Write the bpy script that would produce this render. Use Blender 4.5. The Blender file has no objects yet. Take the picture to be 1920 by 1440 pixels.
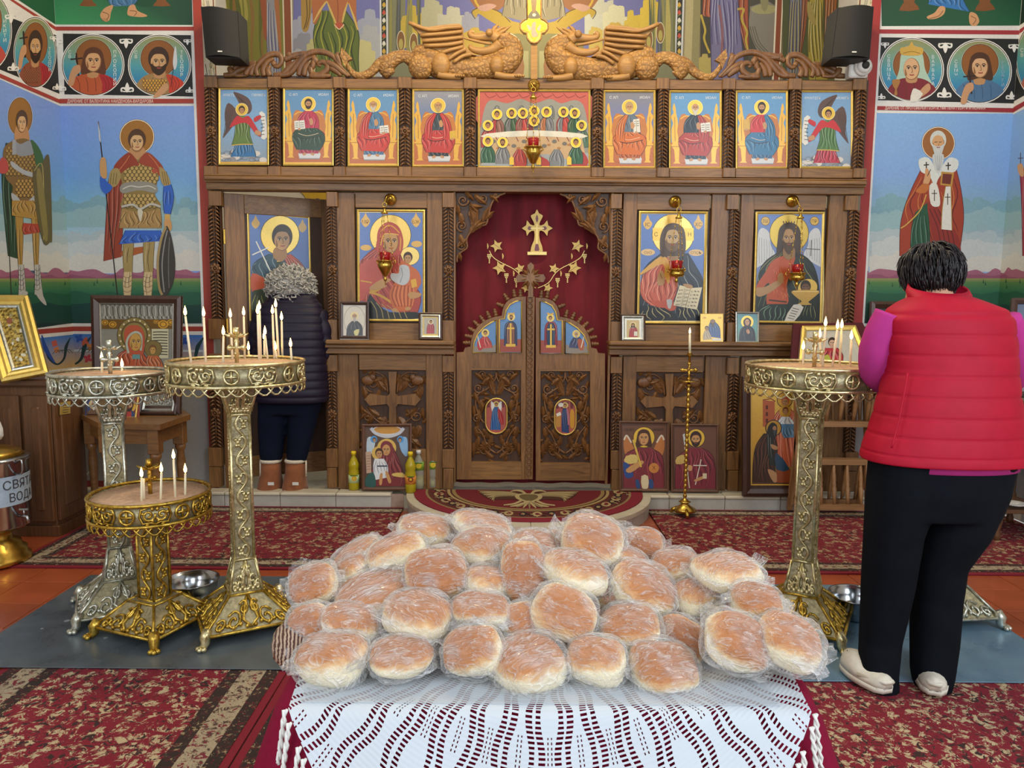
import bpy, bmesh, math, random
from mathutils import Vector, Matrix, Euler, noise
from math import sin, cos, pi, radians, sqrt, atan2
R_ = random.Random(7)
sc = bpy.context.scene
COL = sc.collection
# ---------------------------------------------------------------- camera
F, CX, CY, H = 1380.0, 960.0, 720.0, 1.5
PITCH, ROLL = radians(6.2), radians(0.45)
cam = bpy.data.cameras.new('camera'); cam.sensor_width = 36.0; cam.lens = F*36.0/1920.0
cam.clip_start = 0.05; cam.clip_end = 100
camo = bpy.data.objects.new('camera', cam); COL.objects.link(camo)
CM = Matrix.Rotation(pi/2-PITCH, 3, 'X') @ Matrix.Rotation(ROLL, 3, 'Z')
camo.matrix_world = Matrix.Translation((0, 0, H)) @ CM.to_4x4()
sc.camera = camo
# ---------------------------------------------------------------- light
sc.view_settings.view_transform = 'Standard'; sc.view_settings.look = 'None'
sc.view_settings.gamma = 1.0; sc.view_settings.use_curve_mapping = False
sc.view_settings.exposure = 0.15
W = bpy.data.worlds.new('world'); sc.world = W; W.use_nodes = True
W.node_tree.nodes['Background'].inputs[0].default_value = (0.93, 0.96, 1.0, 1)
W.node_tree.nodes['Background'].inputs[1].default_value = 0.54
def area(name, loc, target, sx, sy, power, col):
    l = bpy.data.lights.new(name, 'AREA'); l.shape = 'RECTANGLE'; l.size = sx; l.size_y = sy
    l.energy = power; l.color = col
    o = bpy.data.objects.new(name, l); COL.objects.link(o); o.location = loc
    o.rotation_euler = (Vector(target)-Vector(loc)).to_track_quat('-Z', 'Y').to_euler()
    return o
def point(name, loc, power, col, r=0.12):
    l = bpy.data.lights.new(name, 'POINT'); l.energy = power; l.color = col; l.shadow_soft_size = r
    o = bpy.data.objects.new(name, l); COL.objects.link(o); o.location = loc; return o
area('window_light_west', (-3.1, -1.2, 3.0), (0.3, 4.0, 1.0), 1.6, 2.4, 80, (0.86, 0.93, 1.0))
area('window_light_east', (3.3, -0.6, 3.0), (0.3, 4.0, 0.9), 1.6, 2.4, 125, (0.80, 0.90, 1.0))
area('window_light_rear', (0.2, -3.2, 2.6), (0.2, 4.0, 1.2), 2.0, 2.2, 60, (0.92, 0.96, 1.0))
for _i, _x in enumerate((-0.75, 0.2, 1.15)):
    point('chandelier_bulb_light', (_x, 4.0, 4.5), 80, (1.0, 0.78, 0.42), 0.1)
point('altar_lamp_light', (0.2, 6.5, 4.3), 42, (1.0, 0.86, 0.6), 0.2)
# ---------------------------------------------------------------- unprojection
def ray(px, py):
    return CM @ Vector((px-CX, -(py-CY), -F))
def UY(px, py, Y):
    d = ray(px, py); t = Y/d.y
    return Vector((d.x*t, Y, H+d.z*t))
def UX(px, py, X):
    d = ray(px, py); t = X/d.x
    return Vector((X, d.y*t, H+d.z*t))
def UZ(px, py, Z=0.0):
    d = ray(px, py); t = (Z-H)/d.z
    return Vector((d.x*t, d.y*t, Z))
class Plane:
    def __init__(s, p, n): s.p = Vector(p); s.n = Vector(n).normalized()
    def hit(s, px, py):
        d = ray(px, py); o = Vector((0, 0, H))
        return o+d*((s.p-o).dot(s.n)/d.dot(s.n))
def PY(Y): return Plane((0, Y, 0), (0, -1, 0))
# ---------------------------------------------------------------- materials
def lin(c):
    if isinstance(c, str):
        c = c.lstrip('#'); v = [int(c[i:i+2], 16)/255 for i in (0, 2, 4)]
    else: v = [x/255 for x in c[:3]]
    return tuple((x/12.92 if x <= .04045 else ((x+.055)/1.055)**2.4) for x in v)
MATS = {}
class NT:
    def __init__(s, name):
        s.m = bpy.data.materials.new(name); s.m.use_nodes = True; s.t = s.m.node_tree
        s.b = s.t.nodes['Principled BSDF']; s.out = s.t.nodes['Material Output']
    def n(s, typ, **kw):
        o = s.t.nodes.new(typ)
        for k, v in kw.items(): setattr(o, k, v)
        return o
    def l(s, a, b): s.t.links.new(a, b)
    def math(s, op, a, b=None, c=None):
        o = s.n('ShaderNodeMath', operation=op)
        for i, v in enumerate((a, b, c)):
            if v is None: continue
            if isinstance(v, (int, float)): o.inputs[i].default_value = v
            else: s.l(v, o.inputs[i])
        return o.outputs[0]
    def ramp(s, fac, stops, interp='LINEAR'):
        r = s.n('ShaderNodeValToRGB'); r.color_ramp.interpolation = interp
        e = r.color_ramp.elements
        while len(e) < len(stops): e.new(0.5)
        for i, (p, c) in enumerate(stops):
            e[i].position = p; e[i].color = (*c[:3], 1)
        s.l(fac, r.inputs[0]); return r.outputs[0]
    def mix(s, fac, a, b, typ='MIX'):
        o = s.n('ShaderNodeMix', data_type='RGBA', blend_type=typ)
        for v, i in ((fac, 0), (a, 6), (b, 7)):
            if isinstance(v, (int, float)): o.inputs[i].default_value = v
            elif isinstance(v, tuple): o.inputs[i].default_value = (*v[:3], 1)
            else: s.l(v, o.inputs[i])
        return o.outputs[2]
    def coord(s, kind='Object', scale=(1, 1, 1), rot=(0, 0, 0)):
        tc = s.n('ShaderNodeTexCoord'); mp = s.n('ShaderNodeMapping')
        mp.inputs['Scale'].default_value = scale; mp.inputs['Rotation'].default_value = rot
        s.l(tc.outputs[kind], mp.inputs[0]); return mp.outputs[0]
    def noise(s, vec, scale, detail=4, rough=.55, dist=0):
        o = s.n('ShaderNodeTexNoise'); o.inputs['Scale'].default_value = scale
        o.inputs['Detail'].default_value = detail; o.inputs['Roughness'].default_value = rough
        o.inputs['Distortion'].default_value = dist; s.l(vec, o.inputs['Vector']); return o
    def bump(s, h, strength=.3, dist=.01):
        o = s.n('ShaderNodeBump'); o.inputs['Strength'].default_value = strength
        o.inputs['Distance'].default_value = dist; s.l(h, o.inputs['Height'])
        s.l(o.outputs[0], s.b.inputs['Normal']); return o
    def set(s, **kw):
        for k, v in kw.items(): s.b.inputs[k.replace('_', ' ')].default_value = v
def M(name, col, rough=.5, metal=0.0, var=0.12, scale=30, bump=0.0, **kw):
    """plain procedural material: colour with a noise variation"""
    if name in MATS: return MATS[name]
    t = NT(name); c = lin(col)
    v = t.coord('Object'); nz = t.noise(v, scale, 5)
    a = tuple(x*(1-var) for x in c); b = tuple(min(1, x*(1+var)) for x in c)
    t.l(t.ramp(nz.outputs[0], [(.3, a), (.7, b)]), t.b.inputs['Base Color'])
    t.set(Roughness=rough, Metallic=metal)
    if bump: t.bump(nz.outputs[0], bump, .01)
    for k, x in kw.items(): t.b.inputs[k.replace('_', ' ')].default_value = x
    MATS[name] = t.m; return t.m
def wood(name, dark, light, axis='Z', rough=.45, scale=1.0, coat=.15):
    t = NT(name); sc3 = {'Z': (14, 14, 1.1), 'X': (1.1, 14, 14), 'Y': (14, 1.1, 14)}[axis]
    v = t.coord('Object', tuple(x*scale for x in sc3))
    n1 = t.noise(v, 3.0, 8, .65, 1.2); v2 = t.coord('Object'); n2 = t.noise(v2, 2.2, 3)
    f = t.math('ADD', t.math('MULTIPLY', n1.outputs[0], .75), t.math('MULTIPLY', n2.outputs[0], .3))
    t.l(t.ramp(f, [(.3, lin(dark)), (.72, lin(light))]), t.b.inputs['Base Color'])
    t.set(Roughness=rough, Coat_Weight=coat) if False else None
    t.b.inputs['Roughness'].default_value = rough; t.b.inputs['Coat Weight'].default_value = coat
    t.b.inputs['Coat Roughness'].default_value = .3
    t.bump(n1.outputs[0], .12, .004)
    MATS[name] = t.m; return t.m
def paintmat(name, rough=.5, coat=0.0):
    t = NT(name); a = t.n('ShaderNodeAttribute', attribute_name='Col')
    v = t.coord('Object'); nz = t.noise(v, 60, 4)
    c = t.mix(1.0, a.outputs['Color'], t.ramp(nz.outputs[0], [(.3, (.9, .9, .9)), (.7, (1, 1, 1))]), 'MULTIPLY')
    t.l(c, t.b.inputs['Base Color'])
    t.l(t.math('MULTIPLY', a.outputs['Alpha'], .75), t.b.inputs['Metallic'])
    t.l(t.math('SUBTRACT', rough, t.math('MULTIPLY', a.outputs['Alpha'], rough-.32)), t.b.inputs['Roughness'])
    t.b.inputs['Coat Weight'].default_value = coat; t.b.inputs['Coat Roughness'].default_value = .2
    MATS[name] = t.m; return t.m
# ---------------------------------------------------------------- objects
def tag(o, label=None, cat=None, group=None, kind=None):
    if label: o['label'] = label
    if cat: o['category'] = cat
    if group: o['group'] = group
    if kind: o['kind'] = kind
    return o
def link(name, me, mat=None, parent=None):
    o = bpy.data.objects.new(name, me); COL.objects.link(o)
    if mat and hasattr(me, 'materials') and len(me.materials) == 0: me.materials.append(mat)
    if parent is not None:
        o.parent = parent
        o.matrix_parent_inverse = Matrix.Translation(-chainloc(parent))
    return o
def chainloc(o):
    v = Vector(o.location)
    if o.parent is not None: v = v + chainloc(o.parent) + Vector(o.matrix_parent_inverse.to_translation())
    return v
def thing(name, label, cat, loc=(0, 0, 0), group=None, kind=None):
    o = bpy.data.objects.new(name, None); COL.objects.link(o); o.location = loc; o.empty_display_size = .05
    return tag(o, label, cat, group, kind)
def part(name, me, mat, parent):
    """child whose mesh is in the parent's own (local) space"""
    o = bpy.data.objects.new(name, me); COL.objects.link(o)
    if mat and len(me.materials) == 0: me.materials.append(mat)
    o.parent = parent; return o
def clone(o, parent=None):
    c = o.copy(); COL.objects.link(c)
    if parent is not None: c.parent = parent
    for ch in list(o.children): clone(ch, c)
    return c
# ---------------------------------------------------------------- curve helpers
def cr(pts, n=6, closed=False):
    """Catmull-Rom through points (tuples of any size)"""
    P = [Vector(p) for p in pts]; N = len(P)
    if N < 3: return P
    out = []
    rng = range(N) if closed else range(N-1)
    for i in rng:
        if closed: a, b, c, d = P[(i-1) % N], P[i], P[(i+1) % N], P[(i+2) % N]
        else: a, b, c, d = P[max(i-1, 0)], P[i], P[i+1], P[min(i+2, N-1)]
        for k in range(n):
            t = k/n
            out.append(.5*((2*b)+(c-a)*t+(2*a-5*b+4*c-d)*t*t+(3*b-a-3*c+d)*t**3))
    if not closed: out.append(P[-1])
    return out
def spiral(cx, cy, r0, a0, turns, r1=0.0, n=24):
    return [(cx+(r0+(r1-r0)*k/n)*cos(a0+turns*2*pi*k/n), cy+(r0+(r1-r0)*k/n)*sin(a0+turns*2*pi*k/n)) for k in range(n+1)]
# ---------------------------------------------------------------- mesh builder
class MB:
    def __init__(s): s.v = []; s.f = []; s.sm = []
    def add(s, vs, fs, smooth=False, mtx=None):
        o = len(s.v)
        s.v += [tuple(mtx @ Vector(v)) if mtx else tuple(v) for v in vs]
        s.f += [tuple(i+o for i in f) for f in fs]; s.sm += [smooth]*len(fs); return s
    def box(s, c, d, mtx=None, bev=0.0):
        x, y, z = c; a, b, h = d[0]/2, d[1]/2, d[2]/2
        if bev <= 0:
            vs = [(x+i*a, y+j*b, z+k*h) for i in (-1, 1) for j in (-1, 1) for k in (-1, 1)]
            fs = [(0, 1, 3, 2), (4, 6, 7, 5), (0, 4, 5, 1), (2, 3, 7, 6), (0, 2, 6, 4), (1, 5, 7, 3)]
            return s.add(vs, fs, False, mtx)
        e = min(bev, a*.95, b*.95, h*.95); vs = []; idx = {}
        for i in (-1, 1):
            for j in (-1, 1):
                for k in (-1, 1):
                    for ax in range(3):
                        p = [i*a, j*b, k*h]
                        for q in range(3):
                            if q != ax: p[q] -= (i, j, k)[q]*e
                        idx[(i, j, k, ax)] = len(vs); vs.append((x+p[0], y+p[1], z+p[2]))
        fs = []
        for ax in range(3):
            o1, o2 = [q for q in range(3) if q != ax]
            for sg in (-1, 1):
                q = []
                for (u, w) in ((-1, -1), (1, -1), (1, 1), (-1, 1)):
                    t = [0, 0, 0]; t[ax] = sg; t[o1] = u; t[o2] = w; q.append(idx[(*t, ax)])
                if (sg > 0) == (ax == 1): q.reverse()
                fs.append(tuple(q))
        for ax in range(3):
            o1, o2 = [q for q in range(3) if q != ax]
            for u in (-1, 1):
                for w in (-1, 1):
                    def g(e_, A):
                        t = [0, 0, 0]; t[ax] = e_; t[o1] = u; t[o2] = w; return idx[(*t, A)]
                    fs.append((g(-1, o1), g(1, o1), g(1, o2), g(-1, o2)))
        for i in (-1, 1):
            for j in (-1, 1):
                for k in (-1, 1): fs.append(tuple(idx[(i, j, k, q)] for q in range(3)))
        return s.add(vs, fs, False, mtx)
    def bar(s, a, b, w, h=None, up=(0, 0, 1)):
        """box beam from a to b"""
        a, b = Vector(a), Vector(b); h = h or w; d = (b-a); L = d.length; d.normalize()
        u = Vector(up); sx = d.cross(u)
        if sx.length < 1e-4: sx = d.cross(Vector((1, 0, 0)))
        sx.normalize(); sz = sx.cross(d)
        m = Matrix((sx, d, sz)).transposed().to_4x4(); m.translation = (a+b)/2
        return s.box((0, 0, 0), (w, L, h), m)
    def tube(s, pts, r, n=6, cap=True, closed=False, flat=1.0, nrm=None):
        P = [Vector(p) for p in pts]; N = len(P); vs = []; fs = []
        rr = r if isinstance(r, (list, tuple)) else [r]*N
        up = Vector(nrm) if nrm else Vector((0, 0, 1)); prev = None
        for i in range(N):
            if closed: d = P[(i+1) % N]-P[i-1]
            else: d = P[min(i+1, N-1)]-P[max(i-1, 0)]
            if d.length < 1e-9: d = Vector((0, 0, 1))
            d.normalize()
            if nrm: u = up
            elif prev is not None: u = prev
            else: u = up if abs(d.z) < .9 else Vector((1, 0, 0))
            a = d.cross(u)
            if a.length < 1e-5: a = d.cross(Vector((.3, 1, .2)))
            a.normalize(); b = a.cross(d).normalized(); prev = b
            for k in range(n):
                t = 2*pi*k/n; vs.append(P[i]+a*cos(t)*rr[i]+b*sin(t)*rr[i]*flat)
        m = N if closed else N-1
        for i in range(m):
            for k in range(n):
                j = (i+1) % N
                fs.append((i*n+k, i*n+(k+1) % n, j*n+(k+1) % n, j*n+k))
        if cap and not closed:
            fs.append(tuple(range(n-1, -1, -1))); fs.append(tuple((N-1)*n+k for k in range(n)))
        return s.add(vs, fs, True)
    def lathe(s, prof, n=24, c=(0, 0, 0), smooth=True, sx=1, sy=1, mtx=None, a0=0.0):
        vs = []; fs = []; N = len(prof)
        for (r, z) in prof:
            for k in range(n):
                t = 2*pi*k/n+a0; vs.append((c[0]+r*cos(t)*sx, c[1]+r*sin(t)*sy, c[2]+z))
        for i in range(N-1):
            for k in range(n): fs.append((i*n+k, i*n+(k+1) % n, (i+1)*n+(k+1) % n, (i+1)*n+k))
        if prof[0][0] > 1e-5: fs.append(tuple(range(n-1, -1, -1)))
        if prof[-1][0] > 1e-5: fs.append(tuple((N-1)*n+k for k in range(n)))
        return s.add(vs, fs, smooth, mtx)
    def ell(s, c, r, n=12, m=8, mtx=None, fn=None):
        vs = []; fs = []
        for i in range(m+1):
            ph = -pi/2+pi*i/m
            for k in range(n):
                t = 2*pi*k/n; p = Vector((cos(ph)*cos(t), cos(ph)*sin(t), sin(ph)))
                if fn: p = fn(p)
                vs.append((c[0]+p.x*r[0], c[1]+p.y*r[1], c[2]+p.z*r[2]))
        for i in range(m):
            for k in range(n): fs.append((i*n+k, i*n+(k+1) % n, (i+1)*n+(k+1) % n, (i+1)*n+k))
        return s.add(vs, fs, True, mtx)
    def loft(s, rings, smooth=True, cap=True, closed=True):
        n = len(rings[0]); vs = [p for r in rings for p in r]; fs = []
        for i in range(len(rings)-1):
            for k in range(n if closed else n-1): fs.append((i*n+k, i*n+(k+1) % n, (i+1)*n+(k+1) % n, (i+1)*n+k))
        if cap:
            fs.append(tuple(range(n-1, -1, -1))); o = (len(rings)-1)*n; fs.append(tuple(o+k for k in range(n)))
        return s.add(vs, fs, smooth)
    def prism(s, poly, off, smooth=False):
        """planar polygon (3D points) extruded along vector off"""
        n = len(poly); off = Vector(off); vs = [Vector(p) for p in poly]+[Vector(p)+off for p in poly]
        fs = [tuple(range(n)), tuple(range(2*n-1, n-1, -1))]
        fs += [(i, (i+1) % n, n+(i+1) % n, n+i) for i in range(n)]
        return s.add(vs, fs, smooth)
    def mesh(s, name):
        me = bpy.data.meshes.new(name); me.from_pydata([tuple(v) for v in s.v], [], s.f)
        me.polygons.foreach_set('use_smooth', s.sm); me.update()
        bm = bmesh.new(); bm.from_mesh(me); bmesh.ops.recalc_face_normals(bm, faces=bm.faces); bm.to_mesh(me); bm.free()
        return me
    def build(s, name, mat, parent=None, **kw): return link(name, s.mesh(name), mat, parent)
    def part(s, name, mat, parent): return part(name, s.mesh(name), mat, parent)
def bxm(px0, py0, px1, py1, Yf, dep, bev=0.0, mb=None):
    """axis-aligned box whose front face shows at the given photo rectangle on plane y=Yf"""
    mx, my = (px0+px1)/2, (py0+py1)/2
    x0, x1 = UY(px0, my, Yf).x, UY(px1, my, Yf).x; z1, z0 = UY(mx, py0, Yf).z, UY(mx, py1, Yf).z
    mb = mb or MB(); mb.box(((x0+x1)/2, Yf+dep/2, (z0+z1)/2), (x1-x0, dep, z1-z0), None, bev); return mb
# ---------------------------------------------------------------- painter: flat coloured polygons on a plane
_font_cache = {}
def text_polys(txt):
    if txt in _font_cache: return _font_cache[txt]
    cu = bpy.data.curves.new('lettering', 'FONT'); cu.body = txt; cu.size = 1; cu.resolution_u = 2
    ob = bpy.data.objects.new('lettering', cu); COL.objects.link(ob)
    me = ob.to_mesh(); vs = [tuple(v.co) for v in me.vertices]; fs = [tuple(p.vertices) for p in me.polygons]
    ob.to_mesh_clear(); bpy.data.objects.remove(ob); bpy.data.curves.remove(cu)
    xs = [v[0] for v in vs] or [0]; x0, x1 = min(xs), max(xs)
    r = ([(v[0]-x0, v[1]) for v in vs], fs, x1-x0); _font_cache[txt] = r; return r
class Paint:
    EPS = 0.00003
    def __init__(s, plane, org=(0, 0), k=1.0, lift=0.0):
        s.pl = plane; s.o = org; s.k = k; s.v = []; s.f = []; s.c = []; s.lay = 1; s.lift = lift; s.K = .96
    def at(s, org, k=1.0): s.o = org; s.k = k; return s
    def px(s, p): return (s.o[0]+p[0]*s.k, s.o[1]+p[1]*s.k)
    def P3(s, p):
        q = s.px(p); return s.pl.hit(*q)+s.pl.n*(s.lift+s.lay*s.EPS)
    def col(s, c):
        m = 0.0
        if isinstance(c, tuple) and len(c) == 2: c, m = c
        l = lin(c); return (l[0]*s.K, l[1]*s.K, l[2]*s.K, m)
    def raw(s, pts, col, faces=None):
        o = len(s.v); s.v += [s.P3(p) for p in pts]
        cols = col if isinstance(col, list) else [s.col(col)]*len(pts)
        s.c += cols
        s.f += [tuple(range(o, o+len(pts)))] if faces is None else [tuple(i+o for i in f) for f in faces]
        if not s.hold: s.lay += 1
        return s
    hold = False
    def poly(s, pts, col, sm=5):
        if sm and len(pts) > 2: pts = [tuple(p) for p in cr([tuple(p) for p in pts], sm, True)]
        return s.raw(pts, col)
    def rect(s, x0, y0, x1, y1, col): return s.raw([(x0, y0), (x1, y0), (x1, y1), (x0, y1)], col)
    def ell(s, cx, cy, rx, ry=None, col='#000000', rot=0, n=28):
        ry = ry or rx; c, w = cos(rot), sin(rot); pts = []
        for k in range(n):
            t = 2*pi*k/n; a, b = rx*cos(t), ry*sin(t); pts.append((cx+a*c-b*w, cy+a*w+b*c))
        return s.raw(pts, col)
    def line(s, pts, w, col, sm=5):
        P = cr([tuple(p) for p in pts], sm) if sm and len(pts) > 2 else [Vector(p) for p in pts]
        n = len(P); L = []; Rr = []
        ww = w if isinstance(w, (list, tuple)) else None
        for i in range(n):
            d = P[min(i+1, n-1)]-P[max(i-1, 0)]
            if d.length < 1e-9: d = Vector((1, 0))
            d.normalize(); q = Vector((-d.y, d.x))
            if ww: t = i/(n-1)*(len(ww)-1); j = min(int(t), len(ww)-2); h = (ww[j]+(ww[j+1]-ww[j])*(t-j))/2
            else: h = w/2
            L.append(tuple(P[i]+q*h)); Rr.append(tuple(P[i]-q*h))
        return s.raw(L+Rr, col, [(i, i+1, n+i+1, n+i) for i in range(n-1)])
    def ring(s, cx, cy, rx, ry, w, col, n=28):
        pts = [(cx+(rx+o*w/2)*cos(2*pi*k/n), cy+(ry+o*w/2)*sin(2*pi*k/n)) for o in (1, -1) for k in range(n)]
        return s.raw(pts, col, [(k, (k+1) % n, n+(k+1) % n, n+k) for k in range(n)])
    def grad(s, x0, y0, x1, y1, stops):
        pts = []; cols = []
        for (y, c) in stops: pts += [(x0, y), (x1, y)]; cols += [s.col(c)]*2
        return s.raw(pts, cols, [(2*i, 2*i+1, 2*i+3, 2*i+2) for i in range(len(stops)-1)])
    def gradpoly(s, pts, cols, sm=0):
        return s.raw(pts, [s.col(c) for c in cols])
    def robe(s, L, Rr, col, nf=3, dark=None, light=None, w=1.0, sm=4, ol=True):
        """cloth between a left and a right outline (top to bottom) with fold strokes"""
        n = max(len(L), len(Rr))
        def rs(q):
            P = cr([tuple(p) for p in q], 8); return [P[round(i*(len(P)-1)/(n*3))] for i in range(n*3+1)]
        A, B = rs(L), rs(Rr); m = len(A)
        s.raw([tuple(p) for p in A]+[tuple(p) for p in B], col, [(i, i+1, m+i+1, m+i) for i in range(m-1)])
        base = lin(col if not isinstance(col, tuple) or len(col) != 2 else col[0])
        hx = col[0] if isinstance(col, tuple) and len(col) == 2 else col
        rgb = [int(hx.lstrip('#')[i:i+2], 16) for i in (0, 2, 4)]
        dk = dark or '#%02x%02x%02x' % tuple(int(v*.55) for v in rgb)
        lt = light or '#%02x%02x%02x' % tuple(int(v+(255-v)*.35) for v in rgb)
        rr = random.Random(len(s.v))
        for i in range(nf):
            t = (i+.7)/(nf+.4); j0 = rr.randint(0, m//3); j1 = rr.randint(m*2//3, m-1)
            pts = [A[j].lerp(B[j], t+.06*sin(j*.9+i)) for j in range(j0, j1+1)]
            if len(pts) > 2: s.line([tuple(p) for p in pts], [w*.5, w*1.3, w*.6], dk, 0)
            t2 = t-.35/(nf+.4); pts = [A[j].lerp(B[j], t2+.05*sin(j*.8+i)) for j in range(j0, j1+1)]
            if len(pts) > 2: s.line([tuple(p) for p in pts], [w*.4, w*1.0, w*.3], lt, 0)
        if ol:
            s.line([tuple(p) for p in A], w*.7, dk, 0); s.line([tuple(p) for p in B], w*.7, dk, 0)
        return s
    def text(s, txt, x, y, h, col, w=None, center=False, bold=0.0):
        vs, fs, tw = text_polys(txt)
        if not fs: return s
        kx = (w/tw) if w else h/.72; ky = h/.72
        ox = x-(tw*kx/2 if center else 0)
        return s.raw([(ox+a*kx, y-b*ky) for a, b in vs], col, fs)
    def face(s, cx, cy, w, skin='#c89a6a', hair='#4a2f1a', beard=None, hairstyle='short', turn=0.0, shade='#8a5f38', hr=1.38):
        """face of width w centred on (cx,cy)"""
        h = w*hr
        if hairstyle == 'short': s.ell(cx, cy-h*.16, w*.66, h*.56, hair)
        elif hairstyle == 'long':
            s.poly([(cx-w*.5, cy-h*.5), (cx, cy-h*.66), (cx+w*.5, cy-h*.5), (cx+w*.7, cy), (cx+w*.75, cy+h*.6), (cx, cy+h*.5), (cx-w*.75, cy+h*.6), (cx-w*.7, cy)], hair)
        elif hairstyle == 'bald':
            s.ell(cx-w*.42, cy-h*.05, w*.2, h*.3, hair); s.ell(cx+w*.42, cy-h*.05, w*.2, h*.3, hair)
        s.ell(cx, cy, w*.5, h*.5, shade); s.ell(cx-w*.02, cy-h*.01, w*.47, h*.47, skin)
        if hairstyle in ('short', 'long'):
            s.poly([(cx-w*.52, cy-h*.1), (cx-w*.4, cy-h*.45), (cx, cy-h*.6), (cx+w*.42, cy-h*.45), (cx+w*.52, cy-h*.1), (cx+w*.3, cy-h*.33), (cx, cy-h*.38), (cx-w*.3, cy-h*.33)], hair)
        dk = '#2c1a10'; e = w*.2; t = turn*w*.14
        if w > 3.5:
            for g in (-1, 1):
                ex = cx+t+g*e
                s.line([(ex-w*.13, cy-h*.1), (ex, cy-h*.14), (ex+w*.13, cy-h*.1)], w*.05, dk)
                if w > 8:
                    s.ell(ex, cy-h*.03, w*.105, h*.035, '#efe3cf'); s.line([(ex-w*.12, cy-h*.035), (ex, cy-h*.075), (ex+w*.12, cy-h*.035)], w*.04, dk)
                s.ell(ex, cy-h*.03, w*.055, w*.06, dk)
            s.line([(cx+t-w*.03, cy-h*.1), (cx+t+w*.05, cy+h*.13), (cx+t-w*.05, cy+h*.16)], w*.045, shade)
            if w > 8: s.poly([(cx+t-w*.42, cy-h*.02), (cx+t-w*.3, cy+h*.25), (cx+t-w*.4, cy+h*.3)], shade)
        if beard:
            bl = beard[1] if isinstance(beard, tuple) else .6; bc = beard[0] if isinstance(beard, tuple) else beard
            s.poly([(cx-w*.48, cy+h*.08), (cx-w*.22, cy+h*.2), (cx+t, cy+h*.19), (cx+w*.22, cy+h*.2), (cx+w*.48, cy+h*.08), (cx+w*.4, cy+h*.42), (cx, cy+h*bl), (cx-w*.4, cy+h*.42)], bc)
        if w > 3.5:
            s.line([(cx+t-w*.14, cy+h*.265), (cx+t, cy+h*.28), (cx+t+w*.14, cy+h*.265)], w*.07, '#9a4038')
        return s
    def halo(s, cx, cy, r, col=('#e0b85a', .6), rim='#fff3d0', w=None):
        w = w or r*.08; s.ell(cx, cy, r+w, r+w, '#3a2c18'); s.ell(cx, cy, r+w*.6, r+w*.6, rim); s.ell(cx, cy, r-w*.2, r-w*.2, col); return s
    def build(s, name, mat, parent=None, **kw):
        me = bpy.data.meshes.new(name); me.from_pydata([tuple(v) for v in s.v], [], s.f); me.update()
        a = me.color_attributes.new('Col', 'FLOAT_COLOR', 'POINT')
        a.data.foreach_set('color', [x for c in s.c for x in c])
        return link(name, me, mat, parent)
FRESCO = paintmat('fresco_paint', .62); ICON = paintmat('icon_paint', .34, .12)
# ================================================================= setting
def proj(p):
    q = CM.transposed() @ (Vector(p)-Vector((0, 0, H)))
    return (CX+F*q.x/-q.z, CY-F*q.y/-q.z)
YW, YI, YA = 5.50, 5.44, 7.3
XL = UY(112, 189, YW).x; XR = UY(1899, 215, YW).x
XOL = UY(386, 250, YW).x; XOR = UY(1624, 250, YW).x
ZC = 4.6
WHITE_W = M('wall_plaster', '#c9c4bd', .8, 0, .05, 12)
DADO = M('grey_dado_paint', '#8d8a8a', .6, 0, .05, 6)
def struct(name, mb, mat, parent=None):
    o = mb.build(name, mat, parent); o['kind'] = 'structure'; return o
# floor slab and terracotta tiles
GROUT = M('tile_grout', '#a08878', .8)
T1 = M('terracotta_tile', '#a3502f', .30, 0, .16, 5, .03, Coat_Weight=.25)
floor = struct('floor', MB().box(((XL+XR)/2, 2.2, -.03), (XR-XL, 6.7, .05)), GROUT)
tp = .2817; tm = MB().box((0, 0, -.005), (tp-.005, tp-.005, .012), None, .0015).mesh('tile')
for i in range(-12, 14):
    for j in range(0, 26):
        x = -2.61+tp/2+tp*(i+9); y = 3.80-tp/2+tp*(j-10)
        if y > 5.3 or x < XL+.14 or x > XR-.14 or y < 1.0: continue
        p = proj((x, y, 0))
        if 2.8 < y < 5.1 and -90 < p[0] < 2010:
            o = bpy.data.objects.new('tile', tm); COL.objects.link(o); o.location = (x, y, 0); o.parent = floor
            if not tm.materials: tm.materials.append(T1)
# walls
def wallbox(name, c, d, mat): return struct(name, MB().box(c, d), mat)
wl = wallbox('wall_left', (XL-.1, 2.2, ZC/2), (.2, 6.8, ZC), WHITE_W)
wr = wallbox('wall_right', (XR+.1, 2.2, ZC/2), (.2, 6.8, ZC), WHITE_W)
wfl = wallbox('wall_front_left', ((XL+XOL)/2, YW+.13, ZC/2), (XOL-XL, .26, ZC), WHITE_W)
wfr = wallbox('wall_front_right', ((XR+XOR)/2, YW+.13, ZC/2), (XR-XOR, .26, ZC), WHITE_W)
wa = wallbox('wall_back', ((XL+XR)/2, YA+.1, ZC/2), (XR-XL, .2, ZC), WHITE_W)
wal = wallbox('wall_altar_left', (XOL-.55, (YA+YW)/2+.13, ZC/2), (.1, YA-YW-.26, ZC), WHITE_W)
war = wallbox('wall_altar_right', (XOR+.55, (YA+YW)/2+.13, ZC/2), (.1, YA-YW-.26, ZC), WHITE_W)
ALT = M('altar_floor_tile', '#b9b2a0', .4)
struct('floor_altar', MB().box(((XL+XR)/2, (5.30+YA)/2, .04), (XR-XL, YA-5.30, .10)), ALT)
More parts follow.
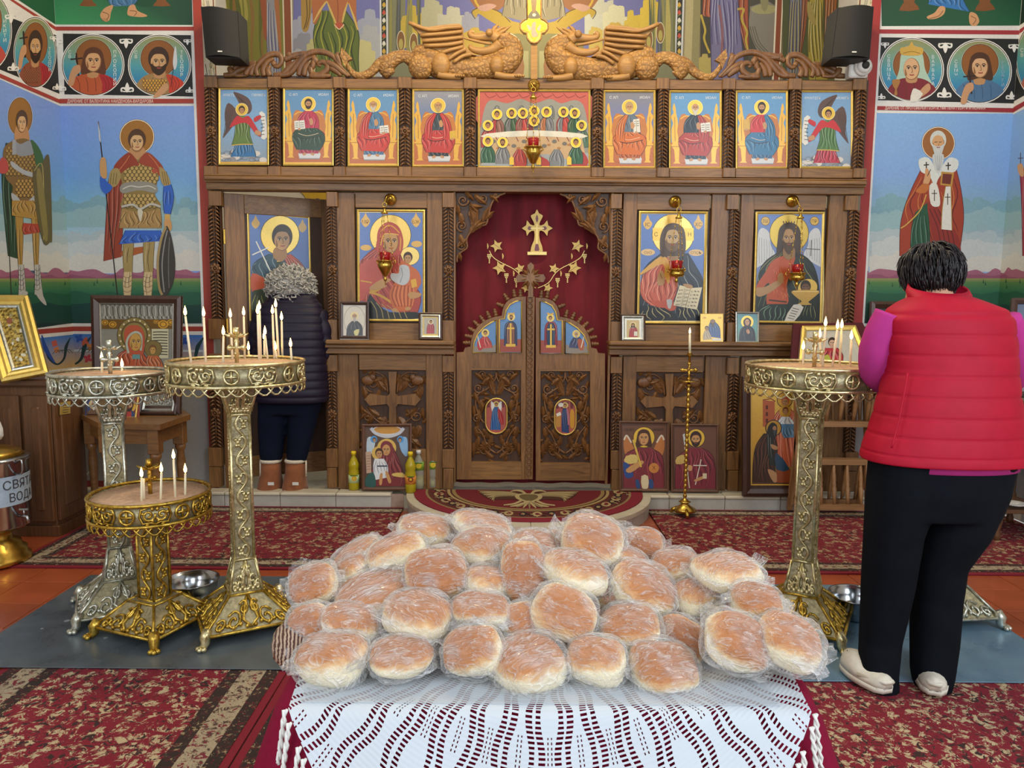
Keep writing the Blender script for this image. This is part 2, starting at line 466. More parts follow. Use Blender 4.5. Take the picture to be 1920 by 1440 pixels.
# stone step in front of the icon screen: riser and nosing tiles
STONE = M('step_tile', '#c6bda8', .45, 0, .07, 9, .02, Coat_Weight=.2)
RISER = M('riser_tile', '#b4b0a6', .45, 0, .08, 14, .02)
ST_H = .112
ys = UZ(1000, 955, 0).y; STEP_Y = ys
step = thing('altar_step', 'long pale stone step running below the carved icon screen', 'step', (0.2, STEP_Y, 0))
xs0, xs1 = XL+.36, XR-.4
pl_c = Vector((UY(990, 940, 5.0).x, 5.42, 0))
for a_, b_ in ((xs0, pl_c.x-.90), (pl_c.x+.90, xs1)): MB().box(((a_+b_)/2, (STEP_Y+5.29)/2+.01, ST_H/2-.005), (b_-a_-.02, 5.29-STEP_Y-.02, ST_H-.01)).build('core', GROUT, step)
nst = 15; w = (xs1-xs0)/nst
for i in range(nst):
    xc = xs0+w*(i+.5)
    if pl_c.x-.80 < xc < pl_c.x+.80: continue
    mb = MB().box((xc, STEP_Y+.005, (ST_H-.026)/2), (w-.004, .02, ST_H-.028), None, .002)
    mb.build('riser_tile', RISER, step)
    mb = MB().box((xc, (STEP_Y-.012+5.40)/2, ST_H-.012), (w-.004, 5.40-STEP_Y+.012, .026), None, .008)
    mb.build('nosing_tile', STONE, step)
# rounded ambo platform before the royal doors
pr = abs(UZ(1217, 958, 0).x-UZ(762, 958, 0).x)/2
pcx = (UZ(1217, 958, 0).x+UZ(762, 958, 0).x)/2
pf = UZ(985, 1020, 0).y; PCY = 5.35; pry = PCY-pf
amb = thing('ambo_platform', 'rounded stone platform under the eagle rug before the royal doors', 'platform', (pcx, PCY, 0))
def arcpt(a, k=1.0, z=0): return Vector((pcx-pr*k*cos(a), PCY-pry*k*sin(a), z))
NA = 14
cr_mb = MB(); pts = [arcpt(pi*i/40, .985, 0) for i in range(41)]; cr_mb.prism(pts, (0, 0, ST_H-.004)); cr_mb.build('core', GROUT, amb)
for i in range(NA):
    a0, a1 = pi*i/NA+.004, pi*(i+1)/NA-.004
    A = [a0+(a1-a0)*k/4 for k in range(5)]
    MB().prism([arcpt(a, 1.0) for a in A]+[arcpt(a, .97) for a in reversed(A)], (0, 0, ST_H-.03)).build('riser_tile', RISER, amb)
    MB().prism([arcpt(a, 1.012, ST_H-.028) for a in A]+[arcpt(a, .80, ST_H-.028) for a in reversed(A)], (0, 0, .028)).build('edge_tile', STONE, amb)
# ---- carpets
def carpetmat(name, base, motif, dark, sc=26, dens=.5):
    t = NT(name); v = t.coord('Object')
    n0 = t.noise(v, 9, 2); 
    mp = t.n('ShaderNodeVectorMath', operation='ADD'); t.l(v, mp.inputs[0])
    sc_ = t.n('ShaderNodeVectorMath', operation='SCALE'); t.l(n0.outputs['Color'], sc_.inputs[0]); sc_.inputs['Scale'].default_value = .07
    t.l(sc_.outputs[0], mp.inputs[1])
    vo = t.n('ShaderNodeTexVoronoi', feature='F1'); vo.inputs['Scale'].default_value = sc; t.l(mp.outputs[0], vo.inputs['Vector'])
    n1 = t.noise(mp.outputs[0], sc*1.6, 5, .7, 1.5); n2 = t.noise(mp.outputs[0], sc*.8, 3, .6, 2.0)
    a = t.ramp(t.math('ADD', n1.outputs[0], t.math('MULTIPLY', vo.outputs['Distance'], -.35)), [(dens-.03, (0, 0, 0)), (dens+.02, (1, 1, 1))])
    b = t.ramp(n2.outputs[0], [(.575, (0, 0, 0)), (.60, (1, 1, 1))])
    n3 = t.noise(v, sc*5, 2)
    bc = t.ramp(n3.outputs[0], [(.3, tuple(x*.7 for x in lin(base))), (.7, lin(base))])
    c1 = t.mix(a, bc, lin(motif)); c2 = t.mix(b, c1, lin(dark))
    t.l(c2, t.b.inputs['Base Color']); t.b.inputs['Roughness'].default_value = .95
    t.bump(n3.outputs[0], .4, .004); return t.m
C_FIELD = carpetmat('carpet_red_field', '#84162a', '#b9a784', '#33201e', 25, .39)
C_FIELD2 = carpetmat('carpet_runner_field', '#7c1224', '#a8926e', '#381416', 22, .40)
C_BORD = carpetmat('carpet_border', '#b0a084', '#4a342c', '#742430', 30, .40)
C_BORD2 = carpetmat('carpet_dark_border', '#33231f', '#a08c68', '#5c1a20', 40, .46)
C_EDGE = M('carpet_edge', '#7c1526', .95, 0, .15, 200, .2)
def carpet(name, label, x0, x1, y0, y1, bw, th=.012, z=0.0, edges='LRFB', field=None):
    t = thing(name, label, 'carpet', ((x0+x1)/2, (y0+y1)/2, z))
    e = .03; b1 = bw*.26
    MB().box(((x0+x1)/2, (y0+y1)/2, z+th/2-.001), (x1-x0, y1-y0, th-.002)).build('base', C_EDGE, t)
    def strip(nm, a0, a1, b0, b1_, m, dz):
        MB().box(((a0+a1)/2, (b0+b1_)/2, z+th/2+dz), (a1-a0, b1_-b0, th)).build(nm, m, t)
    X0, X1, Y0, Y1 = x0+(e if 'L' in edges else 0), x1-(e if 'R' in edges else 0), y0+(e if 'F' in edges else 0), y1-(e if 'B' in edges else 0)
    for k, (wd, m) in enumerate(((b1, C_BORD2), (bw*.48, C_BORD), (b1, C_BORD2))):
        if 'L' in edges: strip('border_strip', X0, X0+wd, Y0, Y1, m, .0005); X0 += wd
        if 'R' in edges: strip('border_strip', X1-wd, X1, Y0, Y1, m, .0005); X1 -= wd
        if 'F' in edges: strip('border_strip', X0, X1, Y0, Y0+wd, m, .0005); Y0 += wd
        if 'B' in edges: strip('border_strip', X0, X1, Y1-wd, Y1, m, .0005); Y1 -= wd
    strip('field', X0, X1, Y0, Y1, field or C_FIELD, .0008)
    return t
yr0 = UZ(300, 1068, 0).y
xa, xb = UZ(757, 954, 0).x, UZ(1216, 962, 0).x
carpet('carpet_runner', 'red patterned runner carpet along the altar step below the brown boots', -2.85, xa, yr0, STEP_Y-.012, .13, .010, 0.003, 'LFB', C_FIELD2)
carpet('carpet_runner', 'red patterned runner carpet along the altar step under the brass candlestick', xb, XR-.06, yr0, STEP_Y-.012, .13, .010, 0.003, 'FB', C_FIELD2)
YC = UZ(300, 1262, 0).y
carpet('carpet', 'red floral carpet before the metal plate below the candle stands', -2.06, -.905, .9, YC+.35, .20, .010, 0.003, 'LR')
carpet('carpet', 'red floral carpet lying under the bread table', -.898, .82, .6, YC+.35, .20, .010, 0.003, 'LR')
carpet('carpet', 'red floral carpet under the heels of the woman in the red vest', .86, 2.36, .9, YC+.35, .20, .010, 0.003, 'LR')
# ---- steel sheets under the candle stands
def steelmat(nm, c0, c1):
    t = NT(nm); v = t.coord('Object'); n1 = t.noise(v, 7, 5); n2 = t.noise(v, 160, 3)
    vo = t.n('ShaderNodeTexVoronoi'); vo.inputs['Scale'].default_value = 9; t.l(v, vo.inputs['Vector'])
    n3 = t.noise(v, 3, 2)
    spot = t.math('MULTIPLY', t.math('LESS_THAN', vo.outputs['Distance'], .12), t.math('GREATER_THAN', n3.outputs[0], .50))
    c = t.mix(spot, t.ramp(n1.outputs[0], [(.3, lin(c0)), (.75, lin(c1))]), lin('#b4bec4'))
    t.l(c, t.b.inputs['Base Color']); t.b.inputs['Metallic'].default_value = .35
    t.l(t.ramp(n1.outputs[0], [(.2, (.22,)*3), (.8, (.38,)*3)]), t.b.inputs['Roughness']); t.bump(n2.outputs[0], .03, .002); return t.m
STEELS = steelmat('dull_steel_sheet', '#5a636a', '#717c84'); STEEL_REFL = steelmat('blue_reflection_steel_sheet', '#6688a0', '#7ea0b6')  # second sheet: blue window reflection put into the base colour of the same steel
yb = UZ(320, 1086, 0).y
tag(MB().box((-1.44, (YC+yb)/2, .0195), (1.68, yb-YC, .004), None, .001).build('steel_sheet', STEELS), 'flat grey steel sheet under the three candle stands', 'metal sheet')
tag(MB().box((1.48, (YC+yb)/2-.06, .0195), (1.66, yb-YC, .004), None, .001).build('steel_sheet', STEEL_REFL), 'flat blue-grey steel sheet in front of the woman in the red vest', 'metal sheet')
FZ = .0215
# ================================================================= frescoes
def vline(px, py, Y):
    X = UY(px, py, Y).x
    def f(y):
        z1 = UY(px, y, Y).z
        for _ in range(2):
            q = proj((X, Y, z1)); z1 += UY(q[0], y, Y).z-UY(q[0], q[1], Y).z
        return proj((X, Y, z1))[0]
    return f
def vstrip(P, px, py, w, y0, y1, col, Y=YW):
    a, b = vline(px, py, Y), vline(px+w, py, Y)
    return P.raw([(a(y0), y0), (b(y0), y0), (b(y1), y1), (a(y1), y1)], col)
def cloud(P, x0, x1, y, h, col, seed=1, base=None, n=7):
    r = random.Random(seed); base = base or h
    if x1-x0 < 12: return P
    bw = (x1-x0)/n; C = []
    for i in range(n):
        top = y-h*(.35+.65*r.random())*(.45+.55*sin(pi*(i+.5)/n))
        for k in range(3): C.append((x0+bw*(i+.5)+(k-1)*bw*.36, top+bw*.12*abs(k-1)-2*r.random(), bw*.36))
    m = n*10; T = []
    for q in range(m+1):
        x = x0+(x1-x0)*q/m; T.append((x, min([y-h*.1]+[c[1]-sqrt(c[2]**2-(x-c[0])**2) for c in C if abs(x-c[0]) < c[2]])))
    P.raw(T+[(t[0], y+base) for t in T], col, [(q, q+1, m+2+q, m+1+q) for q in range(m)])
    return P
def ridge(P, x0, x1, y, h, yb, col, seed=1, n=14):
    r = random.Random(seed)
    pts = [(x0+(x1-x0)*i/n, y-h*r.random()) for i in range(n+1)]
    pts = [tuple(p) for p in cr(pts, 3)]
    return P.raw(pts+[(x1, yb), (x0, yb)], col)
def scales(P, x0, y0, x1, y1, r, col, line, clip=None):
    j = 0; y = y0
    while y < y1:
        for q in (0, 1):
            x = x0+(r if j % 2 else 0); P.hold = True
            while x < x1:
                if clip is None or clip(x, y):
                    if q == 0: P.ell(x, y, r*.95, r*1.1, line, n=10)
                    else: P.ell(x, y-r*.15, r*.72, r*.85, col, n=10)
                x += 2*r
            P.hold = False; P.lay += 1
        y += r*1.5; j += 1
def fleur(P, x, y, s, col, up=1):
    P.poly([(x, y-up*s), (x+s*.28, y-up*s*.3), (x, y+up*s*.25), (x-s*.28, y-up*s*.3)], col)
    for g in (-1, 1):
        P.line([(x, y+up*s*.1), (x+g*s*.35, y-up*s*.28), (x+g*s*.7, y-up*s*.25), (x+g*s*.72, y+up*s*.08), (x+g*s*.5, y+up*s*.05)], [s*.22, s*.24, s*.2, s*.2, s*.12], col)
    P.rect(x-s*.5, y+min(up*s*.05, up*s*.2), x+s*.5, y+max(up*s*.05, up*s*.2), col)
def land(P, x0, x1, y0, seed, sky=('#7b9adb', '#6f9fd6', '#7fb3cc', '#b9c6cf'), edge=None):
    """sky, clouds, rose mountains and dark green meadow from y0 down to 606"""
    P.grad(x0, y0, x1, 606, [(y0, sky[0]), (330, sky[1]), (400, sky[2]), (470, sky[3]), (500, '#c3c4bd')])
    for k, (yy, hh, c) in enumerate(((395, 34, '#7ba3b2'), (412, 26, '#8fb0b8'), (455, 30, '#a9b9bf'), (470, 26, '#bcc4c6'), (492, 24, '#c9c8c2'))):
        r = random.Random(seed*7+k); w = (x1-x0)
        for q in range(3):
            a = x0+w*(q/3-.1+.15*r.random()); b = a+w*(.35+.25*r.random())
            cloud(P, max(a, x0), min(b, x1), yy+8*r.random(), hh, c, seed*31+k*5+q, 14, 6)
    ridge(P, x0, x1, 514, 14, 545, '#9c5f76', seed, 16); ridge(P, x0, x1, 521, 8, 545, '#8a4f68', seed+3, 14)
    P.grad(x0, 522, x1, 606, [(522, '#8f8f55'), (530, '#4f7a46'), (545, '#2f6b4a'), (560, '#235540'), (580, '#1c4a3c'), (606, '#132e2c')])
    ridge(P, x0, x1, 552, 7, 606, '#20573f', seed+5, 9); ridge(P, x0, x1, 574, 8, 606, '#16403a', seed+8, 7)
    r = random.Random(seed)
    for k in range(9):
        x = x0+(x1-x0)*r.random(); y = 528+14*r.random(); P.poly([(x, y-9), (x+1.6, y), (x-1.6, y)], '#1c4a34', 0)
def medallion(P, cx, cy, rx, ry, spec):
    P.ell(cx, cy, rx, ry, '#e9e6df', n=40); P.ring(cx, cy, rx*.96, ry*.96, 1.4, '#15171a', 40)
    n = 36; stops = ['#8f8a50', '#7a9a7a', '#4f9aa6', '#2f7fae', '#2a6aa8']
    pts = [(cx+rx*.93*cos(2*pi*k/n), cy+ry*.93*sin(2*pi*k/n)) for k in range(n)]
    cols = []
    for p in pts:
        t = (p[1]-(cy-ry))/(2*ry)*4; i = min(int(t), 3); a, b = P.col(stops[i]), P.col(stops[i+1])
        cols.append(tuple(a[q]+(b[q]-a[q])*(t-i) for q in range(4)))
    P.raw([(cx, cy)]+pts, [P.col(stops[2])]+cols, [(0, k+1, (k+1) % n+1) for k in range(n)])
    q = rx/ry
    def X(x): return cx+x*rx
    def Y(y): return cy+y*ry
    hx, hy = spec.get('h', (0.02, -.12))
    P.ell(X(hx), Y(hy-.12), rx*.58, ry*.6, '#e9dfc8'); P.ell(X(hx), Y(hy-.12), rx*.56, ry*.58, '#8a5424')
    P.ring(X(hx), Y(hy-.12), rx*.565, ry*.585, 1.0, '#2c1a10')
    sh = [(-.72, .62), (-.5, .36), (-.2, .26), (.2, .26), (.5, .36), (.74, .6), (.55, .78), (.2, .93), (-.2, .93), (-.55, .78)]
    if spec.get('veil'): P.poly([(X(a), Y(b)) for a, b in [(-.3, -.5), (0, -.62), (.32, -.5), (.42, 0), (.62, .4), (.72, .62), (.3, .92), (-.3, .92), (-.7, .62), (-.5, .35), (-.38, 0)]], spec['veil'])
    P.poly([(X(a), Y(b)) for a, b in sh], spec['body'])
    P.poly([(X(-.14), Y(.05)), (X(.14), Y(.05)), (X(.17), Y(.35)), (X(0), Y(.42)), (X(-.17), Y(.35))], '#b98a5c')
    for k in range(4): P.line([(X(-.5+.28*k), Y(.4)), (X(-.42+.26*k), Y(.6)), (X(-.4+.25*k), Y(.85))], 1.0, spec.get('fold', '#5a2a1a'))
    if spec.get('cape'):
        P.poly([(X(.22), Y(.3)), (X(.55), Y(.38)), (X(.76), Y(.6)), (X(.45), Y(.84)), (X(.3), Y(.88)), (X(.3), Y(.6))], spec['cape'])
        for k in range(3): P.line([(X(.32+.1*k), Y(.38)), (X(.42+.1*k), Y(.6)), (X(.4+.06*k), Y(.8))], .9, '#5a1418')
    if spec.get('mail'): scales(P, X(-.5), Y(.5), X(.2), Y(.85), rx*.05, spec['mail'], '#3a2a18', lambda x, y: ((x-cx)/rx)**2+((y-cy)/ry)**2 < .8)
    P.face(X(hx), Y(hy), rx*.5, hr=1.38/q, skin=spec.get('skin', '#c79c6c'), hair=spec.get('hair', '#4a2c18'), beard=spec.get('beard'), hairstyle=spec.get('style', 'short'), turn=spec.get('turn', .2))
    if spec.get('crown'): P.poly([(X(-.28), Y(-.45)), (X(-.34), Y(-.66)), (X(-.1), Y(-.72)), (X(0), Y(-.86)), (X(.1), Y(-.72)), (X(.34), Y(-.66)), (X(.28), Y(-.45))], '#c9a24a'); P.line([(X(-.26), Y(-.5)), (X(0), Y(-.56)), (X(.26), Y(-.5))], 1.2, '#8a6420')
    if spec.get('cross'):
        a, b = spec['cross']; P.line([(X(a), Y(b-.28)), (X(a+.08), Y(b+.45))], 3.0, '#2a1a14', 0); P.line([(X(a-.18), Y(b-.08)), (X(a+.2), Y(b-.12))], 2.6, '#2a1a14', 0)
        P.poly([(X(a-.12), Y(b+.2)), (X(a+.1), Y(b+.1)), (X(a+.14), Y(b+.3)), (X(a), Y(b+.45)), (X(a-.1), Y(b+.75)), (X(a-.26), Y(b+.7))], '#c2926a')
    if spec.get('hand'):
        a, b = spec['hand']; P.poly([(X(a), Y(b)), (X(a+.18), Y(b-.12)), (X(a+.22), Y(b+.08)), (X(a-.05), Y(b+.3)), (X(a-.25), Y(b+.32))], '#c2926a')
    if spec.get('spear'): P.line([(X(.36), Y(.7)), (X(.5), Y(-.45))], 1.2, '#3a2418', 0); P.poly([(X(.42), Y(-.1)), (X(.5), Y(-.62)), (X(.56), Y(-.1)), (X(.48), Y(.15))], '#c8ccd0')
    for (tx, x, y, h, col) in spec.get('text', []):
        for k, ch in enumerate(tx): P.text(ch, X(x), Y(y)+k*h*1.12, h*.86, col, center=True)
# ---------------------------------------------------------------- left front wall
P = Paint(PY(YW)); cl = vline(112, 189, YW); ct = lambda y: cl(y)+.3
RED = '#a03a30'; WHT = '#dcdad6'
def wq(P, xa, y0, y1, col, xb): P.raw([(ct(y0), y0), (xb, y0), (xb, y1), (ct(y1), y1)], col)
tl = vline(371, 300, YW)
P.raw([(ct(-60), -60), (tl(-60), -60), (tl(720), 720), (ct(720), 720)], WHT)
P.raw([(ct(-60), -60), (358, -60), (361, 47), (ct(46), 46)], [P.col(c) for c in ('#2c6a44', '#153c2c', '#16402e', '#3f9a60')])
P.poly([(190, -20), (300, -20), (292, 10), (262, 12), (245, 4), (215, 10)], '#16482f', 3)
for x in (152, 290): P.poly([(x, -12), (x+24, -12), (x+21, 2), (x+30, 11), (x-3, 11), (x+4, 2)], '#7a4a22', 2)
P.robe([(196, -20), (205, 6), (215, 12)], [(265, -20), (258, 0), (250, 10)], '#3f6f9a', 4)
P.poly([(200, 13), (212, 10), (208, 24), (205, 38), (196, 40), (188, 30), (192, 20)], '#c89468'); P.poly([(242, 12), (252, 9), (258, 20), (276, 29), (268, 32), (250, 31), (239, 27)], '#c89468')
P.line([(192, 22), (204, 28), (200, 38)], 1.0, '#4a2a18'); P.line([(243, 20), (256, 22), (252, 30)], 1.0, '#4a2a18')
for k in range(4): P.line([(190+3*k, 34), (193+3*k, 40)], .6, '#6a4028', 0)
wq(P, 0, 50, 57.5, RED, 373)
# medallion band
P.raw([(118, 63), (358, 66), (362, 181), (121, 177)], '#171a1c')
for (mx, my, sp) in ((174, 122, dict(body='#b5552f', fold='#6a2a18', cape='#a8242a', hair='#5a3320', style='long', cross=(-.52, -.1), turn=.1, skin='#d0a070',
        text=[('ПРОКОПИЙ', .70, -.36, 7.6, '#e6e9e2'), ('СВ', -.72, -.36, 7.2, '#e6e9e2')])),
        (299.5, 122.5, dict(body='#9a7a4a', mail='#c9963f', cape='#c03a24', hair='#3a2416', beard=('#33200f', .62), spear=1, hand=(0.05, .7), h=(-.03, -.1),
        text=[('ТЕОДОР', .70, -.36, 7.6, '#e6e9e2'), ('СВ', -.74, -.36, 7.2, '#e6e9e2')]))):
    medallion(P, mx, my, 59.5, 58.5, sp)
for (x, y, s, u) in ((237, 76, 15, -1), (239, 170, 15, 1), (108, 76, 13, -1), (114, 168, 13, 1), (352, 76, 9, -1), (356, 172, 9, 1)): fleur(P, x, y, s, '#e4e2dc', u)
wq(P, 0, 185.5, 194, RED, 376)
P.text('ДАРЕНИЕ ОТ ВАЛЕНТИНА НАЙДЕНОВА-ВАРДАРОВА', 127, 193, 6.2, '#e9dcd0', 161)
# main panel
xb_ = vline(366, 250, YW)
P.raw([(ct(199), 199), (xb_(199), 199), (xb_(606), 606), (ct(606), 606)], '#7b9adb')
land(P, ct(199), 384, 199.5, 3)
vstrip(P, 366, 250, 6.5, 60, 606, WHT)
# soldier saint
P.robe([(230, 300), (206, 330), (200, 400), (195, 490)], [(262, 300), (240, 360), (232, 420), (228, 482)], '#8f3a24', 4, w=1.3)
P.poly([(230, 470), (272, 462), (268, 474), (232, 482)], '#a85a2a', 2)
P.line([(185, 228), (193, 300), (206, 420), (221, 553)], 2.2, '#2a1c16', 0); P.poly([(184.5, 226), (188.5, 250), (190, 268), (186.5, 262)], '#c6c8c8', 0)
P.halo(257.5, 257, 31.5, '#9a6a2a', '#efe6d2', 1.6)
P.poly([(248, 275), (268, 275), (276, 296), (258, 302), (240, 296)], '#b98a5c')
for (lx, rx_) in ((232, 252), (270, 291)):
    P.robe([(lx, 452), (lx-1, 480), (lx+1, 512)], [(rx_, 452), (rx_-2, 480), (rx_-3, 512)], '#a08a55', 1, w=1.2)
    P.robe([(lx+1, 510), (lx-1, 530), (lx+1, 554)], [(rx_-4, 510), (rx_-4, 530), (rx_-6, 554)], '#cbb184', 2, w=1.2)
    for q in range(4): P.line([(lx, 518+9*q), (lx+8, 521+9*q), (rx_-5, 517+9*q)], 1.0, '#7a5f38')
P.robe([(236, 432), (228, 450), (224, 458)], [(302, 432), (306, 446), (302, 452)], '#2f5fbe', 5, w=1.4)
P.robe([(229, 388), (227, 410), (224, 428)], [(301, 388), (304, 410), (304, 428)], '#a3824f', 9, w=1.2, dark='#4f3a1e', light='#d2b47c')
P.poly([(231, 300), (248, 292), (258, 300), (270, 292), (290, 301), (300, 322), (295, 345), (292, 366), (302, 388), (266, 398), (228, 388), (234, 366), (230, 345), (226, 322)], '#8a7440')
cl2 = lambda x, y: 233 < x < 297 and 302 < y < 392
scales(P, 232, 304, 298, 346, 4.2, '#b89c5c', '#4f4020', cl2); scales(P, 236, 368, 294, 392, 4.2, '#b89c5c', '#4f4020', cl2)
P.poly([(229, 346), (262, 340), (292, 346), (294, 362), (262, 357), (230, 363)], '#8c8a80', 3)
P.line([(231, 355), (245, 349), (262, 351), (280, 349), (293, 355)], 1.5, '#d2d0c4'); P.line([(229, 388), (250, 384), (264, 392), (284, 383), (302, 388)], 4, '#b5b3aa'); P.line([(229, 391), (250, 387), (264, 396), (284, 386), (302, 391)], 1, '#3e3a30')
P.poly([(259, 396), (264, 392), (269, 398), (264, 416)], '#c9c4b0', 3)
P.poly([(215, 312), (240, 287), (254, 296), (262, 310), (248, 312), (232, 322), (222, 330)], '#8f3a24', 4); P.poly([(262, 306), (276, 286), (296, 300), (308, 318), (300, 330), (290, 316)], '#96402a', 4)
P.line([(244, 292), (236, 305), (224, 320)], 1.2, '#c97a50'); P.line([(280, 290), (292, 304), (302, 320)], 1.2, '#c97a50'); P.ell(291, 321, 5.5, 4.5, '#a84a32')
P.poly([(208, 322), (222, 316), (228, 332), (218, 350), (206, 347)], '#a08a55', 4); P.poly([(300, 314), (312, 322), (321, 344), (312, 350), (303, 340)], '#a08a55', 4)
for k in range(3): P.line([(210+5*k, 325), (208+5*k, 346)], .9, '#4f4020', 0); P.line([(305+4*k, 322), (309+4*k, 347)], .9, '#4f4020', 0)
P.poly([(190, 330), (203, 342), (212, 352), (200, 364), (190, 352)], '#2f5fbe', 4); P.poly([(189, 300), (198, 296), (201, 312), (201, 334), (190, 330)], '#c2955f', 3)
P.robe([(308, 350), (307, 375), (309, 400)], [(322, 346), (327, 370), (321, 402)], '#2f5fbe', 2, w=1.3)
P.rect(310, 402, 320, 413, '#c9a05a'); P.poly([(310, 413), (321, 413), (323, 430), (314, 436), (309, 425)], '#c2955f', 3)
P.poly([(312, 425), (303, 448), (296, 490), (297, 535), (304, 554), (314, 553), (326, 530), (330, 495), (325, 455), (318, 430)], '#3a3632', 4)
P.line([(312, 426), (303, 450), (297, 490), (299, 535), (305, 553)], 4.5, '#a08a5c'); P.line([(315, 432), (309, 460), (305, 500), (309, 548)], 2.2, '#8c8c8c'); P.line([(319, 445), (317, 490), (318, 540)], 1.6, '#6c6a66')
P.face(258, 267, 25, '#cfa878', '#4f3320', None, 'short', .25)
# floral band and dado
P.raw([(ct(606), 606), (384, 608), (384, 722), (ct(720), 720)], WHT)
wq(P, 0, 612, 621, RED, 384)
P.raw([(ct(627), 626), (381, 628), (382, 690), (ct(688), 688)], [P.col(c) for c in ('#2f6fc0', '#2f6fc0', '#c9a86a', '#c9a86a')])
P.raw([(ct(640), 655), (381, 656), (382, 660), (ct(640), 659)], '#b9c2c8')
for (x, s) in ((140, 1), (352, 1)):
    P.line([(x+32, 631), (x+20, 650), (x+14, 672), (x, 682), (x-18, 668), (x-30, 640)], [1, 8, 5, 3, 7, 2], '#173a3c' if x > 300 else '#17363a')
for (x, y, c) in ((160, 640, '#c05a3a'), (172, 650, '#c87a3a'), (166, 672, '#b83a4a'), (345, 640, '#24489a'), (150, 634, '#2a52a8')):
    for k in range(4): a = k*1.57+.5; P.ell(x+4.5*cos(a), y+4.5*sin(a), 4, 3, c, a)
for k in range(5): P.line([(148+6*k, 660), (156+6*k, 652+3*(k % 2)), (166+6*k, 656)], 1.1, '#24483c')
P.raw([(ct(690), 691), (384, 693), (384, 698), (ct(698), 697)], RED)
P.raw([(ct(697), 697), (390, 699), (398, 905), (ct(905), 900)], [P.col(c) for c in ('#8d8a8a', '#97948f', '#97948f', '#8d8a8a')])
P.raw([(ct(900), 900), (398, 904), (399, 916), (ct(914), 912)], '#7a2426')
P.line([(157, 879), (158, 889), (162, 884), (165, 889), (168, 884), (171, 889), (176, 885), (180, 889), (184, 887)], 1.2, '#d8d8d8')
t2 = vline(374.5, 300, YW)
P.raw([(t2(-60), -60), (XP := 384.5, -60), (400, 915), (t2(915), 915)], RED) if False else vstrip(P, 373.5, 300, 16, -60, 915, '#a23b2c')
P.build('fresco', FRESCO, wfl)
# ---------------------------------------------------------------- left side wall
PXL = Plane((XL, 0, 0), (1, 0, 0)); P = Paint(PXL)
def sx(px, y): return min(px, cl(y)-.3)
P.raw([(-120, -150), (cl(-60), -60), (cl(620), 620), (-120, 640)], WHT)
P.raw([(-100, -160), (cl(-60), -60), (cl(46), 46), (22, -8), (-100, -92)], '#1c5a3a')
P.raw([(-60, -60), (26, 0), (cl(50), 50), (cl(57), 57), (18, 0), (-60, -53)], RED)
P.raw([(-60, 2), (cl(66), 66), (cl(176), 176), (-60, 106)], '#171a1c')
medallion(P, 65.5, 98, 40, 68, dict(body='#8a4a30', mail='#9a5a38', cape='#a8242a', hair='#3a2416', beard=('#2c1a10', .62), cross=(-.55, -.3), text=[('ТЕОДОР', .68, -.05, 7, '#d6dcd2')], turn=-.2))
medallion(P, -24, 58, 46, 76, dict(body='#b8483c', hair='#3a2416', beard=('#2c1a10', .6), text=[('ИКИТИ', .70, -.2, 8, '#d6dcd2')]))
for (x, y, s, u) in ((20, 30, 14, -1), (24, 130, 13, 1), (100, 70, 9, -1), (106, 166, 10, 1)): fleur(P, x, y, s, '#e4e2dc', u)
P.raw([(-60, 112), (cl(187), 187), (cl(194), 194), (-60, 120)], RED)
P.raw([(-100, 105), (cl(199), 199), (cl(606), 605), (-100, 640)], [P.col(c) for c in ('#7b9adb', '#7b9adb', '#132e2c', '#132e2c')])
land(P, -60, cl(606), 199.5, 11)
P.raw([(-100, 105), (cl(199), 199), (cl(199), 200.5), (-60, 200.5)], '#7b9adb')
# young soldier with shield
P.robe([(10, 268), (2, 330), (8, 420), (14, 480)], [(60, 272), (40, 340), (34, 420), (34, 486)], '#24442c', 3, w=1.4)
P.line([(10, 300), (16, 470), (20, 555)], 1.6, '#2a2018', 0)
P.ell(36.5, 219, 23.5, 37, '#efe6d2'); P.ell(36.5, 219, 22, 35.5, '#96692a'); P.ring(36.5, 219, 22.5, 36, 1, '#3a2416')
P.poly([(30, 235), (48, 235), (54, 268), (40, 276), (26, 266)], '#b98a5c')
for (a, b) in ((27, 42), (57, 72)):
    P.robe([(a, 400), (a+3, 450), (a+6, 500)], [(b, 400), (b, 450), (b-2, 500)], '#a8843c', 1, w=1.2)
    P.robe([(a+6, 496), (a+7, 530), (a+6, 552)], [(b+1, 496), (b+4, 530), (b+8 if a > 40 else b+5, 556)], '#b4b2ac', 2, w=1.1)
    for q in range(5): P.line([(a+6, 505+9*q), (a+12, 508+9*q), (b+2, 503+9*q)], 1.0, '#5c5a56')
P.poly([(70, 545), (80, 556), (86, 572), (78, 568), (66, 552)], '#b4b2ac', 3); P.poly([(34, 548), (48, 546), (50, 552), (36, 556)], '#b4b2ac', 3)
P.robe([(42, 418), (40, 430), (44, 440)], [(70, 420), (74, 430), (72, 436)], '#a8402c', 3)
P.poly([(5, 280), (28, 262), (52, 262), (68, 285), (70, 330), (66, 350), (72, 372), (22, 376), (22, 350), (8, 330)], '#7a6034')
scales(P, 8, 278, 70, 330, 3.6, '#a08244', '#44341a', lambda x, y: 10 < x < 66 and 270 < y < 330)
scales(P, 26, 340, 70, 372, 3.6, '#b08c48', '#44341a', lambda x, y: 28 < x < 68)
P.poly([(22, 262), (36, 270), (54, 264), (62, 286), (48, 292), (30, 290)], '#8c929c', 4); P.rect(21, 262, 28, 290, '#9aa0a8')
P.poly([(20, 302), (42, 318), (60, 324), (60, 332), (40, 326), (20, 312)], '#a7adb4', 3)
P.poly([(19, 362), (30, 368), (42, 382), (56, 372), (68, 362), (66, 380), (44, 392), (24, 380)], '#a7adb4', 3)
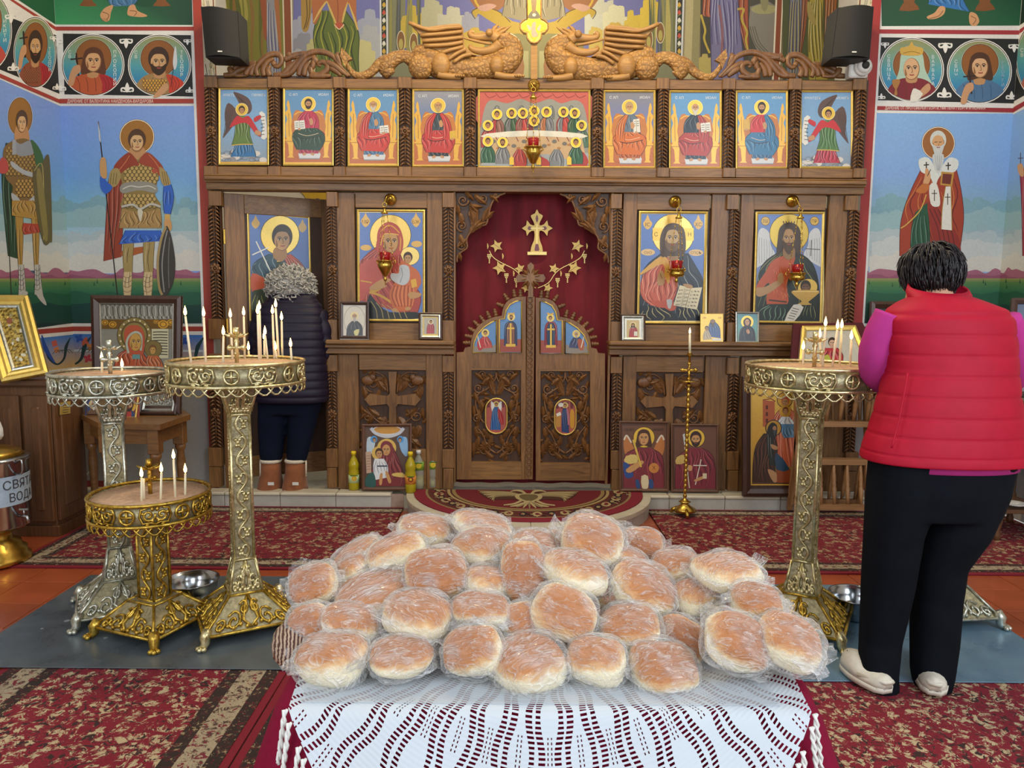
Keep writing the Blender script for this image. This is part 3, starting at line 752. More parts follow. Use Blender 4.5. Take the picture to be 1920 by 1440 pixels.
P.robe([(20, 376), (20, 390), (20, 404)], [(66, 376), (70, 390), (71, 412)], '#a8843c', 6, w=1.1, dark='#4f3a1e')
P.poly([(0, 296), (10, 300), (14, 318), (4, 326), (-4, 320)], '#b04a44', 3)
P.poly([(56, 262), (70, 275), (80, 300), (78, 330), (68, 320), (62, 290)], '#3f6236', 3)
P.poly([(59, 318), (74, 312), (86, 290), (92, 310), (96, 440), (92, 454), (80, 456), (66, 400)], '#5f5630', 4)
P.line([(62, 320), (78, 314), (80, 450)], 1.4, '#b0a060'); P.poly([(66, 330), (76, 326), (88, 436), (80, 444)], '#847840', 3)
P.face(39, 231, 16.5, '#cfa878', '#4f3a26', None, 'short', .2, hr=2.1)
# floral band
P.raw([(-100, 640), (cl(606), 606), (cl(700), 696), (-100, 740)], WHT)
P.raw([(-60, 628), (cl(612), 612), (cl(621), 621), (-60, 638)], RED)
P.raw([(-60, 648), (cl(627), 627), (cl(688), 688), (-60, 714)], [P.col(c) for c in ('#2f6fc0', '#3a76c0', '#c9a86a', '#c9a86a')])
P.line([(130, 633), (122, 650), (118, 672), (105, 683), (90, 670), (78, 640)], [1, 6, 4, 3, 7, 2], '#17363a'); P.line([(76, 628), (84, 655), (100, 680)], [2, 9, 3], '#24489a')
for (x, y, c) in ((100, 644, '#c05a4a'), (104, 656, '#c87a4a')):
    for k in range(4): a = k*1.57+.5; P.ell(x+3*cos(a), y+3.6*sin(a), 3, 3, c, a)
for k in range(5): P.line([(96+6*k, 664-2*k), (104+6*k, 656), (110+6*k, 662)], 1.0, '#24483c')
P.raw([(-60, 716), (cl(690), 690), (cl(697), 697), (-60, 724)], RED)
P.raw([(-60, 726), (cl(698), 698), (cl(900), 903), (-60, 1020)], '#8d8a8a')
P.build('fresco', FRESCO, wl)
# ---------------------------------------------------------------- right front wall
P = Paint(PY(YW)); cR = vline(1899, 215, YW); ce = lambda y: cR(y)-.3
def wq2(P, x0, y0, y1, col): P.raw([(x0, y0), (ce(y0), y0+2), (ce(y1), y1+2), (x0, y1)], col)
tr = vline(1637, 300, YW)
P.raw([(tr(-60), -60), (ce(-60), -60), (ce(720), 720), (tr(720), 720)], WHT)
P.raw([(1652, -60), (ce(-60), -60), (ce(48), 48), (1653, 49)], [P.col(c) for c in ('#173c2c', '#123226', '#1c5a38', '#1c4a32')])
for x in (1690, 1832): P.poly([(x, -12), (x+28, -12), (x+24, 4), (x+34, 18), (x-4, 20), (x+5, 4)], '#7a4a22', 2)
P.robe([(1742, -20), (1742, 0), (1740, 8)], [(1800, -20), (1806, 0), (1818, 22)], '#2f6fb0', 6, w=1.4)
P.poly([(1762, 12), (1772, 14), (1770, 26), (1758, 34), (1742, 36), (1738, 31), (1752, 24)], '#c89468', 4); P.poly([(1818, 24), (1830, 26), (1836, 40), (1828, 49), (1818, 44)], '#c89468', 4)
P.line([(1742, 35), (1760, 30), (1768, 20)], 1.0, '#4a2a18'); P.line([(1820, 30), (1830, 36), (1824, 46)], 1.0, '#4a2a18')
wq2(P, 1647, 55, 63, '#a03038')
P.raw([(1652, 70), (ce(75), 73), (ce(190), 194), (1646, 188)], '#171a1c')
for (mx, my, sp) in ((1709, 130.5, dict(body='#7a1f2c', veil='#a9c4b0', crown=1, hair='#4a3020', skin='#d2a67c', style='none', turn=.1, h=(0, -.02), hand=(.35, .55),
        text=[('ВАРВАРА', .66, -.34, 7.4, '#d8dfe4'), ('СВВМЦА', -.70, -.36, 7.4, '#d8dfe4')])),
        (1836, 134, dict(body='#4a6f94', fold='#2a4a6a', hair='#4a2c18', skin='#d2a67c', style='long', cross=(-.32, .25), h=(.02, -.14),
        text=[('ГЕОРГИ', .72, -.2, 7.2, '#9fb0c0'), ('СВМЧ', -.72, -.25, 7.4, '#d8dfe4')]))):
    medallion(P, mx, my, 61, 60.5, sp)
P.poly([(1673, 150), (1687, 150), (1684, 162), (1681, 168), (1682, 178), (1676, 178), (1678, 168), (1674, 162)], '#a8743a', 3)
P.poly([(1710, 170), (1716, 166), (1730, 176), (1718, 190), (1706, 190)], '#dcd8cc', 2)
for (x, y, s, u) in ((1772, 84, 16, -1), (1770, 180, 16, 1), (1901, 86, 13, -1), (1896, 184, 13, 1), (1659, 82, 9, -1), (1652, 184, 9, 1)): fleur(P, x, y, s, '#e4e2dc', u)
P.raw([(1638, 199), (ce(201), 203), (ce(210), 211), (1636, 206)], '#962a32')
P.text('ДАРЕНИЕ ОТ ПРОТОЙЕРЕЙ ГЕОРГИ, МИГЛЕНА ГЕОРГИ И МОНИКА', 1659, 205.5, 5.6, '#e9dcd0', 188)
xa_ = vline(1641, 250, YW)
P.raw([(xa_(212), 212), (ce(214), 215), (ce(606), 610), (xa_(606), 606)], '#8ab0dc')
land(P, 1628, ce(212), 213, 21, ('#83addf', '#7fa6da', '#84a9bd', '#a9b4b8'))
for y0, c0, y1, c1 in ((213, '#83addf', 330, '#7fa6da'), (330, '#7fa6da', 400, '#84a9bd'), (400, '#84a9bd', 508, '#bcc0be'), (508, '#9c5f76', 522, '#8a4f68'), (522, '#8f8f55', 532, '#4f7a46'), (532, '#4f7a46', 560, '#235540'), (560, '#235540', 606, '#132e2c')):
    P.raw([(xa_(y0), y0), (1628, y0), (1628, y1), (xa_(y1), y1)], [P.col(c) for c in (c0, c0, c1, c1)])
vstrip(P, 1634, 250, 7, 66, 606, WHT)
# bishop saint
P.halo(1758.5, 269, 30, '#96602c', '#efe6d2', 1.5)
P.robe([(1730, 310), (1706, 360), (1692, 400), (1687, 430), (1686, 480)], [(1790, 310), (1800, 350), (1806, 400), (1803, 440), (1797, 480)], '#9a3a22', 5, w=1.6, dark='#5a1418', light='#c8803a')
P.robe([(1716, 398), (1708, 430), (1706, 480)], [(1738, 380), (1742, 430), (1744, 480)], '#1f5038', 4, w=1.2)
P.poly([(1738, 380), (1756, 390), (1790, 432), (1800, 460), (1796, 480), (1760, 480), (1745, 430)], '#8a2a22', 3)
for k in range(4): P.line([(1742+8*k, 392), (1758+8*k, 430), (1764+9*k, 470)], 1.4, '#4a1016')
P.line([(1736, 365), (1724, 395), (1700, 420), (1688, 428)], 2.2, '#c9a24a')
P.poly([(1722, 300), (1740, 296), (1758, 318), (1778, 296), (1796, 302), (1790, 322), (1762, 330), (1752, 350), (1742, 330), (1726, 322)], '#d4d8d4', 3)
for (x, y) in ((1736, 311), (1777, 312)): P.line([(x, y-7), (x, y+7)], 2.2, '#2a2420', 0); P.line([(x-5, y-1), (x+5, y-2)], 2.2, '#2a2420', 0)
P.robe([(1772, 350), (1766, 390), (1764, 430)], [(1782, 350), (1783, 390), (1784, 432)], '#d8d8d0', 0, dark='#a8843c', w=2)
P.poly([(1742, 348), (1756, 346), (1762, 380), (1756, 388), (1744, 382)], '#d8d8d0', 3)
for (x, y) in ((1751, 365), (1776, 372)): P.line([(x, y-9), (x, y+12)], 1.6, '#3a2a1c', 0); P.line([(x-5, y-2), (x+5, y-2)], 1.6, '#3a2a1c', 0)
P.poly([(1764, 322), (1788, 324), (1784, 350), (1762, 347)], '#b88a3a', 0); P.poly([(1767, 326), (1784, 327), (1781, 346), (1765, 344)], '#6a2a20', 0)
P.poly([(1734, 318), (1738, 316), (1744, 330), (1740, 345), (1730, 344), (1733, 330)], '#c9986a', 3); P.line([(1738, 330), (1744, 318)], 1.4, '#3a2418', 0)
P.poly([(1729, 345), (1742, 348), (1734, 362), (1716, 360)], '#b86a30', 3)
P.face(1758, 268, 23, '#cf9f6e', '#c9ccc8', ('#c2c6c4', 1.15), 'short', .1)
P.ell(1758, 262, 9.5, 8, '#cf9f6e'); P.poly([(1748, 290), (1768, 290), (1766, 312), (1758, 326), (1750, 312)], '#c2c6c4', 3)
for k in range(4): P.line([(1752+4*k, 292), (1754+3*k, 306), (1757+k, 320)], .8, '#8c9498')
for g in (-1, 1): P.line([(1758+g*4-3, 267), (1758+g*4+3, 266.5)], 1.1, '#2c1a10', 0)
P.raw([(1600, 606), (ce(606), 610), (ce(722), 724), (1600, 722)], WHT)
wq2(P, 1615, 612, 621, RED); P.raw([(1612, 627), (ce(627), 629), (ce(690), 692), (1612, 690)], [P.col(c) for c in ('#2f6fc0', '#2f6fc0', '#c9a86a', '#c9a86a')])
P.raw([(1600, 697), (ce(697), 699), (ce(905), 908), (1590, 905)], '#8d8a8a'); P.raw([(1590, 905), (ce(905), 907), (ce(918), 920), (1590, 918)], '#7a2426')
vstrip(P, 1617, 300, 17, -60, 915, '#a2332f')
P.build('fresco', FRESCO, wfr)
# ---------------------------------------------------------------- right side wall
P = Paint(Plane((XR, 0, 0), (-1, 0, 0))); cz = lambda y: cR(y)+.3
P.raw([(cz(-60), -60), (2030, -150), (2030, 760), (cz(720), 720)], WHT)
P.raw([(cz(-60), -60), (2010, -150), (2010, -20), (cz(47), 47)], '#0f2c22'); P.raw([(cz(55), 55), (1990, 4), (1990, 12), (cz(63), 63)], '#a03038')
P.raw([(cz(76), 76), (1990, 20), (1990, 140), (cz(190), 190)], '#171a1c')
medallion(P, 1946, 112, 42, 72, dict(body='#a85a4a', hair='#3a2416', beard=('#2c1a10', .6), text=[('СВ', -.7, -.2, 8, '#d6dcd2')]))
P.raw([(cz(201), 201), (1990, 150), (1990, 158), (cz(211), 211)], '#962a32')
P.raw([(cz(215), 215), (1990, 168), (1990, 640), (cz(606), 610)], [P.col(c) for c in ('#8ab0dc', '#8ab0dc', '#16403a', '#16403a')])
land(P, cz(606), 1985, 216, 41, ('#83addf', '#7fa6da', '#84a9bd', '#a9b4b8'))
P.raw([(cz(214), 214.5), (cz(606)-.5, 600), (cz(214), 600)], '#84a9bd') if False else None
P.line([(1914, 286), (1914, 312)], 1.2, '#4a3a30', 0); P.line([(1909, 297), (1919, 296)], 1.2, '#4a3a30', 0)
P.robe([(1912, 315), (1916, 380), (1918, 480)], [(1950, 315), (1960, 380), (1964, 480)], '#9a3040', 4, w=1.4); P.poly([(1908, 310), (1918, 308), (1920, 330), (1912, 328)], '#c9986a', 3)
P.raw([(cz(606), 606), (1985, 640), (1985, 760), (cz(722), 722)], WHT); P.raw([(cz(700), 699), (1985, 735), (1985, 990), (cz(905), 906)], '#8d8a8a')
P.build('fresco', FRESCO, wr)
# ---------------------------------------------------------------- apse behind the screen
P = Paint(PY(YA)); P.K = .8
P.rect(380, -60, 1660, 190, '#8f8468')
# left: olive group, grey-blue robe
P.rect(404, -60, 540, 190, '#7d7a30')
r = random.Random(5)
for k in range(16):
    x = 415+r.random()*80; P.line([(x, -30), (x+12*r.random(), 30), (x-6+16*r.random(), 90), (x+10, 150)], [3, 7, 4, 2], r.choice(['#a39a4a', '#5f6428', '#c2b878', '#4a4a20', '#8a6a34']))
P.robe([(498, -40), (500, 60), (504, 150)], [(522, -40), (524, 60), (528, 150)], '#8f8f96', 4, w=2.0, dark='#5a5a86')
P.poly([(486, -30), (498, -30), (500, 70), (494, 60)], '#9a5230', 3); P.poly([(512, -30), (520, -30), (528, 90), (524, 100)], '#a86a3c', 3)
vstrip(P, 534, 60, 13, -60, 190, '#8a4a28', YA); vstrip(P, 531, 60, 2.5, -60, 190, '#d8ccb0', YA); vstrip(P, 546, 60, 3, -60, 190, '#e4dcc8', YA)
# angel panel
P.rect(550, -60, 712, 190, '#6f70a8')
for k, (x0, x1, y, h, c) in enumerate(((548, 600, 60, 40, '#a2a4b4'), (660, 714, 60, 40, '#9ea2b4'), (550, 590, 100, 36, '#8c8c98'), (672, 716, 92, 44, '#a9aaae'), (575, 605, 104, 30, '#b8b07a'), (664, 704, 118, 46, '#c4bc84'), (548, 580, 116, 26, '#a8a8aa'))): cloud(P, x0, x1, y, h, c, 50+k, 60, 4)
P.poly([(566, -30), (586, -30), (584, 20), (578, 56), (568, 58), (565, 38)], '#a8843c', 3); P.line([(574, -10), (576, 30), (570, 55)], 1.5, '#3a2a18'); P.line([(581, -10), (580, 30), (574, 52)], 1.3, '#5a3a1c')
P.robe([(600, 20), (588, 60), (592, 110), (592, 170)], [(648, 20), (672, 60), (672, 110), (674, 170)], '#5f6c2c', 6, w=2.4, dark='#34421c', light='#a2a03c')
P.poly([(592, -40), (660, -40), (668, 30), (671, 58), (654, 6), (642, 36), (641, 50), (632, 51), (627, 42), (612, 4), (598, 34), (587, 44)], '#b0683c', 2)
for L in (((613, 2), (620, 20), (630, 44)), ((652, 4), (646, 24), (642, 42)), ((588, 42), (600, 20), (612, 3)), ((654, 6), (664, 34), (671, 56))): P.line(L, [1.5, 4, 3], '#d0b060')
P.ell(636, 48, 9, 6, '#b8553c'); P.line([(627, 46), (636, 55), (645, 46)], 1.5, '#ecd8b0'); P.line([(632, -10), (634, 20), (633, 42)], 1.5, '#8a4628')
# vine border strips
for x0 in (712.5, 1266):
    vstrip(P, x0, 60, 3, -60, 190, '#cfd0d4', YA); vstrip(P, x0+3, 60, 9, -60, 190, '#24271f', YA); vstrip(P, x0+12, 60, 3, -60, 190, '#cfd0d4', YA)
    for k in range(12):
        y = -20+k*14.5; P.poly([(x0+7.5, y-5), (x0+11, y+1), (x0+7.5, y+5), (x0+4, y+1)], ['#b84a3a', '#d8d4c4', '#c8a03a'][k % 3], 2)
        P.line([(x0+4, y-7), (x0+11, y-12)], 1.2, '#8a8a50', 0)
# central scene
P.rect(728, -60, 1266, 190, '#77775a')
P.raw([(760, -60), (1236, -60), (1236, 110), (760, 110)], '#65659a')
for k, (x0, x1, y, h, c) in enumerate(((745, 800, 60, 50, '#b8a03c'), (770, 840, 62, 40, '#bfa63c'), (790, 830, 34, 60, '#a9a688'), (820, 870, 42, 30, '#b3b09c'), (866, 898, 46, 24, '#8f90a0'), (860, 920, 74, 24, '#b89a3c'),
        (1100, 1150, 20, 30, '#b0ae9c'), (1120, 1180, 46, 40, '#c0bc9c'), (1096, 1130, 36, 16, '#b4b4a4'), (1170, 1210, 52, 36, '#c2a73a'), (1200, 1235, 30, 40, '#c8ac3c'), (1136, 1180, 62, 18, '#b89a44'), (1104, 1130, 66, 16, '#b8a04c'))): cloud(P, x0, x1, y, h, c, 80+k, 30, 5)
for x, s in ((1001, -1), (1001, 1)):
    f = lambda a: x+s*a
    P.poly([(f(0), -40), (f(130), -40), (f(112), 12), (f(90), 28), (f(70), 22)], '#8a5a34', 3); P.line([(f(118), -30), (f(108), 6), (f(90), 24)], 4, '#b8962c')
    P.poly([(f(116), 20), (f(108), 34), (f(104), 26), (f(88), 36), (f(62), 52), (f(40), 70), (f(0), 76), (f(0), 50), (f(40), 40), (f(64), 22), (f(94), 14)], '#a68a28', 3)
    P.line([(f(110), 36), (f(116), 22), (f(96), 14), (f(66), 22), (f(44), 42)], 1.6, '#4a3a1a')
    P.robe([(f(40), -40), (f(52), -5), (f(60), 30)], [(f(0), -40), (f(0), 0), (f(0), 45)], '#857a5e', 5, w=1.6)
    P.poly([(f(92), 22), (f(70), 12), (f(84), 7), (f(106), 14)], '#b08878', 3)
    P.poly([(f(0), 72), (f(60), 66), (f(90), 78), (f(100), 160), (f(0), 160)], '#77703e', 2)
    P.rect(min(f(20), f(10)), 96, max(f(20), f(10)), 170, '#9a9464'); P.poly([(f(22), 92), (f(46), 84), (f(44), 110), (f(28), 112)], '#2c2a24', 3); P.poly([(f(20), 112), (f(50), 112), (f(36), 146), (f(22), 152)], '#8a5a2c', 3)
for x0, x1 in ((728, 790), (1216, 1266)):
    r = random.Random(x0)
    for k in range(14):
        x = x0+(x1-x0)*r.random(); P.line([(x, 0), (x+3-6*r.random(), 60), (x, 120)], [2, 4, 3], r.choice(['#8a8444', '#4a5048', '#a89c58', '#5f5f70', '#6a6a3a']))
for (x, y) in ((752, 78), (776, 82), (1216, 74), (1238, 62)):
    P.ell(x, y, 8, 20, '#d8d0b0'); P.ell(x, y, 7, 18.5, '#7a5226'); P.ell(x, y+5, 4, 10, '#a89a50')
# right of the vine: pillar, purple-robed figure, altar, red bar, group
vstrip(P, 1284, 60, 14, -60, 190, '#b0a478', YA); vstrip(P, 1298, 60, 14, -60, 190, '#8f875c', YA)
P.rect(1313, -60, 1452, 190, '#3e3a30'); cloud(P, 1310, 1340, 120, 24, '#b0a058', 7, 30, 4)
P.rect(1402, -60, 1452, 190, '#4a473c')
P.robe([(1320, -40), (1317, 20), (1318, 30)], [(1340, -40), (1338, 20), (1336, 34)], '#a04f30', 2, w=1.6); P.robe([(1378, -40), (1380, 20), (1396, 90)], [(1404, -40), (1402, 20), (1404, 100)], '#a04f30', 2, w=1.6)
P.robe([(1333, -40), (1332, 40), (1334, 150)], [(1380, -40), (1386, 40), (1398, 150)], '#736f94', 7, w=2.4, dark='#4a4470', light='#9a98b4'); P.line([(1348, 10), (1354, 60), (1352, 110)], 4, '#8a5a60')
P.line([(1314, 28), (1318, 42), (1322, 58), (1320, 74), (1330, 100)], 4, '#b8a03c'); P.line([(1382, 18), (1394, 18), (1390, 36), (1400, 60), (1398, 76), (1403, 100)], 4, '#b8a03c')
P.poly([(1406, 20), (1410, 12), (1454, 12), (1454, 120), (1430, 110), (1412, 80), (1404, 50)], '#857f74', 3); P.ell(1432, 18, 24, 9, '#a09a6c'); P.poly([(1424, -20), (1440, -20), (1438, 18), (1428, 18)], '#8c8660', 2)
for k in range(3): P.line([(1406+4*k, 50), (1414+5*k, 80), (1428+6*k, 98)], 1.2, '#4c483c')
vstrip(P, 1451, 60, 3, -60, 190, '#e4dcc8', YA); vstrip(P, 1454, 60, 9, -60, 190, '#8a4426', YA); vstrip(P, 1463, 60, 2.4, -60, 190, '#e0d4bc', YA)
P.rect(1467, -60, 1640, 190, '#4c5430')
P.robe([(1482, -40), (1478, 60), (1472, 160)], [(1504, -40), (1502, 60), (1497, 160)], '#75778a', 4, w=2.2, light='#a89c6c')
P.robe([(1504, -40), (1502, 40), (1498, 110)], [(1516, -40), (1512, 40), (1500, 110)], '#8f5230', 1, w=1.6)
P.robe([(1520, -40), (1514, 60), (1516, 150)], [(1546, -40), (1542, 60), (1552, 150)], '#a39438', 5, w=2.2, dark='#5f561c'); P.robe([(1546, -40), (1546, 40), (1544, 84)], [(1572, -40), (1566, 30), (1560, 90)], '#a0602f', 3, w=1.8)
P.poly([(1513, 4), (1522, 12), (1529, 44), (1522, 46), (1514, 30)], '#a09050', 3); P.line([(1544, 92), (1560, 84)], 5, '#b8a03c', 0); P.poly([(1556, 110), (1600, 110), (1590, 170), (1556, 170)], '#5f6a34', 2)
P.poly([(560, 350), (625, 350), (622, 378), (596, 372), (578, 376), (570, 366)], '#d8b030', 2)
P.build('fresco', FRESCO, wa)
# decorated reveals at both ends of the opening
for nm, X, n, x0, x1, par in (('l', XOL, 1, 386, 420, wfl), ('r', XOR, -1, 1590, 1624, wfr)):
    P = Paint(Plane((X, 0, 0), (n, 0, 0)))
    pts = lambda y0, y1, a, b: [proj((X, YW+a, UX(x0 if n > 0 else x1, y0, X).z)), proj((X, YW+b, UX(x0 if n > 0 else x1, y0, X).z)), proj((X, YW+b, UX(x0 if n > 0 else x1, y1, X).z)), proj((X, YW+a, UX(x0 if n > 0 else x1, y1, X).z))]
    P.raw(pts(-60, 150, 0.0, .26), '#cfcabb')
    r = random.Random(3)
    for k in range(26):
        y = -20+r.random()*160; a = .02+r.random()*.16
        q = pts(y, y+22, a, a+.03); P.line([q[0], q[2], q[3]], 1.2, r.choice(['#2a2a26', '#a89a58', '#8a8a80']))
    P.raw(pts(-60, 150, .21, .23), '#7a3a2c'); P.build('fresco', FRESCO, par)
# ================================================================= icon screen
WD = wood('walnut_vertical', '#4a2e16', '#956a3a', 'Z'); WDX = wood('walnut_horizontal', '#4c3017', '#9a6f3d', 'X')
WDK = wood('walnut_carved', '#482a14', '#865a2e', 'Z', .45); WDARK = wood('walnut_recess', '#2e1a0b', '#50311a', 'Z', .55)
WDRAG = wood('carved_light_walnut', '#7d5528', '#b98a48', 'X', .5)
GOLDF = M('gilt_frame', '#d8b860', .34, .55, .12, 40)
GOLDB = M('brass', '#c9a44a', .25, .95, .12, 30)
icono = thing('iconostasis', 'tall carved walnut icon screen spanning the opening between the frescoed walls', 'icon screen', (UY(1000, 915, YI).x, YI, .09))
def leafcol(px0, px1, py0, py1, Yf, up=True):
    """carved column of paired leaves with a rosette half way"""
    mx, my = (px0+px1)/2, (py0+py1)/2
    x0, x1 = UY(px0, my, Yf).x, UY(px1, my, Yf).x; z1, z0 = UY(mx, py0, Yf).z, UY(mx, py1, Yf).z
    xc = (x0+x1)/2; w = (x1-x0)/2; hgt = z1-z0; zr = z0+hgt*.45 if up else z0+hgt*.5
    back = MB().box((xc, Yf+.035, (z0+z1)/2), (x1-x0, .03, hgt)); lv = MB(); ro = MB()
    n1 = max(3, int((z1-zr-w*1.1)/(w*.62)));
    for seg, (a, b) in enumerate(((zr+w*.9, z1), (z0, zr-w*.9))):
        n = max(3, int((b-a)/(w*.60))); dz = (b-a)/n
        for i in range(n):
            z = a+dz*(i+.5)
            for g in (-1, 1):
                p = [(xc+g*w*.04, Yf+.022, z+dz*.55), (xc+g*w*.35, Yf+.006, z+dz*.45), (xc+g*w*.68, Yf+.004, z+dz*.02), (xc+g*w*.93, Yf+.016, z-dz*.6)]
                lv.tube(p, [w*.10, w*.2, w*.2, w*.05], 5, True, False, .8)
        lv.tube([(xc, Yf+.012, a), (xc, Yf+.012, b)], w*.09, 5)
    for k in range(7):
        t = 2*pi*k/7; lv.ell((xc+w*.62*cos(t), Yf+.010, zr+w*.62*sin(t)), (w*.32, .012, w*.32), 8, 4)
    ro.tube([(xc+w*.42*cos(2*pi*k/12), Yf+.0, zr+w*.42*sin(2*pi*k/12)) for k in range(12)], w*.15, 6, False, True); ro.ell((xc, Yf+.002, zr), (w*.2, .012, w*.2), 8, 5)
    return back, lv, ro
def post(px0, px1, ys, Yf, blocks):
    """ys: (top block y0,y1),(leaf y0,y1),(bottom block y0,y1)"""
    o = thing('post', None, None); o.parent = icono; o.matrix_parent_inverse = Matrix.Translation(-icono.location)
    for (a, b, e) in blocks: bxm(px0-e, a, px1+e, b, Yf-.006, .08, .003).build('block', WD, o)
    back, lv, ro = leafcol(px0, px1, ys[0], ys[1], Yf)
    back.build('backing', WDARK, o); c = lv.build('carved_leaves', WDK, o); c['kind'] = 'stuff'; ro.build('rosette', WDK, o)
    return o
UP = [(383, 405), (503, 524), (626, 646), (748, 770), (871, 892), (1110, 1131), (1233, 1254), (1357, 1378), (1481, 1502), (1602, 1624)]
for (a, b) in UP:
    s_ = (a-383)*.0035
    post(a, b, (163+s_, 311+s_), YI-.02, ((143+s_, 164+s_, 1.5), (311+s_, 329+s_, 1)))
# backing of the upper tier, rails between the posts
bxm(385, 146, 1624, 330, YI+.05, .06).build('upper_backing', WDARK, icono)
for i in range(9):
    a, b = UP[i][1]+1, UP[i+1][0]-1; s_ = (a-383)*.0035
    bxm(a, 147+s_, b, 165+s_, YI-.005, .06, .004).build('top_rail', WDX, icono); bxm(a, 312+s_, b, 330+s_, YI-.005, .06, .004).build('bottom_rail', WDX, icono)
def rail(name, px0, px1, y0l, y1l, Yf, dep, mat=None, slope=.009, bev=.004):
    """horizontal member; given photo heights at px=1000"""
    return bxm(px0, y0l, px1, y1l, Yf, dep, bev).build(name, mat or WDX, icono)
rail('cornice_moulding', 381, 1627, 331, 334, YI-.04, .14); rail('cornice_moulding', 381, 1627, 334, 342, YI-.075, .17, None, 0, .008)
rail('cornice_moulding', 383, 1625, 342, 346, YI-.055, .15); rail('frieze', 386, 1621, 346, 360, YI-.03, .12)
# lower tier posts
LP = [(391, 414), (612, 632), (830, 851), (1146, 1166), (1364, 1385), (1586, 1609)]
for i, (a, b) in enumerate(LP):
    s_ = (a-830)*.007
    post(a, b, (389+s_, 601+s_), YI-.02, ((361+s_, 389+s_, .5), (601+s_, 639+s_, .5)))
    post(a, b, (698+s_, 843+s_), YI-.02, ((667+s_, 698+s_, .5), (843+s_, 878+s_, .5), (879+s_, 917+s_, -1)))
# panels round the large icons
def panel(px0, px1, hole, name='panel'):
    """four boards framing an opening hole=(x0,y0,x1,y1) between the posts"""
    x0, y0, x1, y1 = hole
    bxm(px0, 361, x0, 639, YI+.005, .05, .003).build('stile', WD, icono); bxm(x1, 361, px1, 639, YI+.005, .05, .003).build('stile', WD, icono)
    bxm(x0, 361, x1, y0, YI+.008, .045, .003).build('panel_rail', WDX, icono); bxm(x0, y1, x1, 640, YI+.008, .045, .003).build('panel_rail', WDX, icono)
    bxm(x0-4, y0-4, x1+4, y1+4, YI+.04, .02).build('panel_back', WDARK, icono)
panel(632, 830, (666, 390, 801, 606)); panel(1166, 1365, (1192, 394, 1331, 609)); panel(1385, 1588, (1410, 394, 1549, 609))
# ledges and lower panels
for (a, b) in ((609, 852), (1142, 1608)):
    rail('ledge', a, b, 638+(a-609)*.006, 647+(a-609)*.006, YI-.10, .16, None, 0, .01); rail('ledge_moulding', a, b, 647+(a-609)*.006, 653+(a-609)*.006, YI-.075, .13); rail('ledge_moulding', a, b, 653+(a-609)*.006, 664+(a-609)*.006, YI-.045, .1)
def low_panel(px0, px1, hole):
    x0, y0, x1, y1 = hole; s_ = (px0-632)*.006
    bxm(px0, 664+s_, x0, 917+s_, YI+.005, .05, .003).build('stile', WD, icono); bxm(x1, 664+s_, px1, 917+s_, YI+.005, .05, .003).build('stile', WD, icono)
    bxm(x0, 664+s_, x1, y0, YI+.008, .045, .003).build('panel_rail', WDX, icono); bxm(x0, y1, x1, 917+s_, YI+.008, .045, .003).build('panel_rail', WDX, icono)
    bxm(x0-3, y0-3, x1+3, y1+3, YI+.035, .02).build('panel_back', WDARK, icono)
low_panel(632, 830, (673, 694, 799, 842)); low_panel(1166, 1365, (1191, 698, 1319, 846)); low_panel(1385, 1588, (1412, 700, 1545, 848))
bxm(414, 360, 420, 915, YI, .05).build('door_jamb', WD, icono); bxm(851, 360, 854, 905, YI-.01, .06).build('door_jamb', WD, icono); bxm(1141, 362, 1145, 908, YI-.01, .06).build('door_jamb', WD, icono)
# ---- carved relief helpers (photo pixels on a plane y)
def vine(mb, pts, r0, r1, Y, n=5, sm=4, dy=0.0, bulge=0.0):
    Q = cr([tuple(p) for p in pts], sm) if sm and len(pts) > 2 else [Vector(p) for p in pts]
    m = len(Q); mb.tube([UY(q[0], q[1], Y-dy-bulge*sin(pi*i/max(m-1, 1))) for i, q in enumerate(Q)], [r0+(r1-r0)*i/(m-1) for i in range(m)], n)
def curl(mb, cx, cy, r, a0, turns, Y, rad, dy=0.0):
    vine(mb, spiral(cx, cy, r, a0, turns, r*.12, 18), rad, rad*.75, Y, 6, 0, dy); mb.ell(UY(cx, cy, Y-dy-.003), (rad*1.5, rad*1.2, rad*1.5), 8, 5)
def leaf(mb, px, py, ang, L, w, Y, bend=0.0, dy=0.004):
    """acanthus leaf: ridge raised, tip curled; length and width in photo pixels"""
    n = 6; ls, ms, rs = [], [], []
    for i in range(n+1):
        t = i/n; a = ang+bend*t; 
        x = px+L*t*cos(ang+bend*t*.5); y = py+L*t*sin(ang+bend*t*.5); h = w*(.25+.75*sin(pi*min(1, t*1.05+.08)))*(1 if t < 1 else .1)*(1+.16*(i % 2))/2
        nx, ny = -sin(a), cos(a); D = dy+.012*sin(pi*t)
        ls.append(UY(x+nx*h, y+ny*h, Y-dy)); ms.append(UY(x, y, Y-D-.006)); rs.append(UY(x-nx*h, y-ny*h, Y-dy))
    vs = ls+ms+rs; k = n+1; fs = []
    for i in range(n): fs += [(i, i+1, k+i+1, k+i), (k+i, k+i+1, 2*k+i+1, 2*k+i)]
    mb.add(vs, fs, False)
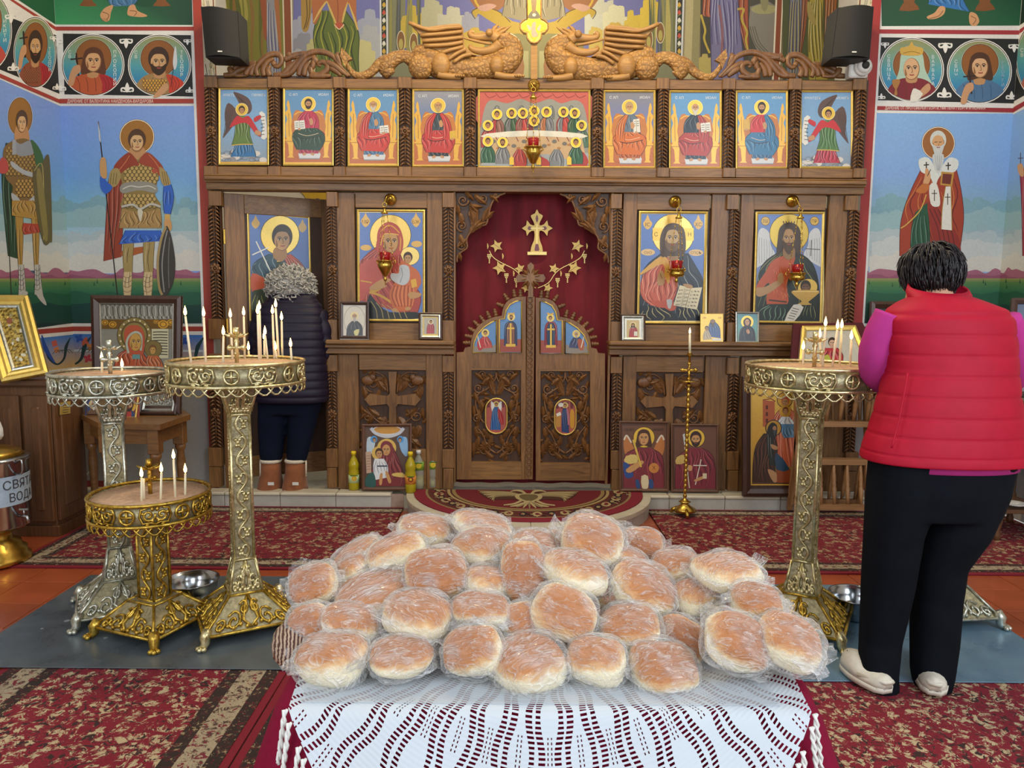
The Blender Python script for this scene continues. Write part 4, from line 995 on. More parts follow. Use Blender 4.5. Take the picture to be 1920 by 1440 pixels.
def cross_panel(x0, y0, x1, y1, Y):
    """relief: plain cross over scrolling leaves and birds"""
    o = thing('relief_panel', None, None); o.parent = icono; o.matrix_parent_inverse = Matrix.Translation(-icono.location)
    w, h = x1-x0, y1-y0; cx = (x0+x1)/2; X = lambda u: x0+w*u; Yp = lambda v: y0+h*v
    c = MB(); 
    pts = [(X(.44), Yp(.02)), (X(.56), Yp(.02)), (X(.54), Yp(.3)), (X(.58), Yp(.33)), (X(.84), Yp(.30)), (X(.92), Yp(.37)), (X(.84), Yp(.45)), (X(.58), Yp(.43)), (X(.55), Yp(.47)), (X(.56), Yp(.98)), (X(.44), Yp(.98)), (X(.45), Yp(.47)), (X(.42), Yp(.43)), (X(.16), Yp(.45)), (X(.08), Yp(.37)), (X(.16), Yp(.30)), (X(.42), Yp(.33)), (X(.46), Yp(.3))]
    c.prism([UY(a, b, Y-.03) for a, b in pts], (0, .03, 0)); c.build('cross', WD, o)
    for g in (0, 1):
        f = (lambda u: X(u)) if g == 0 else (lambda u: X(1-u)); sg = 1 if g == 0 else -1
        m = MB(); rw = w*.0001
        curl(m, f(.20), Yp(.17), w*.13, pi/2, sg*1.5, Y, .006, .008); curl(m, f(.14), Yp(.58), w*.10, -pi/2, sg*1.6, Y, .006, .008)
        vine(m, [(f(.43), Yp(.29)), (f(.40), Yp(.12)), (f(.28), Yp(.03)), (f(.12), Yp(.04))], .008, .004, Y, 6, 4, .008); vine(m, [(f(.43), Yp(.95)), (f(.38), Yp(.72)), (f(.24), Yp(.62)), (f(.10), Yp(.48))], .008, .004, Y, 6, 4, .008)
        m.ell(UY(f(.13), Yp(.13), Y-.018), (w*.0004, .012, w*.0003), 10, 6); m.ell(UY(f(.20), Yp(.09), Y-.02), (w*.0002, .01, w*.0002), 8, 5)
        for (u, v, a, L, wd, b) in ((.40, .26, -2.4, .26, .10, .5), (.41, .22, -1.9, .20, .09, .4), (.36, .10, 2.6, .2, .09, .6), (.06, .20, 1.2, .24, .09, .4), (.41, .60, 2.2, .34, .13, -.5), (.40, .72, 2.7, .30, .12, -.5), (.40, .86, 3.0, .32, .12, -.6), (.30, .58, -2.7, .22, .09, .5), (.10, .70, 1.4, .24, .11, -.4), (.22, .86, 2.2, .2, .1, .5)):
            leaf(m, f(u), Yp(v), a if g == 0 else pi-a, L*w, wd*w, Y, b*sg, .006)
        rr = random.Random(g+3)
        for k in range(34):
            u, v = .04+.38*rr.random(), .03+.92*rr.random()
            if .26 < v < .48: continue
            a = rr.random()*2*pi; leaf(m, f(u), Yp(v), a, w*(.12+.08*rr.random()), w*.07, Y, .8*(rr.random()-.5), .002)
        q = m.build('scrollwork', WDK, o); q['kind'] = 'stuff'
cross_panel(673, 694, 799, 842, YI+.035); cross_panel(1191, 698, 1319, 846, YI+.035)
# ---- openwork spandrels over the royal doors
def spandrel(g):
    f = (lambda x: x) if g == 0 else (lambda x: 1997.5-x); sg = 1 if g == 0 else -1; o0 = 0 if g == 0 else 1
    o = thing('spandrel', None, None); o.parent = icono; o.matrix_parent_inverse = Matrix.Translation(-icono.location)
    Y = YI+.0; yo = lambda y: y+o0*1.5
    arch = [(948, 362), (930, 370), (921, 384), (916, 402), (912, 420), (900, 424), (884, 434), (875, 448), (876, 464), (866, 472), (858, 480), (857, 492)]
    A = cr(arch, 4); poly = [(853, 362)]+[tuple(p) for p in A]+[(853, 492)]
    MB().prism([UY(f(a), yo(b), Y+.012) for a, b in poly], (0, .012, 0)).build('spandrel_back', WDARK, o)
    m = MB(); vine(m, [(f(a), yo(b)) for a, b in arch], .008, .007, Y, 6, 4, .004); vine(m, [(f(853.5), yo(362)), (f(853.5), yo(490))], .007, .007, Y, 5, 0, .0)
    for (x, y, r, a, t) in ((868, 376, 11, 0, 1.5), (905, 372, 10, pi, -1.4), (866, 424, 11, pi/2, 1.5), (866, 462, 9, -pi/2, -1.4), (930, 366, 6, 0, 1.2), (884, 402, 7, 0, -1.3)): curl(m, f(x), yo(y), r, a if g == 0 else pi-a, t*sg, Y, .0065, .006)
    for (x, y, a, L, w, b) in ((882, 436, -1.0, 34, 12, .3), (884, 432, -.7, 34, 11, .4), (886, 426, -1.35, 36, 12, .2), (888, 420, -1.7, 34, 11, -.2), (905, 415, -1.2, 34, 10, .2), (910, 412, -.9, 24, 9, .3), (862, 400, 1.2, 26, 10, .4), (862, 440, 1.3, 28, 10, -.3), (876, 448, 2.3, 26, 9, .3), (872, 360, .6, 24, 9, .4), (890, 364, .9, 30, 11, -.4), (918, 366, .5, 22, 8, .4), (880, 385, .3, 26, 9, -.4), (858, 385, 1.4, 22, 8, .2), (860, 474, 1.2, 18, 7, .2), (895, 398, -2.4, 24, 9, .4)):
        leaf(m, f(x), yo(y), a if g == 0 else pi-a, L, w, Y, b*sg, .006)
    q = m.build('scrollwork', WDK, o); q['kind'] = 'stuff'
spandrel(0); spandrel(1)
# ================================================================= velvet curtain behind the royal doors
def velvet():
    t = NT('red_velvet'); v = t.coord('Object'); n = t.noise(v, 300, 2); n2 = t.noise(t.coord('Object', (6, 6, 1)), 2, 3)
    t.l(t.ramp(n2.outputs[0], [(.3, lin('#5a0d18')), (.7, lin('#7a1422'))]), t.b.inputs['Base Color']); t.b.inputs['Roughness'].default_value = .85
    t.b.inputs['Sheen Weight'].default_value = .5; t.b.inputs['Sheen Roughness'].default_value = .4; t.b.inputs['Sheen Tint'].default_value = (*lin('#c03040'), 1); t.bump(n.outputs[0], .1, .002); return t.m
VELV = velvet(); YCU = YI+.16
cu = thing('velvet_curtain', 'dark red velvet curtain with gold cross and vines behind the royal doors', 'curtain', UY(997, 900, YCU))
xa, xb2 = UY(846, 600, YCU).x-.05, UY(1150, 600, YCU).x+.05; zt, zb = UY(997, 352, YCU).z, UY(997, 905, YCU).z
m = MB(); nx, nz = 90, 14; vs = []
for j in range(nz+1):
    for i in range(nx+1):
        u = i/nx; vs.append((xa+(xb2-xa)*u, YCU+.014*sin(u*38+.4*sin(j*.5))+.008*sin(u*17+1), zt+(zb-zt)*j/nz))
m.add(vs, [(j*(nx+1)+i, j*(nx+1)+i+1, (j+1)*(nx+1)+i+1, (j+1)*(nx+1)+i) for j in range(nz) for i in range(nx)], True)
m.build('drape', VELV, cu)
P = Paint(PY(YCU-.028)); G = ('#c2a04c', .35); GL = ('#e0c878', .35)
P.at((800, 340), .25)
def emb_cross():
    out = [(827, 210), (843, 240), (872, 258), (852, 300), (846, 330), (880, 322), (905, 292), (912, 330), (945, 352), (912, 372), (904, 410), (882, 380), (846, 372), (848, 440), (872, 525), (778, 525), (806, 440), (806, 372), (770, 382), (752, 410), (744, 372), (714, 352), (746, 330), (752, 292), (776, 322), (808, 330), (800, 300), (780, 258), (812, 240)]
    P.poly(out, G, 2); P.rect(756, 528, 900, 552, GL)
    for c in (((827, 250), (838, 280), (827, 310), (816, 280)), ((770, 335), (795, 352), (770, 368), (756, 352)), ((884, 335), (902, 352), (884, 368), (862, 352)), ((827, 450), (846, 515), (827, 522), (808, 515))): P.poly(c, '#6a1620', 2)
    P.line([(827, 320), (827, 470)], 10, GL, 0); P.line([(780, 352), (880, 352)], 10, GL, 0)
emb_cross()
def vleaf(x, y, s, a):
    pts = []
    for k in range(15):
        t = a+2*pi*k/15; r = s*(1.0 if k % 3 == 0 else .55 if k % 3 == 1 else .5); pts.append((x+r*cos(t), y+r*sin(t)))
    P.raw(pts, G); P.line([(x-s*.5*cos(a), y-s*.5*sin(a)), (x+s*.8*cos(a), y+s*.8*sin(a))], s*.08, '#8a6a24', 0)
for g in (0, 1):
    f = (lambda x: x) if g == 0 else (lambda x: 1654-x)
    P.line([(f(470), 520), (f(500), 570), (f(560), 610), (f(640), 650), (f(690), 690), (f(740), 760), (f(820), 800)], 5, GL)
    for (x, y, s) in ((525, 485, 50), (548, 650, 55), (700, 655, 42), (745, 800, 38)): vleaf(f(x), y, s, .6 if g == 0 else 2.5)
    for (x, y) in ((470, 575), (598, 720), (672, 755)):
        P.hold = True
        for r_ in range(6):
            for c_ in range(max(1, 4-r_//1+1 if r_ < 5 else 1)):
                n_ = max(1, 4-r_ if r_ > 1 else 3)
                if c_ < n_: P.ell(f(x)+(c_-(n_-1)/2)*11, y-25+r_*12, 5.2, 5.2, GL, n=8)
        P.hold = False; P.lay += 1
    for (x, y) in ((455, 485), (568, 560), (650, 690)): P.line([(f(x), y-20), (f(x)+4, y), (f(x)+2, y+22)], [3, 12, 4], G)
P.build('gold_embroidery', ICON, cu)
# ================================================================= icon builder
def offs(c4, d):
    """move four corners (TL,TR,BR,BL) inwards by d metres"""
    out = []
    for i in range(4):
        p = c4[i]; a = (c4[(i+1) % 4]-p).normalized(); b = (c4[i-1]-p).normalized(); out.append(p+a*d+b*d)
    return out
def ringframe(c4, n, w, dep, back=0.0, prof=0.0):
    """moulded frame: one closed ring, proud by dep along n"""
    I = offs(c4, w); mid = offs(c4, w*.45); m = MB(); v = []
    for (c, d) in ((c4, -back), (c4, dep*.75), (mid, dep), (I, dep*.55+prof), (I, -back)): v += [p+n*d for p in c]
    fs = []
    for r in range(5):
        r2 = (r+1) % 5
        for i in range(4): j = (i+1) % 4; fs.append((r*4+i, r*4+j, r2*4+j, r2*4+i))
    m.add(v, fs); return m
def icon(name, label, quad, plane, fw, fdep, fmat, paint, cat='icon', back=.012, parent=None, group=None, boardmat=None, scale=100.0, subframes=()):
    c4 = [plane.hit(*q) for q in quad]; n = plane.n
    if parent is None: o = thing(name, label, cat, (c4[2]+c4[3])/2, group)
    else:
        o = thing(name, None, None); o.parent = parent; o.matrix_parent_inverse = Matrix.Translation(-chainloc(parent)); 
        if label: o['label'] = label
    MB().prism([p-n*back for p in c4], n*(back+.001)).build('board', boardmat or WDARK, o)
    ringframe(c4, n, fw, fdep, 0).build('frame', fmat, o)
    for (w0, w1, d, mt, nm) in subframes: ringframe(offs(c4, w0), n, w1, d, 0).build(nm, mt, o)
    P = Paint(plane, quad[0], (quad[1][0]-quad[0][0])/scale, .0012); P.o = quad[0]
    if paint: paint(P); P.build('painting', ICON, o)
    return o
# ---- painted figures for the upper row; local units: 100 wide, 150 high
GH = ('#e0bb50', .55); GF = ('#d9a848', .35)
def throne(P, c=None, c2='#b8743a'):
    c = c or GF
    P.rect(3, 98, 97, 147, '#b4683a'); r = random.Random(len(P.v))
    for k in range(14): x, y = 6+88*r.random(), 102+42*r.random(); P.line([(x, y), (x+6*r.random(), y+3), (x+9, y+6*r.random())], .5, '#8a4a26')
    for g in (-1, 1):
        P.poly([(50+g*40, 24), (50+g*43, 34), (50+g*41, 42), (50+g*46, 50), (50+g*42, 62), (50+g*45, 74), (50+g*43, 102), (50+g*32, 102), (50+g*33, 60), (50+g*36, 44), (50+g*37, 34)], c, 3)
        P.poly([(50+g*47, 102), (50+g*26, 102), (50+g*30, 110), (50+g*31, 134), (50+g*28, 138), (50+g*42, 138), (50+g*38, 134), (50+g*40, 112)], c, 0)
        P.line([(50+g*39, 50), (50+g*38, 96)], 1, '#8a5a24', 0); P.line([(50+g*45, 106), (50+g*28, 106)], 1, '#8a5a24', 0)
    P.poly([(20, 52), (30, 44), (38, 50), (50, 44), (62, 50), (70, 44), (80, 52), (80, 100), (20, 100)], c2, 2); P.line([(22, 54), (32, 48), (50, 50), (68, 48), (78, 54)], 2, c)
def evangelist(bg, tunic, mantle, hem, hair, beard, style, book, turn=.2, over=None, bgt=None, cush='#b83a2c'):
    def fn(P):
        P.rect(0, 0, 100, 150, GF); P.grad(4, 4, 96, 110, [(4, bg), (60, bgt or bg), (110, bgt or bg)]); throne(P)
        P.text('С АП', 12, 16, 5, '#d8dce0'); P.text('ИОАНЪ'[:4], 70, 16, 5, '#d8dce0')
        P.ell(74, 92, 9, 6, cush); P.ell(26, 92, 8, 6, cush)
        P.poly([(30, 130), (34, 126), (70, 126), (74, 131), (72, 140), (32, 140)], '#c9ccd2', 0); P.line([(32, 140), (72, 140)], 2, '#8c9098', 0)
        P.halo(50, 32, 14, GH, '#fff0c0', .9)
        P.robe([(34, 108), (32, 122), (32, 130)], [(66, 108), (69, 122), (70, 130)], hem, 5, w=1.2)
        for g in (-1, 1): P.ell(50+g*8, 131, 4, 2.6, '#b98a60', .3*g)
        P.robe([(42, 46), (31, 58), (28, 74), (30, 92)], [(58, 46), (68, 57), (71, 74), (70, 92)], tunic, 4, w=1.1)
        P.robe([(30, 80), (20, 90), (19, 104), (27, 122)], [(66, 80), (80, 90), (82, 106), (72, 124)], mantle, 7, w=1.5)
        P.poly([(20, 92), (36, 100), (62, 98), (80, 92), (70, 84), (50, 88), (32, 82)], mantle, 4); P.line([(24, 94), (44, 101), (76, 95)], 1.2, '#2a1a16'); P.line([(30, 90), (48, 95), (70, 90)], .8, '#e8c8a8')
        if over == 'L': P.robe([(42, 47), (30, 60), (24, 80), (24, 96)], [(48, 48), (42, 66), (40, 84), (42, 100)], mantle, 3, w=1.2)
        if over == 'R': P.robe([(54, 48), (58, 66), (56, 84), (58, 98)], [(60, 46), (71, 60), (76, 78), (74, 98)], mantle, 3, w=1.2)
        if over == 'B': P.robe([(42, 46), (29, 60), (24, 80), (24, 96)], [(47, 49), (40, 66), (38, 84), (38, 98)], mantle, 2, w=1.2); P.robe([(53, 49), (60, 66), (60, 84), (60, 98)], [(58, 46), (71, 60), (76, 78), (76, 98)], mantle, 2, w=1.2)
        bx, by, bw, bh, bc = book
        P.poly([(bx, by), (bx+bw, by-2), (bx+bw+2, by+bh), (bx+1, by+bh+2)], bc, 0)
        if bc.startswith('#d'):
            P.line([(bx+bw*.5, by-1), (bx+bw*.5+1, by+bh)], .8, '#8a8678', 0)
            for k in range(3):
                P.line([(bx+2, by+4+k*4.2), (bx+bw*.42, by+3.6+k*4.2)], 1, '#3a3630', 0); P.line([(bx+bw*.58, by+3.5+k*4.2), (bx+bw-1, by+3+k*4.2)], 1, '#3a3630', 0)
        P.poly([(52, 64), (56, 60), (60, 68), (57, 74), (53, 72)], '#b98a60', 3); P.ell(bx+bw*.5, by+bh+1, 3, 2.4, '#b98a60')
        P.face(50, 33, 11.5, '#b98a60', hair, beard, style, turn)
    return fn
def archangel(mir, robe1, robe2, cape, wing):
    def fn(P):
        f = (lambda x: 100-x) if mir else (lambda x: x); g_ = -1 if mir else 1
        P.rect(0, 0, 100, 150, GF); P.grad(4, 4, 96, 146, [(4, '#6f9ac8'), (80, '#7fa6cc'), (146, '#8a98a8')])
        r = random.Random(4)
        for k in range(16): P.ell(8+84*r.random(), 126+20*r.random(), 7, 5, r.choice(['#b4b2b0', '#8f8f94', '#cfcac4', '#75767e'])); P.ring(8+84*r.random(), 128+16*r.random(), 6, 4, .7, '#5f6068')
        P.rect(0, 146.5, 100, 150, GF); P.rect(0, 0, 4, 150, GF); P.rect(96, 0, 100, 150, GF)
        P.text('АРХАГГЕЛЪ', 9, 17, 5, '#dfe4ea', 30); P.text('МИХАИЛЪ' if mir else 'ГАВРИИЛЪ', 66, 17, 5, '#dfe4ea', 26)
        P.poly([(f(30), 8), (f(58), 20), (f(66), 40), (f(58), 52), (f(46), 40), (f(36), 22)], wing, 3); P.poly([(f(40), 50), (f(20), 30), (f(12), 50), (f(14), 80), (f(8), 100), (f(22), 84), (f(38), 62)], wing, 3)
        for k in range(4): P.line([(f(32+4*k), 12+3*k), (f(46+4*k), 28+3*k), (f(56+2*k), 44)], .7, '#3a2a26'); P.line([(f(16+4*k), 44), (f(14+3*k), 66), (f(10+3*k), 94-4*k)], .7, '#3a2a26')
        P.halo(f(46), 43, 12, GH, '#fff0c0', .8)
        P.robe([(f(38), 100), (f(30), 122), (f(24), 136)], [(f(62), 100), (f(70), 122), (f(74), 136)], robe2, 7, w=1.4)
        P.robe([(f(40), 56), (f(34), 70), (f(32), 92), (f(26), 114)], [(f(56), 56), (f(62), 70), (f(62), 92), (f(68), 112)], robe1, 5, w=1.3); P.line([(f(26), 114), (f(46), 112), (f(68), 112)], 1.6, '#d8b050'); P.line([(f(36), 70), (f(60), 68)], 1.4, '#d8b050', 0)
        P.poly([(f(36), 56), (f(48), 60), (f(60), 56), (f(76), 80), (f(84), 96), (f(74), 92), (f(58), 72), (f(46), 70), (f(34), 74), (f(22), 78)], cape, 3)
        P.poly([(f(74), 84), (f(84), 88), (f(82), 94), (f(72), 92)], '#b98a60', 3)
        P.poly([(f(80), 50), (f(92), 52), (f(96), 98), (f(84), 100), (f(88), 76)], '#d8d8d4', 2)
        for k in range(6): P.line([(f(84), 58+7*k), (f(91), 57+7*k)], 1.2, '#3a3a3a', 0)
        P.poly([(f(70), 60), (f(82), 54), (f(84), 60), (f(72), 68)], cape, 2)
        P.face(f(46), 45, 9.5, '#b98a60', '#3a2416', None, 'short', .2*g_)
    return fn
def supper(P):
    P.rect(0, 0, 100, 70, GF); P.rect(2, 2, 98, 67.6, '#8c8c84')
    for x in (14, 36, 62, 80): P.poly([(x, 26), (x, 17), (x+3, 13.5), (x+6, 17), (x+6, 26)], '#6a6c68', 2); P.line([(x+3, 15), (x+3, 26)], .5, '#b8bab4', 0)
    P.poly([(2, 2), (98, 2), (98, 30), (94, 14), (86, 9), (74, 12), (64, 8), (50, 12), (38, 8), (26, 12), (12, 9), (6, 16), (2, 34)], '#b85a50', 3)
    for k in range(9): P.line([(6+10*k, 3), (10+10*k, 7), (16+10*k, 5)], .6, '#7c2f2c')
    heads = [(17, 22, '#8a5a4a', '#b03a30'), (30, 21, '#3c5a34', '#6c6c6a'), (40, 21, '#b03a30', '#8a5a4a'), (50, 19, '#6c6c6a', '#7c2f2c'), (61, 20, '#77787a', '#b06a3a'), (76, 20, '#b03a30', '#77787a'), (86, 21, '#2c5a3a', '#3c5a34'), (9, 32, '#b03a30', '#b8544a'), (92, 32, '#4c6a54', '#77787a')]
    for (x, y, c, c2) in heads:
        P.robe([(x-2, y+3), (x-6, y+9), (x-6, y+19)], [(x+2, y+3), (x+6, y+9), (x+6, y+19)], c, 3, w=.6); P.robe([(x-2, y+4), (x-5, y+9), (x-5, y+17)], [(x, y+4), (x-1, y+9), (x-1, y+17)], c2, 1, w=.6)
    P.poly([(8, 40), (92, 40), (97, 66), (3, 66)], '#c0a076', 0); P.poly([(8, 39), (50, 36), (92, 39), (93, 43), (50, 41), (7, 43)], '#d8d4c4', 2)
    for k in range(9): P.ell(14+9*k, 46+(k % 3)*2, 2.2, 1.7, '#6f6a60'); P.ell(18+9*k, 52-(k % 2)*3, 1.8, 1, '#a8743c'); P.line([(16+9*k, 42), (18+9*k, 46)], .7, '#7c2f2c', 0)
    P.poly([(4, 66), (20, 57), (40, 62), (60, 57), (80, 62), (97, 56), (97, 67.5), (3, 67.5)], '#9aa0a4', 3); P.poly([(46, 67.5), (54, 58), (66, 67.5)], '#a8342c', 2); P.poly([(80, 67.5), (90, 54), (97, 60), (97, 67.5)], '#a8342c', 2)
    for (x, y, c) in ((9, 46, '#2c5a3a'), (22, 47, '#77787a'), (37, 50, '#b03a30'), (50, 50, '#8a8a8a'), (70, 50, '#77797c'), (87, 47, '#2c5a3a')):
        P.robe([(x-2, y+3), (x-6, y+10), (x-6, y+19)], [(x+2, y+3), (x+6, y+10), (x+6, y+19)], c, 3, w=.6)
    for (x, y, c, c2) in heads+[(9, 46, 0, 0), (22, 47, 0, 0), (87, 47, 0, 0), (50, 28, 0, 0)]: P.halo(x, y, 4.6, ('#f0c840', .5), '#fff0c0', .35); P.face(x, y+.3, 3.6, '#a87a50', '#4a2f1a', None if x % 2 else ('#5a3c22', .6), 'short')
    for x in (28, 52, 79): P.poly([(x, 67), (x, 61), (x+2, 59), (x+4, 61), (x+4, 67)], ('#e0b840', .4), 0)
PI = PY(YI+.012)
def rq(x0, y0, x1, y1, d=0.0): return [(x0, y0), (x1, y0+d), (x1, y1+d), (x0, y1)]
UPI = [(410, 164.5, 505, 310), (531, 164.5, 626, 311), (652, 165.5, 748, 312.5), (773, 167, 870, 313), (896, 168.5, 1107, 315.5), (1131, 169.5, 1229, 316), (1254, 170, 1353, 316.5), (1379, 170, 1477, 316.5), (1499, 169.5, 1599, 316)]
GRP = 'gilt icons in the upper row of the screen'
specs = [('winged archangel icon with red cape and long scroll, leftmost in the upper row', archangel(False, '#5f7a3a', '#2f6fa8', '#b82c30', '#5a4440')),
 ('icon of seated figure in crimson tunic and dark green mantle, second in upper row', evangelist('#5f8cb8', '#b0304a', '#24402c', '#a8304a', '#3a2416', ('#2c1a10', .6), 'short', (22, 66, 20, 15, '#d8d8d2'))),
 ('icon of grey-bearded figure in blue tunic and red mantle, third in upper row', evangelist('#5f8cb8', '#4a7296', '#c0392b', '#4a6f96', '#8a8478', ('#b8b4a8', .95), 'bald', (62, 74, 17, 13, '#d8d8d2'), -.1, 'L')),
 ('seated figure in red mantle on gleaming gold throne, left of the Last Supper icon', evangelist('#8c8c94', '#39444c', '#b83a34', '#2f3438', '#8a7a58', ('#a89468', .7), 'bald', (72, 82, 11, 14, '#caa53a'), .2, 'B', '#5f76a4')),
 ('wide Last Supper icon with many haloed figures at a table, centre of the upper row', supper),
 ('icon of seated figure in orange mantle with white scroll, beside the Last Supper icon', evangelist('#7c7c84', '#5f6f80', '#c86a2c', '#b05a28', '#a89468', ('#b8a880', .6), 'short', (57, 56, 12, 24, '#d4d2ca'), 0, 'L', '#6f78a8')),
 ('icon of a white-bearded seated figure in navy tunic with open book, upper row', evangelist('#5f92c4', '#20303f', '#a83228', '#20303f', '#b8b4a8', ('#c4c0b4', .95), 'bald', (60, 62, 18, 15, '#d8d8d2'), .1, 'R')),
 ('icon of dark-bearded seated figure in red with blue mantle and gold book', evangelist('#5f92c4', '#c02a2c', '#2f6f9c', '#2f6490', '#2c1a10', ('#24160e', .7), 'short', (14, 56, 12, 18, '#c8a24a'), -.2, 'R')),
 ('winged archangel icon with green tunic and white scroll, rightmost in the upper row', archangel(True, '#4f7a44', '#b8344a', '#c02c34', '#5a4440'))]
for i, (q, (lb, fn)) in enumerate(zip(UPI, specs)):
    icon('icon', lb, rq(*q), PI, .014, .012, GOLDF, fn, group=GRP)
# ---------------------------------------------------------------- large icons
BLUE = '#5f7fc0'
def crop(P, x, y, k=.25): P.at((x, y), k); return P
def p_mary(P):
    P.o, P.k = (380, 340), .25
    P.rect(1165, 215, 1665, 1045, ('#e8d8a0', .3)); P.rect(1178, 235, 1650, 1030, BLUE)
    P.ell(1408, 405, 156, 156, '#4a3a1c'); P.ell(1408, 405, 152, 152, ('#e0c06a', .6)); P.ell(1553, 560, 74, 70, '#4a3a1c'); P.ell(1553, 560, 71, 67, ('#e4c878', .6))
    for x, y in ((1222, 300), (1600, 300)): P.poly([(x, 235), (x+12, 262), (x+35, 300), (x, 345), (x-35, 300), (x-12, 262)], '#d8b060', 3); P.text('МР' if x < 1400 else 'БЖ', x, 318, 28, '#7a4a1c', center=True)
    P.ell(1225, 498, 42, 22, '#d8b060'); P.ell(1605, 470, 40, 24, '#d8b060')
    P.robe([(1320, 480), (1220, 560), (1178, 640), (1178, 860), (1200, 900)], [(1480, 540), (1520, 640), (1560, 760), (1640, 860), (1600, 1020)], '#a8483e', 9, w=7, dark='#6a2420', light='#d8806a')
    P.poly([(1250, 850), (1300, 900), (1400, 980), (1600, 980), (1610, 1030), (1250, 1030)], '#20282c', 3)
    for k in range(6): P.line([(1262+40*k, 900+10*k), (1300+40*k, 960), (1310+45*k, 1028)], 5, '#a89a60')
    P.poly([(1178, 640), (1320, 580), (1340, 760), (1250, 830), (1190, 900), (1178, 860)], '#b8544a', 4); P.line([(1250, 830), (1340, 860), (1440, 930), (1460, 980)], 18, '#c89a3c'); P.line([(1185, 745), (1270, 760)], 10, '#c89a3c', 0)
    P.poly([(1330, 760), (1255, 800), (1280, 835), (1350, 800)], '#c89a3c', 3)
    P.poly([(1310, 470), (1320, 360), (1390, 305), (1470, 340), (1505, 440), (1490, 540), (1440, 560), (1350, 570)], '#b04a3c', 5); P.line([(1330, 540), (1330, 400), (1400, 330), (1480, 400), (1480, 520)], 9, '#d09a3c')
    P.face(1412, 455, 118, '#b98f5c', '#8a3a30', None, 'none', .12, '#7a5630', 1.45)
    P.poly([(1300, 480), (1345, 370), (1420, 365), (1490, 400), (1500, 450), (1470, 400), (1410, 392), (1360, 400), (1335, 480), (1370, 560), (1330, 560)], '#b04a3c', 4); P.line([(1335, 480), (1358, 402), (1410, 393), (1470, 402)], 7, '#e0b050')
    P.poly([(1500, 590), (1560, 630), (1620, 680), (1640, 760), (1600, 830), (1560, 960), (1440, 960), (1400, 840), (1440, 760), (1470, 640)], '#c0663a', 4)
    for k in range(6): P.line([(1440+26*k, 780), (1420+30*k, 860), (1450+22*k, 940)], 5, '#7a2e1c'); P.line([(1450+26*k, 790), (1435+30*k, 860), (1462+22*k, 930)], 3, '#e8a070')
    P.poly([(1480, 630), (1545, 640), (1550, 740), (1500, 780), (1420, 740), (1415, 690), (1470, 690)], '#b8bec4', 3); P.line([(1490, 650), (1500, 700), (1480, 760)], 4, '#6a7480')
    P.face(1540, 580, 52, '#b98f5c', '#3a2416', None, 'short', -.2); P.poly([(1560, 740), (1600, 730), (1610, 790), (1570, 800)], '#d8a83c', 0)
    P.poly([(1250, 800), (1330, 740), (1400, 730), (1410, 745), (1370, 770), (1380, 790), (1300, 815)], '#b98f5c', 3); P.poly([(1640, 840), (1560, 830), (1540, 850), (1560, 880), (1620, 870)], '#b98f5c', 3)
    P.ell(1440, 965, 22, 14, '#b98f5c'); P.ell(1540, 955, 22, 14, '#b98f5c')
def christ_like(P, ox, john=False):
    pass
